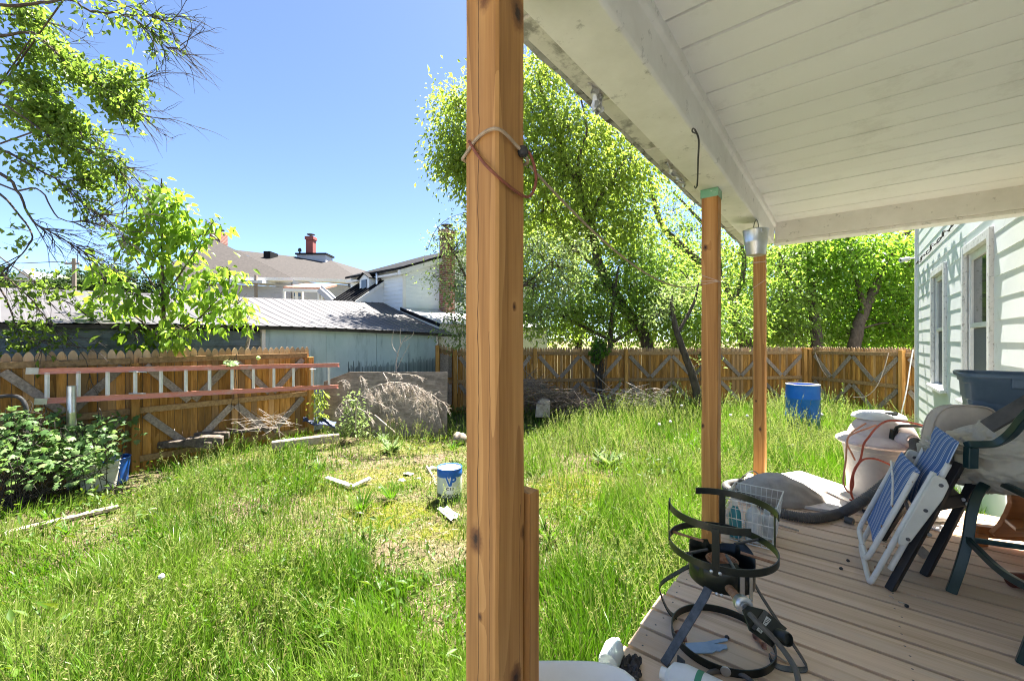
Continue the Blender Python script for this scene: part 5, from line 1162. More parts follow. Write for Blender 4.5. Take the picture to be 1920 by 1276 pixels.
# dandelion clocks
M['puff'] = surf('dandelion_puff', (.62,.62,.58), (.80,.80,.77), 60, rough=.9, bstr=.6, fine=200)
dl = None
for px, py, zz, lab in ((1271,735,10.0,'highest dandelion clock just left of the taped pine post'), (1278,760,9.2,'dandelion clock on a thin stem close below the highest one'), (1236,795,7.2,'dandelion clock left of the lower pair in the tall grass'), (1257,790,7.6,'dandelion clock in the lower pair left of the taped post'),
        (1370,778,8.0,'leftmost dandelion clock between the two pine posts'), (1401,779,8.2,'dandelion clock touching the far pine post'), (328,807,6.5,'dandelion clock in front of the log by the left fence'), (384,832,6.3,'lower dandelion clock below the log by the left fence'), (1541,777,8.3,'dandelion clock in front of the short fence beside the barrel'), (303,1080,2.75,'closed dandelion clock in the near grass at lower left')):
    tp_ = P(px, py, zz); rd = .026 if zz > 4 else .018
    t = thing('dandelion', lab, 'dandelion', (tp_.x, tp_.y, 0), group='dandelion clocks')
    mb = MB().tube(spline([V(tp_.x+.03,tp_.y,0), V(tp_.x+.015,tp_.y,tp_.z*.5), tp_], 4), .003, 5); mb.build('stem', M['seed'], t)
    mb = MB(); mb.lathe([(.0005,-rd)]+[(rd*math.cos(q_)*(1+.10*((i_ % 2)-.5)), rd*math.sin(q_)) for i_, q_ in enumerate([R(-70+20*k_) for k_ in range(8)])]+[(.0005,rd)], tp_, 12); mb.build('seed_head', M['puff'], t, smooth=True)
# tall leafy weeds at the back of the lawn
def spire(name, label, p, h, seed, mat, group, leaf=.06):
    r = np.random.default_rng(seed); root = thing(name, label, 'weed', (p.x, p.y, 0), group=group); mb = MB(); top = V(p.x+r.normal()*.04, p.y, h); mb.tube([V(p.x,p.y,0), top], [.006,.003], 5); mb.build('stem', M['seed'], root)
    n = 46; t = r.random(n)**.8; pos = np.array([p.x,p.y,0])*(1-t)[:, None]+arr(top)*t[:, None]; a = r.random(n)*6.283; d = np.stack([np.cos(a), np.sin(a), .4+.3*r.random(n)], 1); nn = r.normal(size=(n,3))*.4; nn[:, 2] += 1
    L2 = leaf*(1.25-.7*t)*(.7+.6*r.random(n)); v, q, tt, av = leaves(pos, d, nn, L2, L2*.36, np.clip(.5+.5*(r.random(n)-.5), 0, 1), .2, False, .2); np_mesh('foliage', v, q, tt, av, mat, root)
sw = [(1160,770,.95,'tall leafy weed spire before the second fence post'), (1290,790,.8,'leafy weed spire at the foot of the crooked tree'), (990,795,.9,'leafy weed spire against the right edge of the broad post'), (1040,790,.75,'leafy weed spire in front of the brushwood heap'), (1370,790,.85,'leafy weed spire between the two pine posts'), (1465,790,.7,'leafy weed spire left of the blue barrel'), (1580,800,.95,'tall flowering weed spire before the short fence'), (1540,800,.6,'short weed spire right of the blue barrel'), (755,745,.5,'young weed spire right of the dry stalks'), (1212,800,.6,'weed spire in the tall grass left of the taped post'), (1095,800,.6,'weed spire in the middle of the back lawn'), (1430,800,.6,'weed spire directly behind the far pine post')]
for i, (px, py, h, lab) in enumerate(sw): spire('weed_spire', lab, PG(px, py) if py > 790 else P(px, 700, 10.2), h, 500+i, M['leaf_pale'] if i % 2 else M['leaf_green'], 'leafy weed spires')
# ---------------------------------------------------------------- things in the yard
def onv(px, py, v): return PL(px, py, v)
# ladder leaning on the fence
M['ladder_pink'] = surf('faded_pink_fibreglass', (.58,.215,.16), (.70,.32,.25), 18, (1,1,4), .6, bstr=.1, stain=(.55,.45,.40), stain_scale=8, stain_lo=.55, stain_hi=.8)
M['ladder_rung'] = surf('pale_aluminium_rung', (.58,.56,.52), (.72,.70,.66), 12, rough=.5, metal=.2, bstr=.05)
LVd = -7.79
def lp2(px, py): return PL(px, py, LVd)
t = thing('extension_ladder', 'long faded pink ladder hung sideways along the left fence', 'ladder', tuple(lp2(300, 720)))
ax = W(1,0,0); nrm = W(0,1,0)
ra0, ra1 = lp2(50, 696), lp2(636, 684); rb0, rb1 = lp2(66, 752), lp2(634, 724)
def rail(a, b_, o=0):
    m_ = MB(); m_.bar(a+nrm*o, b_+nrm*o, .028, .075, up=(0,0,1)) if False else None
    d = (b_-a).normalized(); up = nrm.cross(d).normalized()
    for (x, y, hw, ht) in ((0,0,.004,.036), (.014,.033,.014,.003), (.014,-.033,.014,.003)):
        q = [a+nrm*(x+o-hw)+up*(y-ht), a+nrm*(x+o+hw)+up*(y-ht), a+nrm*(x+o+hw)+up*(y+ht), a+nrm*(x+o-hw)+up*(y+ht)]
        m_.hexa(q, [p+(b_-a) for p in q])
    return m_
rail(ra0, ra1).build('side_rail', M['ladder_pink'], t); rail(rb0, rb1).build('side_rail', M['ladder_pink'], t)
q0, q1 = lp2(85, 694), lp2(604, 686); q2, q3 = lp2(98, 751), lp2(604, 726)
for i in range(13):
    px = (88.3,146.7,201.7,253.3,301.7,348.3,392.7,435,475,513.3,550,585,616.7)[i]
    ta = (px-50)/(586); ya = 696+(684-696)*ta; yb = 752+(724-752)*ta
    a, b_ = lp2(px, ya+3), lp2(px, yb-3)
    m_ = MB(); m_.tube([a, b_], [.019,.019], 8); m_.bar(a+nrm*.004, b_+nrm*.004, .044, .012, up=nrm)
    m_.build('rung', M['ladder_rung'], t, smooth=True)
for (xa, ya, xb, yb) in ((240,696,272,697), (240,737,272,737), (268,696,274,698), (578,692,590,692)): MB().tube([lp2(xa,ya)+nrm*.05, lp2(xb,yb)+nrm*.05], .008, 6).build('bracket', M['galv'], t)
for (xa, ya) in ((52,695),(68,752)): MB().bar(lp2(xa-4,ya)+nrm*.01, lp2(xa+20,ya)+nrm*.01, .04, .078, up=(0,0,1)).build('end_cap', M['galv'], t)
pass
# ball, fence clips
bl = PL(484, 671, -7.76); t = MB(); t.lathe([(.0005,-.034)]+[(.034*math.cos(R(a)), .034*math.sin(R(a))) for a in range(-70,90,14)]+[(.0005,.034)], bl, 16)
tag(t.build('tennis_ball', surf('yellow_green_felt', (.42,.55,.16), (.52,.64,.24), 60, rough=.95, bstr=.4, fine=150), smooth=True), 'pale green ball wedged on the top rail of the left fence', 'ball')
lobed_plant('fence_seedling', 'two pale leaves poking over the top rail beside the green ball', 'plant', PL(435,780,-8.05), [(PL(432,679,-7.80), .12, .03, .03, .25, .2)], .12, M['vine'], 410, 40)
# galvanised pipe
pb, pt = PL(134, 830, -7.62), PL(135, 723, -7.62)
t = thing('stove_pipe', 'shiny galvanised pipe standing upright behind the vine', 'pipe', (pb.x, pb.y, 0)); rp_ = .043*1.05
mb = MB(); mb.lathe([(rp_*1.0,0),(rp_,pt.z-.35),(rp_*1.03,pt.z-.345),(rp_*1.03,pt.z-.325),(rp_,pt.z-.32),(rp_,pt.z),(rp_*.93,pt.z),(rp_*.93,pt.z-.5)], (pb.x,pb.y,0), 28)
mb.build('pipe_tube', M['galv'], t, smooth=True); mb = MB(); mb.lathe([(rp_*1.02,.42),(rp_*1.06,.43),(rp_*1.06,.47),(rp_*1.02,.48)], (pb.x,pb.y,0), 28); mb.build('pipe_joint', M['galv'], t, smooth=True)
# black hose loop at the left edge
mb = MB(); mb.tube(spline([P(-60,760,4.7), P(-20,748,4.75), P(10,742,4.8), P(35,744,4.8), P(47,758,4.8), P(50,780,4.8), P(48,830,4.75), P(40,880,4.7)], 8), .021, 10)
tag(mb.build('garden_hose', M['rubber'], smooth=True), 'thick black hose arching out of the vine at the left edge', 'hose')
# white bucket and blue tub
def bucket(name, label, c, r0, r1, h, mat, ribs=True, rim=.008):
    t = thing(name, label, 'bucket', tuple(c)); mb = MB(); pr = [(0,.004),(r0,.0),(r0+.004,.006)]
    n = 6
    for i in range(1, n+1):
        q = i/n; r = r0+(r1-r0)*q; pr.append((r, h*q*.97))
        if ribs and i >= 4: pr += [(r+rim, h*q*.97+.004), (r+rim, h*q*.97+.012), (r, h*q*.97+.016)]
    pr += [(r1+rim, h), (r1, h+.004), (r1-.008, h), (r0-.006, .012), (0, .012)]
    mb.lathe(pr, c, 36); mb.build('shell', mat, t, smooth=True); return t
c = P(186, 856, YV(186,-7.38)); c.z = 0
M['dirty_white'] = surf('dirty_white_plastic', (.50,.49,.43), (.66,.65,.58), 6, rough=.5, stain=(.28,.25,.18), stain_scale=7, stain_lo=.5, stain_hi=.75, bstr=.08)
M['blue_plastic'] = surf('blue_plastic', (.008,.065,.30), (.015,.10,.40), 3, rough=.35, bstr=.03, stain=(.05,.13,.36), stain_scale=4, stain_lo=.5, stain_hi=.8)
bucket('plastic_bucket', 'dirty white ribbed bucket half hidden by the shrub at the left fence', c, .16, .195, .34, M['dirty_white'])
c = P(207, 850, YV(207,-7.56)); c.z = 0; bucket('plastic_tub', 'dark blue tub standing behind the dirty white bucket', c, .17, .20, .33, M['blue_plastic'], False)
# boards and logs on the ground
def plank(name, label, a, b_, w_, t_, mat, up=(0,0,1), cat='plank', group=None, warp=.0):
    mb = MB(); a, b_ = Vector(a), Vector(b_); n = 16; d = (b_-a); dn = d.normalized(); sx = dn.cross(Vector(up)).normalized(); nz = sx.cross(dn); r = random.Random(len(label)); vs = []
    for i in range(n+1):
        c = a+d*(i/n)+V(0,0,warp*math.sin(math.pi*i/n)); k = 1-(.12 if i in (0, n) else 0)
        for (s1, s2) in ((-1,-.8),(-.8,-1),(.8,-1),(1,-.8),(1,.8),(.8,1),(-.8,1),(-1,.8)): vs.append(c+sx*w_/2*s1*k*(1+r.uniform(-.06,.06))+nz*t_/2*s2*k*(1+r.uniform(-.07,.07)))
    mb.add(vs, [(8*i+j, 8*i+(j+1) % 8, 8*i+8+(j+1) % 8, 8*i+8+j) for i in range(n) for j in range(8)]+[tuple(range(8))[::-1], tuple(range(8*n, 8*n+8))])
    o = mb.build(name, mat); tag(o, label, cat, group); return o
M['old_board'] = surf('old_grey_board', (.26,.21,.16), (.46,.39,.31), 20, (1,1,1), .85, bstr=.4, stain=(.13,.10,.07), stain_scale=6, stain_lo=.5, stain_hi=.75)
M['log'] = surf('dark_weathered_log', (.055,.042,.034), (.17,.14,.115), 22, (1,1,1), .95, bstr=.6, fine=40, spec=.1)
M['chip_paint'] = surf('chipped_white_board', (.58,.57,.53), (.74,.73,.69), 9, rough=.7, stain=(.30,.26,.20), stain_scale=16, stain_lo=.5, stain_hi=.62, bstr=.3)
a, b_ = PG(-20, 1010), PG(222, 954); plank('plank', 'long thin grey plank half buried in the bare soil at the far left', a+V(0,0,.02), b_+V(0,0,.03), .09, .035, M['old_board'], group='boards on the lawn')
a, b_ = P(510,833,6.9), P(636,806,7.35); a.z = .13; b_.z = .16; plank('timber', 'pale squared timber lying at the end of the left fence', a, b_, .13, .14, M['old_board'], cat='timber')
for (x0,y0,z0,x1,y1,z1,w_,t_,lab) in ((286,822,6.35,430,815,6.75,.16,.12,'upper grey plank of the stack by the left fence'), (350,828,6.25,418,825,6.45,.17,.13,'lower split grey log of the stack by the left fence'), (420,812,6.8,520,803,7.2,.12,.05,'thin grey board of the stack by the left fence'), (300,833,6.2,400,833,6.35,.15,.10,'dark ground-level plank of the stack by the left fence')):
    a, b_ = P(x0,y0,z0), P(x1,y1,z1); plank('plank', lab, a, b_, w_, t_, M['log'], warp=.02, group='planks stacked by the left fence')
a, b_, c = PG(612, 902), PG(655, 918), PG(694, 906)
plank('wood_strip', 'white painted wood strip slanting left, joined to a second strip', a+V(0,0,.05), b_+V(.02,0,.05), .075, .03, M['chip_paint'], group='white strips on the lawn', cat='wood strip')
plank('wood_strip', 'white painted wood strip slanting right, joined to a first strip', b_+V(.02,.02,.03), c+V(0,0,.07), .065, .03, M['chip_paint'], group='white strips on the lawn', cat='wood strip')
for i, (px, py, s_, lab) in enumerate(((765,893,.06,'largest white scrap left of the fuel pail'), (785,902,.05,'torn white scrap between grass tuft and fuel pail'), (752,905,.04,'small white scrap left of the fuel pail'), (675,968,.035,'dusty white chip below the white wood strips'), (712,920,.03,'tiny white chip by the dark grass tuft'))):
    c = PG(px, py); r_ = random.Random(i); mb = MB(); n = 7; pts = [c+V(s_*(.6+.6*r_.random())*math.cos(6.283*k/n)*1.3, s_*(.6+.6*r_.random())*math.sin(6.283*k/n), .035+r_.uniform(-.01,.02)) for k in range(n)]
    mb.prism(pts, (0,0,.006)); o = mb.build('paper_scrap', M['chip_paint']); tag(o, lab, 'scrap', 'white scraps on the lawn')
mb = MB(); pts = [PG(820,960), PG(838,955), PG(862,972), PG(846,983)]; zs = (.03,.06,.05,.03)
mb.grid(lambda a, b_: (pts[0]*(1-a)+pts[1]*a)*(1-b_)+(pts[3]*(1-a)+pts[2]*a)*b_+V(0,0,.04+.012*math.sin(a*7)*math.cos(b_*6)), 8, 8)
o = mb.build('paper_sheet', surf('white_paper', (.66,.66,.66), (.76,.76,.76), 12, rough=.8, stain=(.42,.42,.42), stain_scale=20, stain_lo=.55, stain_hi=.62, bstr=.1), solid=.002); tag(o, 'crumpled white printed sheet in front of the fuel pail', 'paper')
M['stone'] = surf('grey_brown_stone', (.16,.13,.11), (.34,.29,.24), 10, rough=.95, bstr=.6)
def stone(label, c, s, seed, mat='stone', name='stone', cat='stone'):
    mb = MB(); r = random.Random(seed); n, k = 12, 7
    for j in range(k+1):
        th = math.pi*j/k
        for i in range(n):
            ph = 6.283*i/n; q = V(math.sin(th)*math.cos(ph), math.sin(th)*math.sin(ph), math.cos(th)); rr = 1+.35*mnoise.noise(q*1.7+V(seed*3.1,0,0)); mb.v.append((c.x+q.x*s[0]*rr, c.y+q.y*s[1]*rr, max(c.z+q.z*s[2]*rr, -.02))); mb.a.append(.5)
    mb.f = [(j*n+i, j*n+(i+1) % n, (j+1)*n+(i+1) % n, (j+1)*n+i) for j in range(k) for i in range(n)][::-1]
    o = mb.build(name, M[mat], smooth=True, ang=60); tag(o, label, cat); return o
c = PG(862, 832); stone('dark cut stump end beside the broad post', c+V(0,0,.10), (.14,.14,.12), 3, 'grey_wood', 'stump', 'stump')
c = PG(812, 884); stone('rounded brown stone just left of the fuel pail', c+V(0,0,.03), (.09,.06,.05), 5)
mb = MB(); a, b_ = PG(800, 882), PG(818, 915); mb.tube(spline([a+V(0,0,.06), a.lerp(b_,.5)+V(.02,0,.04), b_+V(0,0,.03)], 4), [.018]*9, 8)
tag(mb.build('dead_branch', M['old_board'], smooth=True), 'short pale dead branch lying left of the fuel pail', 'branch')
# fuel pail
pc = P(843, 930, 4.85); pc.z = 0; k = 4.85/F; pr_ = 23.0*k; ph = (938-818)*k*.0+.335+.0
t = thing('fuel_pail', 'blue and white round fuel pail with dark base, lettered VP C12', 'pail', (pc.x, pc.y, 0))
M['pail_blue'] = surf('blue_enamel', (.010,.085,.36), (.015,.12,.46), 3, rough=.3, bstr=.02)
M['pail_white'] = surf('weathered_white_enamel', (.50,.53,.47), (.62,.64,.58), 4, (1,1,.3), .4, bstr=.04, stain=(.32,.36,.28), stain_scale=6, stain_lo=.5, stain_hi=.8)
M['pail_dark'] = surf('dark_green_enamel', (.012,.035,.035), (.03,.06,.06), 5, rough=.4, bstr=.04)
M['pail_lid'] = surf('dusty_pale_lid', (.60,.52,.42), (.72,.66,.58), 7, rough=.6, stain=(.45,.24,.12), stain_scale=9, stain_lo=.52, stain_hi=.75, bstr=.1)
H_ = .40
mb = MB(); mb.lathe([(0,.004),(pr_,.0),(pr_+.003,.01),(pr_,.02),(pr_,H_*.30)], pc, 48); mb.build('base_band', M['pail_dark'], t, smooth=True)
mb = MB(); mb.lathe([(pr_,H_*.30),(pr_,H_*.775)], pc, 48); mb.build('white_body', M['pail_white'], t, smooth=True)
mb = MB(); mb.lathe([(pr_,H_*.775),(pr_+.003,H_*.80),(pr_+.003,H_*.93),(pr_-.004,H_*.97),(pr_+.004,H_),(pr_+.001,H_+.004),(pr_-.006,H_+.002),(pr_-.008,H_-.012)], pc, 48); mb.build('blue_band', M['pail_blue'], t, smooth=True)
mb = MB(); mb.lathe([(pr_-.007,H_-.010),(pr_-.02,H_-.006),(pr_*.5,H_-.008),(0,H_-.008)], pc, 48); mb.build('lid', M['pail_lid'], t, smooth=True)
mb = MB(); mb.lathe([(.022,H_-.008),(.022,H_+.012),(.016,H_+.014),(0,H_+.012)], pc+V(.05,.02,0), 16); mb.bar(pc+V(-.05,-.03,H_-.002), pc+V(.0,-.045,H_-.002), .02, .012); mb.bar(pc+V(-.06,.0,H_-.002), pc+V(-.04,-.03,H_+.002), .016, .012); mb.build('spout', M['pail_lid'], t, bevel=.002)
fd = (Vector((0,0,0))-pc); fang = math.atan2(-pc.y, -pc.x)
def curved_text(body, size, z, mat, off, name, shear=0, bold=0, dang=0, sx=1.0):
    cu = bpy.data.curves.new('txt', 'FONT'); cu.body = body; cu.size = size; cu.align_x = 'CENTER'; cu.shear = shear; cu.offset = bold; cu.resolution_u = 3
    ob = bpy.data.objects.new('txt', cu); COL.objects.link(ob); bpy.context.view_layer.update()
    me = bpy.data.meshes.new_from_object(ob.evaluated_get(bpy.context.evaluated_depsgraph_get())); bpy.data.objects.remove(ob); bpy.data.curves.remove(cu)
    m_ = MB()
    for p in me.polygons:
        vs = []
        for i in p.vertices:
            x, y, _ = me.vertices[i].co; an = fang+dang+x*sx/pr_; vs.append((pc.x+(pr_+off)*math.cos(an), pc.y+(pr_+off)*math.sin(an), z+y))
        m_.add(vs, [tuple(range(len(vs)))])
    bpy.data.meshes.remove(me); return m_.build(name, mat, t)
def patch(a0, a1, z0, z1, off, mat, name):
    m_ = MB(); m_.lathe([(pr_+off, z0), (pr_+off, z1)], pc, 10, fang+a0, fang+a1); return m_.build(name, mat, t)
M['ink'] = surf('dark_print', (.02,.02,.03), (.03,.03,.04), 3, rough=.5, bstr=0)
curved_text('\\', .135, H_*.565, M['white_plastic'], .003, 'logo_outline', -.12, .013, -.10); curved_text('P', .135, H_*.565, M['white_plastic'], .003, 'logo_outline', .18, .013, .20)
curved_text('\\', .135, H_*.565, M['pail_blue'], .006, 'logo_letter', -.12, .005, -.10); curved_text('P', .135, H_*.565, M['pail_blue'], .006, 'logo_letter', .18, .005, .20)
patch(-.42, .50, H_*.33, H_*.53, .0015, M['white_plastic'], 'label')
curved_text('C12', .042, H_*.44, M['ink'], .003, 'label_text', 0, .001, .03, 1.3); curved_text('RACING', .05, H_*.225, M['white_plastic'], .003, 'base_text', .1, .0005, -.08)
# weathered plywood sheet
M['plywood'] = surf('weathered_plywood', (.17,.135,.105), (.38,.31,.25), 9, (.55,1,2.2), .95, bstr=.7, bdist=.01, fine=14, stain=(.12,.095,.078), stain_scale=2.4, stain_lo=.50, stain_hi=.72, stain_aniso=(1,1,1.6), spec=.1)
c4 = [P(607,815,8.15), P(838,806,8.05), P(839,697,8.45), P(655,697,8.5), P(607,715,8.5)]
c4 = [Vector(q) for q in c4]; c4[0].z = 0; c4[1].z = 0
mb = MB(); mb.prism(c4, (0,.018,0)); o = mb.build('plywood_sheet', M['plywood'], bevel=.003); tag(o, 'grey weathered plywood sheet leaning in front of the blue-grey shed wall', 'plywood sheet')
a, b_ = P(825,803,7.9), P(810,742,8.15); plank('wood_stake', 'dark grey wood stake leaning on the right of the plywood sheet', a, b_, .10, .03, M['grey_wood'], up=(0,-1,0), cat='stake')
a, b_ = P(742,812,7.6), P(702,778,7.9); plank('wood_stick', 'thin pale stick leaning on the plywood sheet behind the dry stalks', a, b_, .03, .025, M['old_board'], up=(0,-1,0), cat='stick')
mb = MB(); a, b_ = P(640,808,7.4), P(560,790,7.6)
mb.grid(lambda x, y: P(555+75*x, 797-12*math.sin(x*5)*.4-14*y, 7.75+.15*y)+V(0,.05*math.sin(x*9+y*4),.03*math.sin(x*11)), 14, 5)
o = mb.build('blue_tarp', surf('dark_blue_tarp', (.03,.045,.10), (.06,.08,.16), 8, rough=.5, bstr=.2), smooth=True, solid=.004); tag(o, 'dark blue tarp crumpled at the foot of the left fence end', 'tarp')
# dead branch with fine drooping twigs in front of the plywood
M['dry_twig'] = surf('pale_dry_twig', (.34,.28,.23), (.54,.47,.40), 30, rough=.9, bstr=.2)
def deadbranch():
    rr = random.Random(9); r = np.random.default_rng(9); mb = MB(); Yb = 7.25
    def pxs(l): return spline([P(560+x/6, 700+y/6, Yb-dy) for x, y, dy in l], 6)
    def twig(p, d, L_, rad, lv):
        pts = [p]; cur = Vector(d)
        for s in range(6):
            cur = (cur+Vector(r.normal(size=3))*.15+V(0,0,-.13)).normalized(); pts.append(pts[-1]+cur*L_/6)
        mb.tube(pts, [rad*(1-.12*s) for s in range(7)], 4, caps=False)
        if lv < 2:
            for i in range(7 if lv == 0 else 4):
                k = rr.randint(1, 5); twig(pts[k], (cur+Vector(r.normal(size=3))*.7).normalized(), L_*.42, rad*.75, lv+1)
    mains = [[(640,640,0),(650,400,.1),(690,240,.1),(800,170,.15),(900,130,.2),(1000,110,.2)], [(900,130,.2),(1050,100,.25),(1200,110,.3),(1350,160,.3),(1490,230,.3)], [(650,380,.1),(760,440,.15),(860,560,.2)],
        [(690,240,.1),(780,170,.15),(790,300,.2),(770,430,.2)], [(640,300,.1),(520,310,.15),(430,390,.2),(390,480,.2)], [(700,250,.1),(900,330,.2),(1000,380,.25),(1070,340,.3)], [(1000,-10,.1),(1100,10,.15),(1250,10,.2),(1440,60,.2)], [(950,-10,.1),(990,60,.2),(1030,150,.25)], [(440,100,.05),(510,70,.1),(580,110,.1)], [(680,60,.05),(700,30,.1),(740,90,.1)]]
    for i, m_ in enumerate(mains):
        p = pxs(m_); n = len(p); mb.tube(p, [(.011 if i < 2 else .006)*(1-.7*j/n) for j in range(n)], 5)
        for j in range((0,36,6,8,8,14,10,6,7,7)[i]):
            k = rr.randint(max(1, n//6), n-1); twig(p[k], V(rr.uniform(.0,.8), rr.uniform(-.5,.2), rr.uniform(-1,-.1)).normalized() if i != 6 else V(rr.uniform(.2,1),-.2,rr.uniform(-.5,.2)), rr.uniform(.16,.48) if i == 1 else rr.uniform(.08,.2), .0042, 0 if i == 1 else 1)
        if i == 0:
            for j in range(16): twig(p[rr.randint(n//2, n-1)], V(rr.uniform(.2,1), rr.uniform(-.5,.2), rr.uniform(-1,.1)).normalized(), rr.uniform(.15,.4), .004, 0)
    o = mb.build('dead_branch', M['dry_twig'], smooth=True, ang=80); tag(o, 'pale dead branch with fine drooping twigs against the plywood sheet', 'branch')
deadbranch()
mb = MB(); rr = random.Random(12); ps = spline([P(745,720,8.7), P(743,680,8.7), P(750,650,8.75), P(762,628,8.8)], 5); mb.tube([V(ps[0].x,ps[0].y,0)]+ps, [.018]+[.016*(1-.6*i/len(ps)) for i in range(len(ps))], 6)
for (a, b_, c) in (((748,668),(735,645),(738,620)), ((752,650),(750,630),(752,615)), ((758,640),(772,630),(776,622)), ((745,690),(757,665),(768,645))): mb.tube(spline([P(*a,8.72), P(*b_,8.72), P(*c,8.72)], 4), .006, 5)
tag(mb.build('dead_sapling', M['dry_twig'], smooth=True), 'thin bare dead sapling standing before the blue-grey shed wall', 'sapling')
mb = MB(); ps = spline([P(461,690,7.35), P(462,655,7.35), P(467,630,7.35), P(464,614,7.35)], 4); mb.tube([V(ps[0].x,ps[0].y,0)]+ps, [.05]+[.045*(1-.7*i/len(ps)) for i in range(len(ps))], 7)
mb.tube(spline([P(467,636,7.35), P(474,622,7.35), P(472,612,7.35)], 4), .012, 5)
tag(mb.build('dead_tree', M['old_board'], smooth=True), 'bleached broken dead trunk just right of the sapling above the fence', 'tree')
# brushwood heaps before the back fence
M['brush'] = surf('brown_brushwood', (.10,.075,.055), (.26,.20,.155), 25, rough=.95, bstr=.3)
def brush(name, label, cx0, cx1, ytop, ybot, Y, n, seed, arch=True, rad=.011, mat='brush'):
    mb = MB(); r = random.Random(seed)
    for i in range(n):
        t_ = r.random(); cx = cx0+(cx1-cx0)*t_; hh = (1-abs(t_-.28)*1.05 if arch else 1); yt = ybot+(ytop-ybot)*max(.15, hh)*r.random()**.6
        c = P(cx, yt, Y+r.uniform(-.7,.5)); L_ = r.uniform(.35,1.3)*(.6 if 'twig_heap' in name else 1); a = r.gauss(0,.42)+.25; d = V(math.cos(a), r.uniform(-.5,.5), math.sin(a)*(.7 if r.random() < .85 else 2)-.15); p = [c-d*L_/2, c+V(r.uniform(-.06,.06),r.uniform(-.06,.06),r.uniform(.0,.12)), c+d*L_/2]
        for q in p: q.z = max(q.z, .02)
        rd = rad*r.uniform(.35,1.2); mb.tube(spline(p, 3), [rd,rd*.95,rd*.9,rd*.8,rd*.7,rd*.6,rd*.45], 5, caps=False)
        for j in range(2): 
            k = V(r.gauss(0,1), r.gauss(0,.6), r.gauss(.3,.7)).normalized()*r.uniform(.1,.35); mb.tube([p[1].lerp(p[2], r.random()), p[2].lerp(p[1],.4)+k], [rd*.5, rd*.2], 4, caps=False)
    o = mb.build(name, M[mat], smooth=True, ang=80); tag(o, label, 'brushwood'); return o
brush('brushwood_heap', 'big brown brushwood heap in front of the back fence beside the broad post', 940, 1110, 712, 778, 9.8, 330, 31)
brush('brushwood_heap', 'thin scattered brushwood along the foot of the back fence', 1140, 1240, 735, 772, 10.2, 46, 32, False, .008, 'dry_twig')
brush('twig_heap', 'small heap of pale dead twigs on the logs by the left fence', 440, 530, 788, 812, 6.75, 20, 33, False, .005, 'dry_twig')
a = P(1020,765,9.0); mb = MB(); mb.prism([P(1003,782,9.0), P(1031,782,9.0), P(1032,752,9.05), P(1016,748,9.05), P(1006,757,9.05)], (.02,.3,0)); tag(mb.build('cut_stump', M['old_board'], bevel=.01), 'pale sawn stump in front of the big brushwood heap', 'stump')
# blue barrel
dc = P(1505, 760, 8.5); dc.z = 0; t = thing('blue_barrel', 'bright blue open plastic barrel in the fence corner', 'barrel', (dc.x, dc.y, 0))
M['barrel_blue'] = surf('bright_blue_plastic', (.008,.13,.52), (.012,.17,.62), 2.5, rough=.32, bstr=.03, stain=(.06,.20,.55), stain_scale=5, stain_lo=.55, stain_hi=.85)
zt = CH-(720-638)*8.5/F; rd = .297
mb = MB(); mb.lathe([(0,.01),(rd*.94,0),(rd,.03),(rd,.30),(rd+.010,.315),(rd+.010,.335),(rd,.35),(rd*1.01,zt-.30),(rd+.012,zt-.285),(rd+.012,zt-.265),(rd,zt-.25),(rd*.985,zt-.02),(rd*1.005,zt-.015),(rd*1.005,zt),(rd*.96,zt),(rd*.95,zt-.3),(rd*.93,.05),(0,.05)], dc, 48); mb.build('barrel_shell', M['barrel_blue'], t, smooth=True)
mb = MB(); mb.lathe([(rd*1.008,zt-.004),(rd*1.012,zt+.006),(rd*.97,zt+.010),(rd*.95,zt+.002)], dc, 48); mb.build('rim', M['dirty_white'], t, smooth=True)
# vine strands on the short fence
mb = MB()
mb.tube(spline([P(1528,660,11.4), P(1540,690,11.3), P(1556,712,11.25), P(1568,727,11.2)], 6), .009, 5); mb.tube(spline([P(1666,662,9.5), P(1658,690,9.6), P(1645,722,9.7), P(1625,742,9.9), P(1600,744,10.1)], 6), .009, 5)
tag(mb.build('dead_vine', M['dry_twig'], smooth=True), 'dead vine strands hanging on the short fence', 'vine')
mb = MB(); mb.tube(spline([P(1712,655,8.9), P(1706,690,8.92), P(1700,730,8.94), P(1690,775,8.95)], 6), .012, 6); tag(mb.build('hanging_cable', M['white_plastic'], smooth=True), 'pale cable hanging down the end post of the short fence', 'cable')
mb = MB(); mb.tube(spline([P(800,470,9.5), P(818,430,9.6), P(845,408,9.8), P(885,395,10)], 6), .006, 5); tag(mb.build('bare_twig', M['twig'], smooth=True), 'single bare arching twig above the gabled house', 'twig')
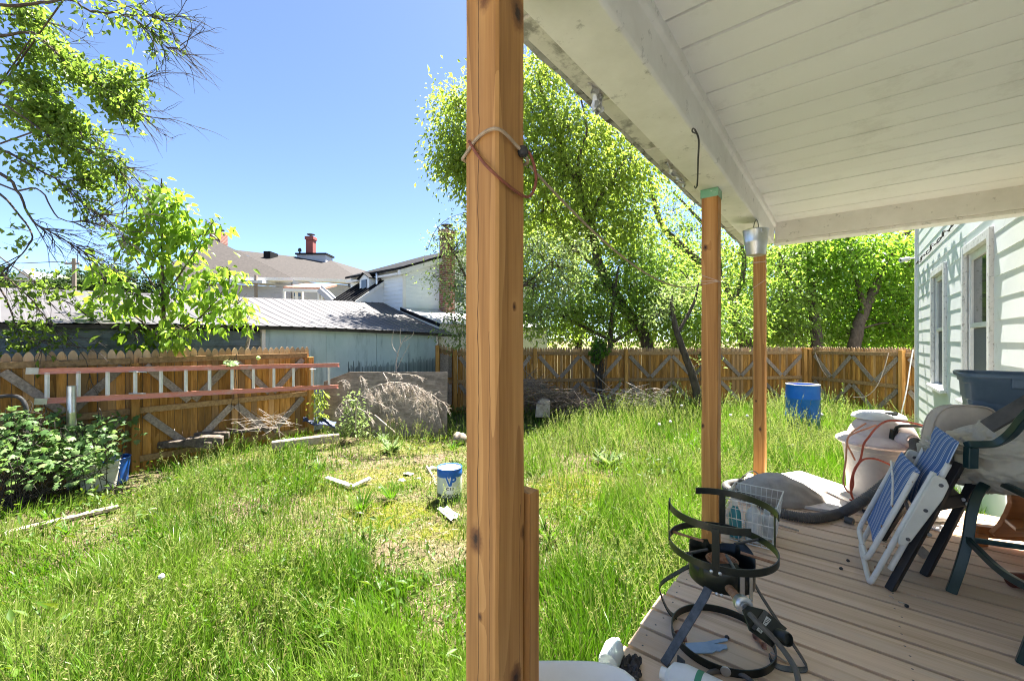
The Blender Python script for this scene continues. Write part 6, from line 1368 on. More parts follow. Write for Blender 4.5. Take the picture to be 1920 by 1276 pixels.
# ---------------------------------------------------------------- things on the deck
# outdoor cooker stand
C0 = V(.872, 1.722, DZ); cs = thing('cooker_stand', 'black steel outdoor gas cooker stand with round pot guard on the deck', 'cooker stand', tuple(C0))
BS = M['black_steel']
MB().ring(C0+V(0,0,.017), .193, .030, .004, n=64).build('base_ring', BS, cs, smooth=True)
MB().ring(C0+V(0,0,.395), .203, .028, .004, n=64).build('support_ring', BS, cs, smooth=True)
g = MB(); g.ring(C0+V(0,0,.545), .202, .028, .0045, R(150), R(272), 40); g.build('pot_guard', BS, cs, smooth=True)
g = MB(); g.ring(C0+V(0,0,.552), .202, .028, .0045, R(-28), R(95), 40); g.build('pot_guard', BS, cs, smooth=True)
for i, (ang, z0, z1) in enumerate(((238,.37,.545), (62,.385,.55), (168,.40,.565), (-8,.39,.55))):
    a = R(ang); p = C0+V(.2065*math.cos(a), .2065*math.sin(a), 0); n = V(math.cos(a), math.sin(a), 0)
    mb = MB(); w_ = .026 if i < 2 else .010; mb.bar(p+V(0,0,z0), p+V(0,0,z1), w_, .004, up=n); mb.build('upright', BS, cs, bevel=.001)
bt = MB()
def bolt(p, n, r=.0065):
    q = Vector(n).to_track_quat('Z','Y').to_matrix(); bt.lathe([(r,0),(r,.003),(r*.55,.0055),(0,.006)], p, 10, M=q)
for ang, zz in ((234,.385),(242,.385),(58,.395),(66,.395),(236,.26),(244,.26),(-80,.24),(-62,.24)):
    a = R(ang); rr_ = .210 if zz > .3 else .126; bolt(C0+V(rr_*math.cos(a), rr_*math.sin(a), zz), (math.cos(a), math.sin(a), 0))
# burner bowl with a scalloped rim
db = MB(); n = 72; rb = .122; z0, z1 = .262, .355; vs = []
for zr in (0, 1):
    for i in range(n):
        a = 2*math.pi*i/n; f = (i*3 % n)/n; sc = .0 if .25 < (i % 24)/24 < .75 else .022
        z = z0 if zr == 0 else z1+sc+.012*math.sin(a*3)
        vs.append(C0+V(rb*math.cos(a), rb*math.sin(a), z))
db.add(vs, [(i, (i+1) % n, n+(i+1) % n, n+i) for i in range(n)]); db.build('burner_bowl', BS, cs, smooth=True, solid=.003, ang=60)
fl = MB(); fl.disc(C0+V(0,0,.275), rb-.002, 40); fl.build('bowl_floor', BS, cs, solid=.002)
bh = MB(); vs = []
bc = C0+V(.0,-.005,.295)
bh.lathe([(.022,-.02),(.030,.010),(.036,.022),(.060,.042),(.062,.046),(.056,.047),(.034,.030),(.026,.028),(.026,.012),(0,.010)], bc, 36)
for i in range(28):
    a = 2*math.pi*i/28; d = V(math.cos(a), math.sin(a), 0); bh.bar(bc+d*.036+V(0,0,.031), bc+d*.055+V(0,0,.047), .003, .004)
bh.build('burner_head', M['rust'], cs, smooth=True)
for i in range(6):
    a = R(18+60*i); d = V(math.cos(a), math.sin(a), 0); mb = MB(); mb.tube([C0+d*.201+V(0,0,.392), C0+d*.072+V(0,0,.392)], .0058, 8)
    mb.build('support_rod', M['rust'] if i in (5,2) else M['worn_steel'], cs, smooth=True)
def strap(name, pts, w_, mat, wdir):
    m_ = MB(); sp = spline(pts, 5); wd = Vector(wdir).normalized(); n = len(sp); vs = []
    for i, p in enumerate(sp):
        d = (sp[min(i+1,n-1)]-sp[max(i-1,0)]).normalized(); nn = d.cross(wd).normalized()
        vs += [p-wd*w_/2-nn*.002, p+wd*w_/2-nn*.002, p+wd*w_/2+nn*.002, p-wd*w_/2+nn*.002]
    fs = [(4*i+k, 4*i+(k+1) % 4, 4*i+4+(k+1) % 4, 4*i+4+k) for i in range(n-1) for k in range(4)]+[(3,2,1,0),(4*n-4,4*n-3,4*n-2,4*n-1)]
    m_.add(vs, fs); return m_.build(name, mat, cs, smooth=True, ang=35)
z = C0.z
strap('leg', [C0+V(-.095,-.085,.27), C0+V(-.13,-.105,.23), C0+V(-.265,-.125,.035), C0+V(-.285,-.13,.006), C0+V(-.262,-.145,.003), C0+V(-.235,-.15,.004), C0+V(-.228,-.150,.045)], .034, M['worn_steel'], (.45,-.9,0))
strap('leg', [C0+V(-.085,.085,.27), C0+V(-.13,.10,.235), C0+V(-.205,.13,.16), C0+V(-.20,.13,.10), C0+V(-.165,.14,.03), C0+V(-.13,.14,.004)], .03, BS, (.3,.95,0))
strap('leg', [C0+V(.115,-.02,.27), C0+V(.15,-.04,.20), C0+V(.22,-.085,.08), C0+V(.255,-.13,.012), C0+V(.24,-.155,.004), C0+V(.165,-.15,.004), C0+V(.135,-.13,.006), C0+V(.125,-.12,.03)], .03, M['worn_steel'], (.5,.85,0))
bp_ = MB()
for a in (-82, -62):
    d = V(math.cos(R(a)), math.sin(R(a)), 0); bp_.bar(C0+d*.1255+V(0,0,.345), C0+d*.1255+V(0,0,.235), .020, .003, up=d)
bp_.build('bracket', M['galv'], cs)
# venturi pipe, valve, guard plate
v0 = P(1368,1103,1.60); v1 = P(1400,1140,1.45); dv = (v1-v0).normalized()
MB().tube([v0-dv*.05, v0+dv*.11], .016, 14).build('burner_pipe', M['rust'], cs, smooth=True)
qv = dv.to_track_quat('Z','Y').to_matrix()
MB().lathe([(.016,-.012),(.028,-.012),(.030,.0),(.030,.018),(.026,.022),(.012,.024),(.012,.03),(0,.03)], v0+dv*.115, 20, M=qv).build('air_shutter', M['galv'], cs, smooth=True)
MB().tube([v0+dv*.12, v0+dv*.20], .009, 8).build('valve_stem', M['worn_steel'], cs, smooth=True)
YB = 1.40
pts = [P(1393,1142,YB), P(1402,1134,YB+.01), P(1434,1142,YB+.02), P(1476,1177,YB), P(1449,1212,YB-.06), P(1406,1180,YB-.04)]
bxn = (pts[2]-pts[0]).cross(pts[4]-pts[0]).normalized()
if bxn.y > 0: bxn = -bxn
MB().prism(pts, -bxn*.006).build('guard_plate', BS, cs, bevel=.001)
def on(px, py, o=.004):
    p0 = pts[0]+bxn*o; r = P(px,py,1.0)-V(0,0,CH); cam0 = V(0,0,CH); k = (p0-cam0).dot(bxn)/r.dot(bxn); return cam0+r*k
lb = MB()
MB().prism([on(1432,1143), on(1441,1149), on(1415,1181), on(1409,1176)], bxn*.003).build('cross_strap', M['worn_steel'], cs)
for q in ([(1437,1154),(1446,1161),(1436,1173),(1430,1168)], [(1422,1174),(1431,1181),(1427,1187),(1418,1180)]): lb.prism([on(x,y,.006) for x, y in q], bxn*.0012)
lb.build('label', M['galv'], cs)
ll = MB()
for (xa,ya,xb,yb) in ((1434,1164,1442,1158.5),(1436,1167,1444,1161.5),(1433,1168,1437,1165),(1422,1178,1427,1181),(1424,1181,1427,1184)): ll.bar(on(xa,ya,.0078), on(xb,yb,.0078), .0016, .0004, up=bxn)
ll.build('lettering', M['ink'], cs)
MB().lathe([(.020,0),(.022,.012),(.022,.034),(.019,.040),(.017,.030),(0,.030)], on(1458,1190), 20, M=bxn.to_track_quat('Z','Y').to_matrix() @ Matrix.Rotation(.5,3,'X')).build('valve_knob', BS, cs, smooth=True)
bt.build('bolt', M['galv'], cs, smooth=True)
pl = MB(); pl.lathe([(.018,0),(.018,.003),(.016,.004),(0,.004)], C0+V(-.075,-.180,.018), 16, M=V(-.38,-.92,0).to_track_quat('Z','Y').to_matrix()); pl.build('ring_plate', M['galv'], cs)
hs = MB(); hs.tube(spline([on(1405,1149,.015), on(1420,1166,.03), on(1445,1190,.035), P(1466,1214,1.32), P(1484,1240,1.27), P(1494,1262,1.22), P(1499,1300,1.15), P(1490,1345,1.05)], 8), .0085, 10)
tag(hs.build('gas_hose', M['hose'], smooth=True), 'grey rubber gas hose running down from the cooker valve', 'hose')
hs = MB(); rc = PD(1375, 1290, .012)
hs.tube([rc+V(.085*math.cos(a), .085*math.sin(a), .004*math.sin(3*a)) for a in [2*math.pi*i/40 for i in range(34)]], .0085, 10); hs.tube([rc+V(.085,.0,.01), rc+V(.13,-.04,.01)], .009, 8)
tag(hs.build('coiled_hose', M['hose'], smooth=True), 'grey rubber hose coil lying at the bottom edge of the deck', 'hose')
# scraps on the deck
M['blue_scrap'] = surf('pale_blue_card', (.22,.33,.46), (.34,.46,.60), 14, rough=.7, bstr=.1)
sc = MB(); ol = [(1285,1206),(1322,1204),(1350,1198),(1364,1196),(1365,1201),(1338,1207),(1362,1209),(1364,1216),(1356,1217),(1350,1221),(1343,1220),(1336,1224),(1292,1225),(1287,1216)]
sc.prism([PD(x,y,.003) for x, y in ol], (0,0,.004)); tag(sc.build('card_scrap', M['blue_scrap']), 'torn pale blue card scrap inside the cooker base ring', 'scrap')
M['dry_leaf'] = surf('dry_brown_leaf', (.20,.09,.06), (.36,.19,.13), 30, rough=.8, bstr=.3)
def curl(name, label, p, q, w_, seed, mat='dry_leaf', group='dry leaves on the deck'):
    r = random.Random(seed); mb = MB(); d = q-p; s = V(-d.y, d.x, 0).normalized()
    mb.grid(lambda a, b_: p+d*a+s*(b_-.5)*w_*math.sin(math.pi*min(.97,max(.06,a)))*(1+.3*math.sin(a*9))+V(0,0,.004+.9*w_*abs(b_-.5)**1.6+.006*math.sin(a*12+b_*5)), 10, 4)
    o = mb.build(name, M[mat], smooth=True, solid=.001); tag(o, label, 'leaf', group)
curl('dry_leaf', 'curled dry brown leaf at the left end of the blue card scrap', PD(1262,1186), PD(1288,1206), .035, 1)
curl('dry_leaf', 'twisted reddish dry leaf under the cooker guard plate', PD(1410,1190), PD(1438,1222), .03, 2)
curl('dry_leaf', 'small reddish dry leaf crossing the twisted one under the cooker', PD(1420,1196), PD(1430,1212), .018, 3)
for i, (px, py) in enumerate(((1577,1065),(1363,1194),(1404,1048),(1478,1290),(1590,1050),(1700,1135))): 
    c = PD(px, py, .006); stone(('tiny dark clod on the deck left of the striped chair','tiny clod at the tip of the blue card scrap','tiny dark clod on the deck by the wire basket','tiny clod at the bottom edge','tiny clod below the vacuum hose','small crumb on the deck under the striped chair')[i], c, (.009,.008,.008), 20+i, 'rubber', 'dirt_clod', 'clod')
for i, (x0,y0,x1,y1) in enumerate(((1437,978,1498,994),(1668,1116,1676,1121),(1685,1128,1697,1131),(1445,1222,1475,1240))):
    mb = MB(); mb.tube(spline([PD(x0,y0,.006), PD((x0+x1)/2,(y0+y1)/2-1,.010), PD(x1,y1,.005)], 4), [.006 if i == 0 else .003]*9, 5); tag(mb.build('twig', M['dry_twig'], smooth=True), ('long dry twig lying in front of the grey hose','short twig below the dark chair leg','thin twig right of the short one below the dark chair leg','dry twig beside the cooker leg')[i], 'twig', 'twigs on the deck')
# white tub at the bottom edge
t = thing('plastic_tub', 'white plastic tub cut off by the bottom edge beside the broad post', 'tub', (.13,.98,DZ)); cx, cyy = .135, .985; zr = .945
def rr(a, sx, sy, e=4):
    c_, s_ = math.cos(a), math.sin(a); k = (abs(c_)**e+abs(s_)**e)**(-1/e); return sx*c_*k, sy*s_*k
mb = MB(); n = 56
lv = [(.16,.155,DZ+.002),(.165,.16,DZ+.01),(.205,.195,zr-.05),(.215,.205,zr-.02),(.230,.222,zr-.015),(.232,.224,zr),(.224,.216,zr+.003),(.216,.207,zr-.004),(.205,.195,zr-.05),(.165,.158,DZ+.02)]
vs = []
for sx, sy, z in lv:
    for i in range(n):
        x_, y_ = rr(2*math.pi*i/n, sx, sy); q = W(y_*.0+x_*.0, 0, 0); vs.append((cx+x_*.95+.0, cyy+y_, z))
mb.add(vs, [(j*n+i, j*n+(i+1) % n, (j+1)*n+(i+1) % n, (j+1)*n+i) for j in range(len(lv)-1) for i in range(n)]+[tuple(range((len(lv)-1)*n, len(lv)*n)), tuple(range(n))[::-1]])
mb.build('tub_shell', M['white_plastic'], t, smooth=True)
# clear bottle with blue cap, dark crumpled cloth, white jug
M['clear'] = None
m, nt, b, o = new_mat('cloudy_clear_plastic'); b.inputs['Base Color'].default_value = (.85,.9,.88,1); b.inputs['Transmission Weight'].default_value = .35; b.inputs['Roughness'].default_value = .25; b.inputs['IOR'].default_value = 1.2; M['clear'] = m
c = PD(1152, 1238, .0); c = V(c.x-.02, c.y+.02, DZ+.05)
t = thing('clear_bottle', 'clear plastic bottle with blue nozzle lying at the deck edge', 'bottle', tuple(c))
dq = V(.5,.86,.05).normalized(); q = dq.to_track_quat('Z','Y').to_matrix()
MB().lathe([(0,-.06),(.036,-.058),(.039,-.05),(.039,.02),(.030,.045),(.013,.06),(.011,.075),(0,.075)], c+V(.01,-.03,-.012), 24, M=q).build('bottle_body', M['clear'], t, smooth=True)
MB().lathe([(.016,.0),(.016,.02),(.010,.04),(.004,.06),(0,.06)], P(1157,1228,1.66), 16, M=V(0,-.2,1).to_track_quat('Z','Y').to_matrix()).build('nozzle', surf('teal_blue_plastic', (.01,.16,.30), (.015,.2,.36), 3, rough=.3, bstr=0), t, smooth=True)
mb = MB(); r_ = random.Random(6)
def rag(a, b_):
    p = PD(1143+56*a, 1238+44*b_, .0); return p+V(.006*math.sin(b_*11),.006*math.cos(a*9), .012+.03*abs(mnoise.noise(V(a*5,b_*5,.3)))+.02*mnoise.noise(V(a*13,b_*13,1)))
mb.grid(rag, 22, 22); tag(mb.build('dark_rag', surf('dark_muddy_cloth', (.035,.03,.028), (.10,.09,.085), 40, rough=.95, bstr=.8, fine=90), smooth=True, solid=.006), 'dark muddy rag crumpled at the corner of the deck', 'rag')
c = PD(1300, 1290, .06); t = thing('plastic_jug', 'white plastic jug with green stripe lying at the bottom edge', 'jug', (c.x, c.y, DZ)); q = V(-.75,.6,.0).normalized().to_track_quat('Z','Y').to_matrix()
MB().lathe([(0,-.12),(.055,-.115),(.060,-.10),(.060,.03),(.050,.07),(.022,.09),(.020,.11),(0,.11)], c, 28, M=q).build('jug_body', M['white_plastic'], t, smooth=True)
MB().lathe([(.0605,-.03),(.0608,-.028),(.0608,-.012),(.0605,-.010)], c, 28, M=q).build('stripe', surf('green_print', (.05,.22,.12), (.07,.28,.16), 3, bstr=0), t, smooth=True)

# wire basket with bottles behind the cooker
bq = PD(1395, 1002); ba = thing('wire_basket', 'white wire basket with bottles behind the cooker stand', 'basket', (bq.x, bq.y, DZ)); wr = MB()
M['wire_white'] = surf('white_coated_wire', (.55,.55,.52), (.70,.70,.67), 10, rough=.5, stain=(.28,.20,.14), stain_scale=20, stain_lo=.6, stain_hi=.7, bstr=0)
u0, u1, v0_, v1_ = 2.62, 3.00, -.66, -.39; z0, z1 = DZ+.012, DZ+.27
u0, u1, v0_, v1_ = 2.84, 3.20, -.58, -.30
def wl_(a, b_, r=.0022): wr.tube([a, b_], r, 5)
def cornr(f, z): i = (z-z0)/(z1-z0)*.03-.03; return [W(u0-i, v0_-i, z), W(u1+i, v0_-i, z), W(u1+i, v1_+i, z), W(u0-i, v1_+i, z)]
for z, r_ in ((z1,.004),(z1-.055,.0022),(z1-.12,.003),(z1-.19,.0022),(z0,.003)):
    c4 = cornr(0, z)
    for i in range(4): wl_(c4[i], c4[(i+1) % 4], r_)
ct, cb_ = cornr(0, z1), cornr(0, z0)
for i in range(4):
    k = 11 if i % 2 == 0 else 9
    for j in range(k+1):
        q = j/k; wl_(ct[i].lerp(ct[(i+1) % 4], q), cb_[i].lerp(cb_[(i+1) % 4], q), .0016)
for j in range(10): q = j/9; wl_(cb_[0].lerp(cb_[1], q), cb_[3].lerp(cb_[2], q), .0016)
wr.build('wire_frame', M['wire_white'], ba)
def bottle(label, u, v, rad, h, mat, capm, cap_r=.014):
    c = W(u, v, DZ+.016); t = thing('bottle', label, 'bottle', tuple(c), group='bottles in the wire basket')
    MB().lathe([(0,0),(rad,.002),(rad*1.02,.01),(rad,h*.62),(rad*.8,h*.74),(cap_r,h*.86),(cap_r,h*.9),(0,h*.9)], c, 22).build('bottle_body', mat, t, smooth=True)
    MB().lathe([(cap_r+.002,h*.885),(cap_r+.003,h),(cap_r,h+.004),(0,h+.004)], c, 16).build('cap', capm, t, smooth=True)
M['grey_bottle'] = surf('greyish_bottle_plastic', (.46,.48,.48), (.60,.62,.62), 5, rough=.35, stain=(.3,.31,.3), stain_scale=8, stain_lo=.5, stain_hi=.75, bstr=.02); M['teal'] = surf('teal_label', (.03,.20,.24), (.06,.28,.32), 4, rough=.35, bstr=0)
bottle('teal labelled bottle in the wire basket close to the taped post', 2.92, -.53, .036, .22, M['teal'], M['white_plastic']); bottle('grey-white bottle in the middle of the wire basket', 2.93, -.43, .045, .24, M['grey_bottle'], M['dirty_white']); bottle('short grey bottle at the right of the wire basket', 3.03, -.37, .042, .17, M['grey_bottle'], M['grey_bottle'])

# grey cloth bag, white board, wide vacuum hose
M['grey_cloth'] = surf('grey_canvas', (.27,.255,.23), (.40,.38,.345), 6, rough=.95, bstr=.25, fine=60, stain=(.48,.445,.40), stain_scale=4, stain_lo=.5, stain_hi=.8)
bb = MB(); n, k = 64, 26; bcn = PD(1490, 950); ctr = V(bcn.x, bcn.y+.13, DZ)
for j in range(k+1):
    th = math.pi/2*j/k
    for i in range(n):
        a = 2*math.pi*i/n; e = 1.0; ct_ = max(0.0, math.cos(th))**.55; x_ = .345*math.cos(a)*ct_; y_ = .17*math.sin(a)*ct_; z_ = .185*math.sin(th)*(1-.35*(x_/.345)**2+.12*(x_/.345)*-1)
        taper = 1-.55*max(0, x_/.345)**1.5; y_ *= taper; z_ *= 1-.45*max(0, x_/.345); q = V(x_, y_, z_)
        dn = .030*mnoise.noise(V(x_*5, y_*6, z_*6))+.020*(1-2*abs(mnoise.noise(V(x_*9+4+z_*6, y_*7, z_*12))))+.010*mnoise.noise(V(x_*22, y_*22, z_*22))+.012*math.sin(a*9+th*6)*max(0, math.cos(th)-.3)
        q *= 1+dn*2.4; p = ctr+V(.97*q.x+.20*q.y, -.18*q.x+q.y, max(q.z, 0)+.006); bb.v.append(tuple(p)); bb.a.append(.5)
bb.f = [(j*n+i, j*n+(i+1) % n, (j+1)*n+(i+1) % n, (j+1)*n+i) for j in range(k) for i in range(n)]
tag(bb.build('cloth_bag', M['grey_cloth'], smooth=True, ang=180, subsurf=1), 'grey crumpled canvas bag lying inside the curve of the vacuum hose', 'bag')
M['foam'] = surf('white_rigid_board', (.66,.62,.57), (.78,.75,.70), 5, rough=.7, stain=(.40,.36,.31), stain_scale=9, stain_lo=.55, stain_hi=.75, bstr=.1)
mb = MB(); mb.prism([PD(1424,897,.004), PD(1500,886,.004), PD(1606,922,.004), PD(1640,945,.004), PD(1560,962,.004), PD(1400,935,.004), PD(1372,925,.004)], (0,0,.022)); tag(mb.build('foam_board', M['foam'], bevel=.002), 'white rigid board lying flat under the grey canvas bag', 'board')
mb = MB(); mb.tube(spline([PD(1388,902,.03)+V(0,.02,.0), P(1395,892,3.55), P(1406,884,3.6), P(1416,884,3.62), PD(1428,896,.05)], 6), .006, 6); tag(mb.build('black_cable', M['rubber'], smooth=True), 'black cable loop at the foot of the far pine post', 'cable')
M['hose_ring'] = M['hose']
hp_ = [P(1716,828,2.86), P(1716,842,2.80), P(1704,858,2.77), P(1681,886,2.72), P(1648,916,2.70), P(1612,942,2.74)]
for (x_, y_) in ((1577,959),(1532,968),(1490,965),(1455,955),(1425,941),(1400,929),(1378,920),(1364,914),(1362,907),(1376,903),(1400,902),(1428,905)): hp_.append(PD(x_, y_+2, .036 if x_ < 1600 else .05))
sp = spline(hp_, 26); n = len(sp); acc = 0; rs = []
for i, p in enumerate(sp):
    if i: acc += (p-sp[i-1]).length
    rs.append(.031+.0032*math.sin(acc*2*math.pi/.0135))
dense = []; drs = []; acc = 0; step = .0034; prev = sp[0]; carry = 0
for i in range(1, n):
    seg = sp[i]-sp[i-1]; L_ = seg.length; t_ = carry
    while t_ < L_:
        dense.append(sp[i-1]+seg*(t_/L_)); acc += step; drs.append(.031+.0030*math.sin(acc*2*math.pi/.0136)); t_ += step
    carry = t_-L_
hb = MB(); hb.tube(dense, drs, 14); tag(hb.build('vacuum_hose', M['hose'], smooth=True, ang=180), 'long ribbed dark grey vacuum hose curving over the deck', 'hose')
# shop vacuum
vc_ = V(2.80, 3.16, DZ); vac = thing('shop_vacuum', 'big dusty white shop vacuum with red cord standing at the deck end', 'vacuum cleaner', tuple(vc_))
M['vac_body'] = surf('dusty_vacuum_plastic', (.46,.42,.37), (.58,.53,.47), 4, rough=.55, stain=(.30,.26,.22), stain_scale=6, stain_lo=.5, stain_hi=.8, bstr=.1); M['vac_lid'] = surf('pinkish_white_plastic', (.60,.50,.46), (.72,.64,.60), 4, rough=.45, stain=(.50,.34,.29), stain_scale=7, stain_lo=.5, stain_hi=.8, bstr=.05)
mb = MB(); mb.lathe([(0,.03),(.175,.03),(.185,.045),(.205,.36),(.212,.42),(.218,.425),(.218,.455),(.21,.46)], vc_, 48); mb.build('barrel', M['vac_body'], vac, smooth=True)
mb = MB()
for (r0, z_) in ((.214,.455),): mb.lathe([(r0,.455),(.245,.462),(.262,.478),(.258,.492),(.22,.515),(.16,.535),(0,.54)], vc_, 48)
ld = mb.build('lid', M['vac_lid'], vac, smooth=True)
for a in (200, 20):
    d = V(math.cos(R(a)), math.sin(R(a)), 0); s = V(-d.y, d.x, 0); mb = MB(); mb.prism([vc_+d*.23+s*-.07+V(0,0,.47), vc_+d*.23+s*.07+V(0,0,.47), vc_+d*.31+s*.045+V(0,0,.475), vc_+d*.31+s*-.045+V(0,0,.475)], (0,0,.022)); mb.build('lid_tab', M['vac_lid'], vac, bevel=.008)
hd = MB(); n, k = 48, 12; hc = vc_+V(.045,.02,.50)
def hp2(a, th):
    x_, y_ = rr(a, .20, .175, 3.2); c_ = max(0.0, math.cos(th))**.35; return x_*c_, y_*c_, .20*math.sin(th)**.8
vs = []
for j in range(k+1):
    th = math.pi/2*j/k*.999
    for i in range(n): x_, y_, z_ = hp2(2*math.pi*i/n, th); vs.append(hc+V(x_*(1-.22*math.sin(th)), y_*(1-.24*math.sin(th)), z_*.82))
hd.add(vs, [(j*n+i, j*n+(i+1) % n, (j+1)*n+(i+1) % n, (j+1)*n+i) for j in range(k) for i in range(n)]); hd.build('motor_head', M['vac_lid'], vac, smooth=True, ang=70)
cap = MB(); n = 48
lv = [(.148,.122,.146),(.160,.134,.150),(.160,.134,.158),(.150,.122,.178),(.115,.09,.197),(.05,.04,.206),(.001,.001,.207)]; vs = []
for sx, sy, z_ in lv:
    for i in range(n): x_, y_ = rr(2*math.pi*i/n, sx, sy, 3); vs.append(hc+V(x_, y_+.03, z_))
cap.add(vs, [(j*n+i, j*n+(i+1) % n, (j+1)*n+(i+1) % n, (j+1)*n+i) for j in range(len(lv)-1) for i in range(n)]); cp_ = cap.build('top_cover', M['white_plastic'], vac, smooth=True)
vt = MB()
for i in range(-3, 4):
    for j in range(-5, 6):
        if (i/3.4)**2+(j/5.5)**2 < 1: vt.box(hc.x+.03+j*.0085-.003, hc.x+.03+j*.0085+.003, hc.y-.04+i*.011-.0038, hc.y-.04+i*.011+.0038, hc.z+.185-abs(i)*.0022, hc.z+.2075-abs(i)*.0030)
vt.build('vent_grille', M['black_steel'], cp_)
hn = MB(); f = hc+V(.04,-.165,.135)
hn.tube([f+V(-.12,-.02,-.07), f+V(-.11,-.035,-.01), f+V(-.09,-.04,.0), f+V(.09,-.035,.0), f+V(.11,-.03,-.01), f+V(.115,-.015,-.07)], .012, 8)
for sx in (-1, 1): hn.bar(f+V(sx*.115,-.01,-.10), f+V(sx*.115,-.02,-.03), .035, .03, up=(0,1,0))
hn.build('handle', M['black_steel'], vac, smooth=True)
po = MB(); hp0 = P(1716,828,2.86); q = V(-.2,-.95,.15).to_track_quat('Z','Y').to_matrix(); po.lathe([(.052,-.10),(.050,.0),(.043,.012),(.040,.035),(.033,.035)], hp0+V(.01,.05,0), 28, M=q); po.build('hose_port', M['vac_lid'], vac, smooth=True)
ltc = MB(); ltc.box(vc_.x+.02, vc_.x+.10, vc_.y-.245, vc_.y-.205, vc_.z+.40, vc_.z+.49); ltc.build('latch', M['vac_lid'], vac, bevel=.012)
dl = MB(); dl.box(vc_.x-.28, vc_.x+.24, vc_.y-.20, vc_.y+.20, DZ+.035, DZ+.07); dl.build('dolly', M['vac_body'], vac, bevel=.015)
for (dx, dy) in ((-.24,-.17),(.2,-.17),(-.24,.17),(.2,.17)):
    MB().tube([vc_+V(dx-.012,dy,.021), vc_+V(dx+.012,dy,.021)], .021, 14).build('caster', M['rubber'], vac, smooth=True)
c = PD(1592, 975, .022); MB().tube([c+V(-.012,.02,0), c+V(.014,-.02,0)], .022, 18).build('hose_cuff', M['hose'], None, smooth=True); tag(bpy.data.objects['hose_cuff'], 'small round grey hose cuff lying below the vacuum hose', 'hose cuff')
# red extension cord draped on the vacuum
M['red_cord'] = surf('red_orange_cord', (.42,.060,.03), (.52,.10,.05), 20, rough=.5, bstr=0); M['orange_cord'] = surf('faded_orange_cord', (.62,.24,.13), (.72,.36,.22), 20, rough=.5, bstr=0)
cd = MB()
def ve(x, y, Y): return P(1560+x/5.8, 750+y/5.8, Y)
cd.tube(spline([ve(1060,300,3.0), ve(950,262,2.95), ve(800,235,2.93), ve(650,218,2.93), ve(560,240,2.93), ve(470,310,2.90), ve(400,400,2.86), ve(345,480,2.85), ve(310,640,2.86), ve(250,740,2.86), ve(215,850,2.86), ve(205,960,2.87), ve(225,1060,2.92), ve(240,1085,2.93)], 8), .0065, 7)
cd.tube(spline([ve(640,705,2.88), ve(540,660,2.87), ve(440,632,2.86), ve(350,640,2.85), ve(290,690,2.85), ve(235,800,2.85), ve(230,920,2.86), ve(205,1010,2.88), ve(235,1085,2.92), ve(190,1080,2.93)], 8), .0065, 7)
tag(cd.build('extension_lead', M['red_cord'], smooth=True), 'dark red extension cord draped over the shop vacuum', 'cord')
cd = MB(); cd.tube(spline([ve(480,270,2.95), ve(400,300,2.93), ve(300,335,2.95), ve(200,380,2.95), ve(165,430,2.93), ve(155,560,2.90), ve(150,650,2.90), ve(130,790,2.92), ve(125,900,2.95), ve(165,985,3.0), ve(215,1010,3.0)], 8), .006, 7); cd.tube(spline([ve(370,250,3.1), ve(270,310,3.1), ve(190,380,3.0), ve(165,470,2.95), ve(210,570,2.95), ve(250,650,2.95)], 8), .006, 7)
tag(cd.build('extension_lead', M['orange_cord'], smooth=True), 'faded orange extension cord hanging off the left tab of the vacuum lid', 'cord')
# ---------------------------------------------------------------- folded striped chair leaning to the right
near = PD(1636, 1099); eu = V(.585,.811,0).normalized(); ev = V(.811,-.585,0).normalized()
lean = R(20); eb = (ev*math.sin(lean)+V(0,0,1)*math.cos(lean)); en = (-ev*math.cos(lean)+V(0,0,1)*math.sin(lean))
def CF(a, b_, n=0): return near+eu*a+eb*b_+en*n
sc = thing('folding_chair', 'folded blue striped garden chair with white tube frame leaning on dark chairs', 'chair', tuple(near))
M['white_tube'] = surf('white_painted_tube', (.62,.60,.55), (.74,.72,.67), 10, rough=.35, stain=(.32,.20,.12), stain_scale=30, stain_lo=.62, stain_hi=.70, bstr=.05)
m, nt, b, o = new_mat('blue_striped_canvas'); uvn = nd(nt, 'ShaderNodeAttribute'); uvn.attribute_name = 'var'
tc = coords(nt); wv = noise(nt, tc, 2.2, 2, .5)
x_ = math_(nt, 'FRACT', math_(nt, 'MULTIPLY', uvn.outputs['Fac'], 3.6)); 
def band(lo, hi): return math_(nt, 'MULTIPLY', math_(nt, 'GREATER_THAN', x_, lo), math_(nt, 'LESS_THAN', x_, hi))
f = math_(nt, 'ADD', math_(nt, 'ADD', band(.10,.16), band(.26,.30)), math_(nt, 'ADD', band(.58,.62), band(.70,.73)))
wov = noise(nt, coords(nt), 300, 2, .5); base = ramp(nt, wov, [(.3,(.045,.115,.30)), (.7,(.085,.17,.38))])
cl = mixc(nt, math_(nt, 'MULTIPLY', f, .85), base, (.62,.66,.72)); nt.links.new(cl, b.inputs['Base Color']); b.inputs['Roughness'].default_value = .9; bump(nt, b, wov, .2, .002); M['stripe'] = m
tb = .0125
def tube(pts, r=tb, n=6, name='frame_tube'): return MB().tube(spline(pts, n), r, 12).build(name, M['white_tube'], sc, smooth=True)
tube([CF(.0,.66,.005), CF(.0,.35,.01), CF(.0,.06,.012), CF(.012,.018,.012), CF(.05,.006,.012), CF(.25,.004,.012), CF(.44,.006,.012), CF(.485,.02,.012), CF(.495,.07,.012), CF(.495,.35,.01), CF(.495,.60,.005)])
tube([CF(.03,.62,.05), CF(.03,.30,.055), CF(.03,.16,.058), CF(.045,.115,.058), CF(.085,.10,.058), CF(.25,.10,.058), CF(.41,.10,.058), CF(.45,.115,.058), CF(.465,.16,.058), CF(.465,.32,.055), CF(.465,.56,.05)])
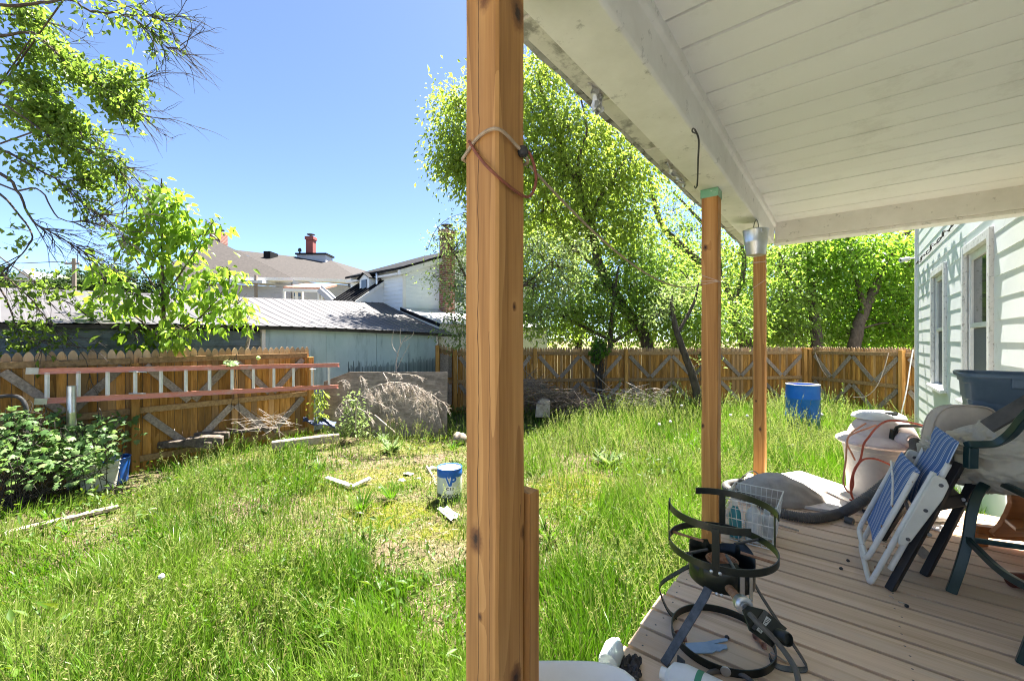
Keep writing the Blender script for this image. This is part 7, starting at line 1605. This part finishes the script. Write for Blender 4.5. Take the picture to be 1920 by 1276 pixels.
tube([CF(.02,.12,-.03), CF(.02,.40,-.03), CF(.02,.72,-.03)]); tube([CF(.475,.12,-.03), CF(.475,.40,-.03), CF(.475,.74,-.03)])
tube([CF(.03,.42,.072), CF(.2,.50,.075), CF(.465,.56,.072)], .005, 5, 'brace_rod')
def cloth(name, a0, a1, b0, b1, nn, seed, roll=True):
    nu, nv = 28, 30; t_ = .022; vs = []; fs = []; at = []
    for side in (1, -1):
        for j in range(nv+1):
            for i in range(nu+1):
                u, v = i/nu, j/nv; e = 1-max(abs(2*u-1)**8, abs(2*v-1)**14); n_ = nn+side*t_*.5*max(e, .0)+.006*math.sin(u*5+seed)*math.sin(v*4+seed); vs.append(CF(a0+(a1-a0)*u, b0+(b1-b0)*v, n_)); at.append(u*.92+.045*math.sin(v*6.5+seed)+.02*math.sin(v*13))
    w_ = nu+1; o_ = (nv+1)*w_
    for j in range(nv):
        for i in range(nu):
            q = (j*w_+i, j*w_+i+1, (j+1)*w_+i+1, (j+1)*w_+i); fs.append(q); fs.append(tuple(o_+k for k in q[::-1]))
    m_ = MB(); m_.add(vs, fs); m_.a = at; return m_.build(name, M['stripe'], sc, smooth=True, ang=80)
cloth('seat_cloth', .045, .50, .165, .63, .040, 1.0); cloth('back_cloth', .05, .51, .42, .83, -.035, 2.4)
M['arm_plastic'] = surf('cream_plastic', (.60,.57,.48), (.72,.69,.60), 6, rough=.45, stain=(.40,.36,.28), stain_scale=10, stain_lo=.55, stain_hi=.75, bstr=.03)
def armrest(a, n0):
    n0 -= .02; pts = [CF(a,.27,n0), CF(a,.275,n0-.018), CF(a,.31,n0-.034), CF(a,.56,n0-.058), CF(a,.63,n0-.055), CF(a,.655,n0-.035), CF(a,.655,n0-.0), CF(a,.64,n0+.008), CF(a,.31,n0+.010)]
    m_ = MB(); m_.prism(pts, eu*-.022); o = m_.build('armrest', M['arm_plastic'], sc, bevel=.005); r = MB()
    for b_ in (.315, .48, .62): r.lathe([(.009,0),(.008,.003),(0,.004)], CF(a-.022,b_,n0-.02-.03*(b_-.3)), 10, M=(-eu).to_track_quat('Z','Y').to_matrix())
    r.build('rivet', M['worn_steel'], o, smooth=True)
armrest(-.012, .02); armrest(.535, .03)
r = MB()
for (b_, n_) in ((.16,.06),(.30,.056),(.42,.055),(.10,.013),(.22,.011)): r.lathe([(.007,0),(.006,.003),(0,.004)], CF(.03 if n_ > .03 else 0, b_, n_+tb), 10, M=en.to_track_quat('Z','Y').to_matrix())
r.build('rivet', M['rust'], sc, smooth=True)

# dark folded chair the striped chair leans on
M['dark_wood'] = surf('dark_brown_frame', (.010,.008,.007), (.022,.017,.015), 12, rough=.55, bstr=.1)
dk = thing('dark_chair', 'dark brown folded chair frame behind the striped chair', 'chair', tuple(PD(1668,1106)))
def bar3(p, q, w_, t_, up, name='leg'): return MB().bar(p, q, w_, t_, up).build(name, M['dark_wood'], dk, bevel=.005)
L1a, L1b = PD(1668,1105,.0), P(1800,868,2.04); L2a, L2b = PD(1733,1078,.0), P(1836,880,2.18)
bar3(L1a, L1b, .048, .034, (.6,-.8,.3)); bar3(L2a, L2b, .048, .034, (.6,-.8,.3))
L3a, L3b = PD(1652,1012,.0), P(1760,842,2.62); L4a, L4b = PD(1700,1000), P(1795,860,2.70); bar3(L3a, L3b, .045, .032, (.6,-.8,.3)); bar3(L4a, L4b, .045, .032, (.6,-.8,.3))
mid = lambda a, b_, t_: a.lerp(b_, t_)
bar3(mid(L1a,L1b,.92), mid(L3a,L3b,.92), .05, .03, (.6,-.8,.3), 'rail'); bar3(mid(L2a,L2b,.90), mid(L4a,L4b,.90), .05, .03, (.6,-.8,.3), 'rail'); bar3(mid(L1a,L1b,.68), mid(L2a,L2b,.72), .06, .02, (.2,-1,.3), 'link_plate'); bar3(mid(L1a,L1b,.42), mid(L3a,L3b,.42), .04, .02, (.6,-.8,.3), 'rail')
sp_ = MB(); q = [mid(L1a,L1b,.70), mid(L2a,L2b,.72), mid(L4a,L4b,.72), mid(L3a,L3b,.70)]; sp_.hexa([p+V(0,0,-.012) for p in q], [p+V(0,0,.012) for p in q]); sp_.build('seat_board', M['dark_wood'], dk, bevel=.004)
r = MB()
for t_, off in ((.74,-.012),(.70,.02)): p = mid(L2a,L2b,t_)+V(-.03+off,-.03,0); r.lathe([(.010,0),(.009,.004),(0,.005)], p, 10, M=V(-.3,-.95,0).to_track_quat('Z','Y').to_matrix())
p = mid(L1a,L1b,.46)+V(.01,-.028,0); r.lathe([(.010,0),(.009,.004),(0,.005)], p, 10, M=V(-.3,-.95,0).to_track_quat('Z','Y').to_matrix())
r.build('bolt', M['galv'], dk, smooth=True)

# green metal patio chair
M['green_metal'] = surf('dark_green_metal', (.008,.028,.026), (.016,.045,.042), 10, rough=.32, bstr=.04, spec=.5)
gc = thing('patio_chair', 'dark green metal patio chair with curved arm cut off by the right edge', 'chair', tuple(PD(1783,1110)))
def gleg(pts, w_=.034, t_=.022, wdir=None, name='leg'):
    m_ = MB(); sp = spline(pts, 7); n = len(sp); wd = Vector(wdir or W(0,1,0)).normalized(); vs = []
    for i, p in enumerate(sp):
        d = (sp[min(i+1,n-1)]-sp[max(i-1,0)]).normalized(); nn = d.cross(wd).normalized(); ww = nn.cross(d).normalized(); vs += [p-ww*w_/2-nn*t_/2, p+ww*w_/2-nn*t_/2, p+ww*w_/2+nn*t_/2, p-ww*w_/2+nn*t_/2]
    fs = [(4*i+k, 4*i+(k+1) % 4, 4*i+4+(k+1) % 4, 4*i+4+k) for i in range(n-1) for k in range(4)]+[(3,2,1,0),(4*n-4,4*n-3,4*n-2,4*n-1)]
    m_.add(vs, fs); return m_.build(name, M['green_metal'], gc, smooth=True, bevel=.003, ang=35)
foot = PD(1783,1110)
ga = [foot, P(1800,1062,2.045), P(1814,1010,2.05), P(1822,960,2.06), P(1834,925,2.08), P(1858,896,2.12)]
gleg(ga, .040, .026); off = V(-.21,-.455,0); off2 = V(.473,-.216,0)
for oo in (off, off2, off+off2):
    gleg([p+oo for p in ga], .034, .022)
top = ga[-1]; br = ga[2]
gleg([br, br+off2*.5, br+off2], .024, .018, (0,0,1), 'stretcher'); gleg([br, br+off*.5+V(0,0,-.03), br+off], .030, .022, (0,0,1), 'stretcher')
gleg([top, top+off2*.5, top+off2], .045, .03, (0,0,1), 'seat_rail'); gleg([top, top+off*.5, top+off], .030, .022, (0,0,1), 'seat_rail'); gleg([top+off2, top+off2+off], .030, .022, (0,0,1), 'seat_rail'); gleg([top+V(.02,0,-.05), top+off2+V(.0,0,-.06)], .026, .018, (0,0,1), 'seat_rail')
gleg([P(1820,877,1.96), P(1820,860,1.96), P(1821,838,1.96)], .046, .030, (1,0,0), 'arm_post'); gleg([P(1812,833,1.96), P(1840,833,1.95), P(1866,831,1.93), P(1888,819,1.90), P(1905,803,1.86), P(1921,782,1.82), P(1945,760,1.78), P(1990,745,1.72)], .030, .034, (0,.5,1), 'arm')
for oo in (off2*1.0,): gleg([p+oo for p in (P(1820,877,1.96), P(1820,860,1.96), P(1821,838,1.96))], .046, .03, (1,0,0), 'arm_post')

# beige cushion, tan cover, blue tote stacked on the chairs
M['beige_cloth'] = surf('beige_cushion_cloth', (.44,.37,.31), (.56,.48,.41), 8, rough=.95, bstr=.15, fine=120, stain=(.36,.30,.25), stain_scale=4, stain_lo=.5, stain_hi=.8)
cu = MB(); n, k = 56, 9; cc = P(1797,826,2.46); wx = W(.55,.78,0).normalized(); wx = V(.93,-.37,0); wz = V(.22,.05,.97).normalized(); wy = wz.cross(wx).normalized()
lv = [(.0,.5),(.55,.5),(.8,.48),(.94,.40),(1,.28),(1,0),(1,-.28),(.94,-.40),(.8,-.48),(.55,-.5),(.0,-.5)]; vs = []
for s_, t_ in lv:
    for i in range(n):
        x_, y_ = rr(2*math.pi*i/n, .152*max(s_,.002), .215*max(s_,.002), 3.4); vs.append(cc+wx*x_+wz*y_+wy*t_*(.125+.02*mnoise.noise(V(x_*12,y_*12,1))))
cu.add(vs, [(j*n+i, j*n+(i+1) % n, (j+1)*n+(i+1) % n, (j+1)*n+i) for j in range(len(lv)-1) for i in range(n)])
ct = thing('seat_cushion', 'dusty beige seat cushion standing behind the striped chair', 'cushion', tuple(cc)); cu.build('cushion_body', M['beige_cloth'], ct, smooth=True, ang=180)
pg = MB()
for t_ in (.36,-.36): pg.tube([cc+wx*rr(2*math.pi*i/40,.150,.213,3.4)[0]+wz*rr(2*math.pi*i/40,.150,.213,3.4)[1]+wy*t_*.135 for i in range(40)], .005, 6, closed=True)
pg.build('piping', M['beige_cloth'], ct, smooth=True)
M['tan_cover'] = surf('tan_crumpled_cover', (.42,.375,.29), (.56,.51,.41), 5, rough=.7, bstr=.2, fine=40, stain=(.56,.53,.46), stain_scale=3.5, stain_lo=.55, stain_hi=.8)
cv = MB(); n, k = 180, 96; c0 = P(1893,850,2.16)
def ridged(p): return 1-abs(mnoise.noise(p))*2
for j in range(k+1):
    th = math.pi*j/k
    for i in range(n):
        a = 2*math.pi*i/n; q = V(math.sin(th)*math.cos(a), math.sin(th)*math.sin(a), math.cos(th))
        x_, y_, z_ = q.x*.30, q.y*.20, q.z*.16
        w0 = V(mnoise.noise(q*2.5), mnoise.noise(q*2.5+V(5,0,0)), mnoise.noise(q*2.5+V(0,7,0))); wr_ = .055*mnoise.noise(q*1.9+V(3,1,0))+.034*ridged(V(q.x*2.2+q.z*1.6, q.y*2.4, q.z*3.4)+w0*.8)+.026*ridged(V(q.x*4+q.z*3+1, q.y*4, q.z*5-q.x*2)+w0*1.2)**2+.014*ridged(V(q.x*9, q.y*9, q.z*10)+w0*2)+.004*mnoise.noise(q*24)
        s_ = 1+wr_*3.0; zz = z_*s_+.10*q.x*max(0,q.z)*1.2-.05*max(0,-q.x)*(q.z < 0)
        p = c0+V(x_*s_+.05*q.y, y_*s_-.10*q.x, zz); cv.v.append(tuple(p)); cv.a.append(.5)
cv.f = [(j*n+i, j*n+(i+1) % n, (j+1)*n+(i+1) % n, (j+1)*n+i)[::-1] for j in range(k) for i in range(n)]
tag(cv.build('furniture_cover', M['tan_cover'], smooth=True, ang=180), 'crumpled tan fabric furniture cover heaped over the chairs', 'cover')
tt = thing('storage_tote', 'dusty blue plastic storage tote standing on the furniture cover', 'tote', tuple(P(1890,770,2.40)))
M['tote_blue'] = surf('dusty_slate_blue_plastic', (.065,.10,.145), (.105,.15,.20), 3, rough=.42, bstr=.03, stain=(.14,.19,.25), stain_scale=5, stain_lo=.5, stain_hi=.85)
tc0 = P(1800,700,2.50); tx = V(.74,-.67,0).normalized(); ty = V(.67,.74,0).normalized()
def TQ(x, y, z): return tc0+tx*x+ty*y+V(0,0,z)
mb = MB(); n = 48; LX, LY = .62, .42
lv = [(.40,.42,-.36),(.44,.455,-.16),(.455,.465,-.155),(.462,.47,-.06),(.475,.48,-.055),(.48,.485,-.022),(.505,.515,-.020),(.508,.518,.0),(.50,.51,.004),(.485,.49,.0),(.46,.465,-.05),(.42,.435,-.345)]; vs = []
for sx, sy, z in lv:
    for i in range(n): x_, y_ = rr(2*math.pi*i/n, sx*LX, sy*LY, 7); vs.append(TQ(x_+LX/2, y_+LY/2, z))
mb.add(vs, [(j*n+i, j*n+(i+1) % n, (j+1)*n+(i+1) % n, (j+1)*n+i) for j in range(len(lv)-1) for i in range(n)]+[tuple(range(n))[::-1], tuple(range((len(lv)-1)*n, len(lv)*n))]); mb.build('tote_body', M['tote_blue'], tt, smooth=True, ang=50)
hd = MB(); hd.box(-.0,0,0,0,0,0); hd = MB()
hd.hexa([TQ(.20,-.012,-.075), TQ(.42,-.012,-.075), TQ(.42,.02,-.075), TQ(.20,.02,-.075)], [TQ(.20,-.014,-.02), TQ(.42,-.014,-.02), TQ(.42,.02,-.02), TQ(.20,.02,-.02)]); hd.build('handle', M['tote_blue'], tt, bevel=.006)
# dark board lying across under the tote
mb = MB(); a, b_ = P(1850,800,2.05), P(1935,750,1.95); mb.bar(a, b_, .07, .018, up=(-.3,-.5,.8)); tag(mb.build('dark_board', surf('dark_grey_board', (.06,.055,.05), (.11,.10,.09), 12, rough=.8, bstr=.3), bevel=.003), 'dark board lying slanted between tote and furniture cover', 'board')
# varnished wooden glider bench behind the chairs
M['varnish'] = wood('orange_varnished_wood', [(.25,(.16,.05,.012)), (.45,(.32,.115,.028)), (.65,(.42,.165,.042)), (.8,(.50,.22,.07))], axis=0, scale=8, stretch=.12, rough=.35, ring=5, bstr=.15, spec=.5)
wb = thing('wooden_bench', 'orange varnished wooden bench with rounded cut-out behind the green chair', 'bench', tuple(PD(1880,1000)))
YW = 2.42; ol = [(1868,1006),(1862,1000),(1878,985),(1890,965),(1898,945),(1897,920),(1885,900),(1868,892),(1900,892),(1990,892),(1990,1006)]
mb = MB(); mb.prism([P(x,y,YW) for x, y in ol], (.01,.035,0)); mb.build('side_panel', M['varnish'], wb, bevel=.004)
mb = MB(); a, b_ = P(1828,992,YW+.12), P(1992,1010,YW-.02); mb.hexa([a+V(0,-.02,-.035), b_+V(0,-.02,-.035), b_+V(0,.03,-.035), a+V(0,.03,-.035)], [a+V(0,-.02,.03), b_+V(0,-.02,.03), b_+V(0,.03,.03), a+V(0,.03,.03)]); mb.build('lower_rail', M['varnish'], wb, bevel=.003)
mb = MB(); p0 = P(1905,996,2.30); mb.hexa([p0, p0+V(.4,-.1,0), p0+V(.45,.1,0), p0+V(.08,.12,0)], [p0+V(0,0,.02), p0+V(.4,-.1,.02), p0+V(.45,.1,.02), p0+V(.08,.12,.02)]); mb.build('seat_slat', M['varnish'], wb, bevel=.003)
for px in (1838, 1985): q = PD(px, 1003); q2 = P(px, 990, YW+.1); MB().box(q2.x-.03, q2.x+.03, q2.y-.02, q2.y+.02, DZ+.001, q2.z-.03).build('foot', M['varnish'], wb, bevel=.004)
mh = MB(); a = PD(1893,1086,.045); mh.tube([a, a+V(.10,-.015,0), a+V(.32,-.05,0)], [.036,.042,.042], 18); tag(mh.build('turned_leg', surf('mahogany_varnish', (.085,.020,.012), (.15,.04,.022), 8, rough=.3, bstr=.05), smooth=True, bevel=.006), 'round mahogany turned leg lying on the deck at the right edge', 'furniture leg')
# pale paper and loose boards under the chairs
for i, (pts, lab) in enumerate((([(1735,985),(1768,965),(1790,985),(1770,1000)], 'pale crumpled paper between the dark chair legs'), ([(1820,995),(1900,1005),(1905,1012),(1815,1003)], 'white sunlit paper strip under the wooden bench'))):
    mb = MB(); mb.prism([PD(x,y,.004) for x, y in pts], (0,0,.006)); tag(mb.build('paper', M['foam']), lab, 'paper')
t = MB(); a = PD(1745,985); t.grid(lambda x, y: a+V(.22*x-.02, .16*y, .03+.05*math.sin(x*3)*math.sin(y*3)+.02*mnoise.noise(V(x*4,y*4,2))), 14, 12); tag(t.build('grey_cloth', M['grey_cloth'], smooth=True, solid=.006), 'grey dusty cloth heap on the deck behind the dark chair legs', 'cloth')
wq = MB(); a = PD(1728,1035); wq.bar(PD(1722,1040,.012), PD(1738,1030,.05), .05, .02, up=(.3,-.6,.7)); tag(wq.build('wood_block', M['old_board'], bevel=.002), 'small pale wood block by the dark chair leg', 'wood block')
# plants and white boards beyond the deck end
for i, (px, py, Y, h, lab) in enumerate(((1880,960,4.7,.55,'bright leafy plant seen through the green chair'), (1850,900,4.9,.75,'bright leafy plant seen above the bench rail'), (1912,930,5.2,.6,'leafy plant beyond the deck near the right edge'))):
    p = P(px, py, Y); lobed_plant('young_plant', lab, 'plant', V(p.x,p.y,0), [(V(p.x,p.y,h), .22, .2, .16, 1.0, .25)], .12, M['leaf_yellow'], 700+i, 34, 1.0, 'young plants beyond the deck')
mb = MB(); mb.prism([W(4.75,.15,.02), W(4.75,.95,.02), W(5.3,1.0,.02), W(5.4,.1,.02)], (0,0,.35)); tag(mb.build('concrete_step', surf('pale_concrete', (.50,.47,.43), (.62,.59,.54), 12, rough=.9, bstr=.3), bevel=.01), 'pale concrete step beyond the end of the deck', 'step')
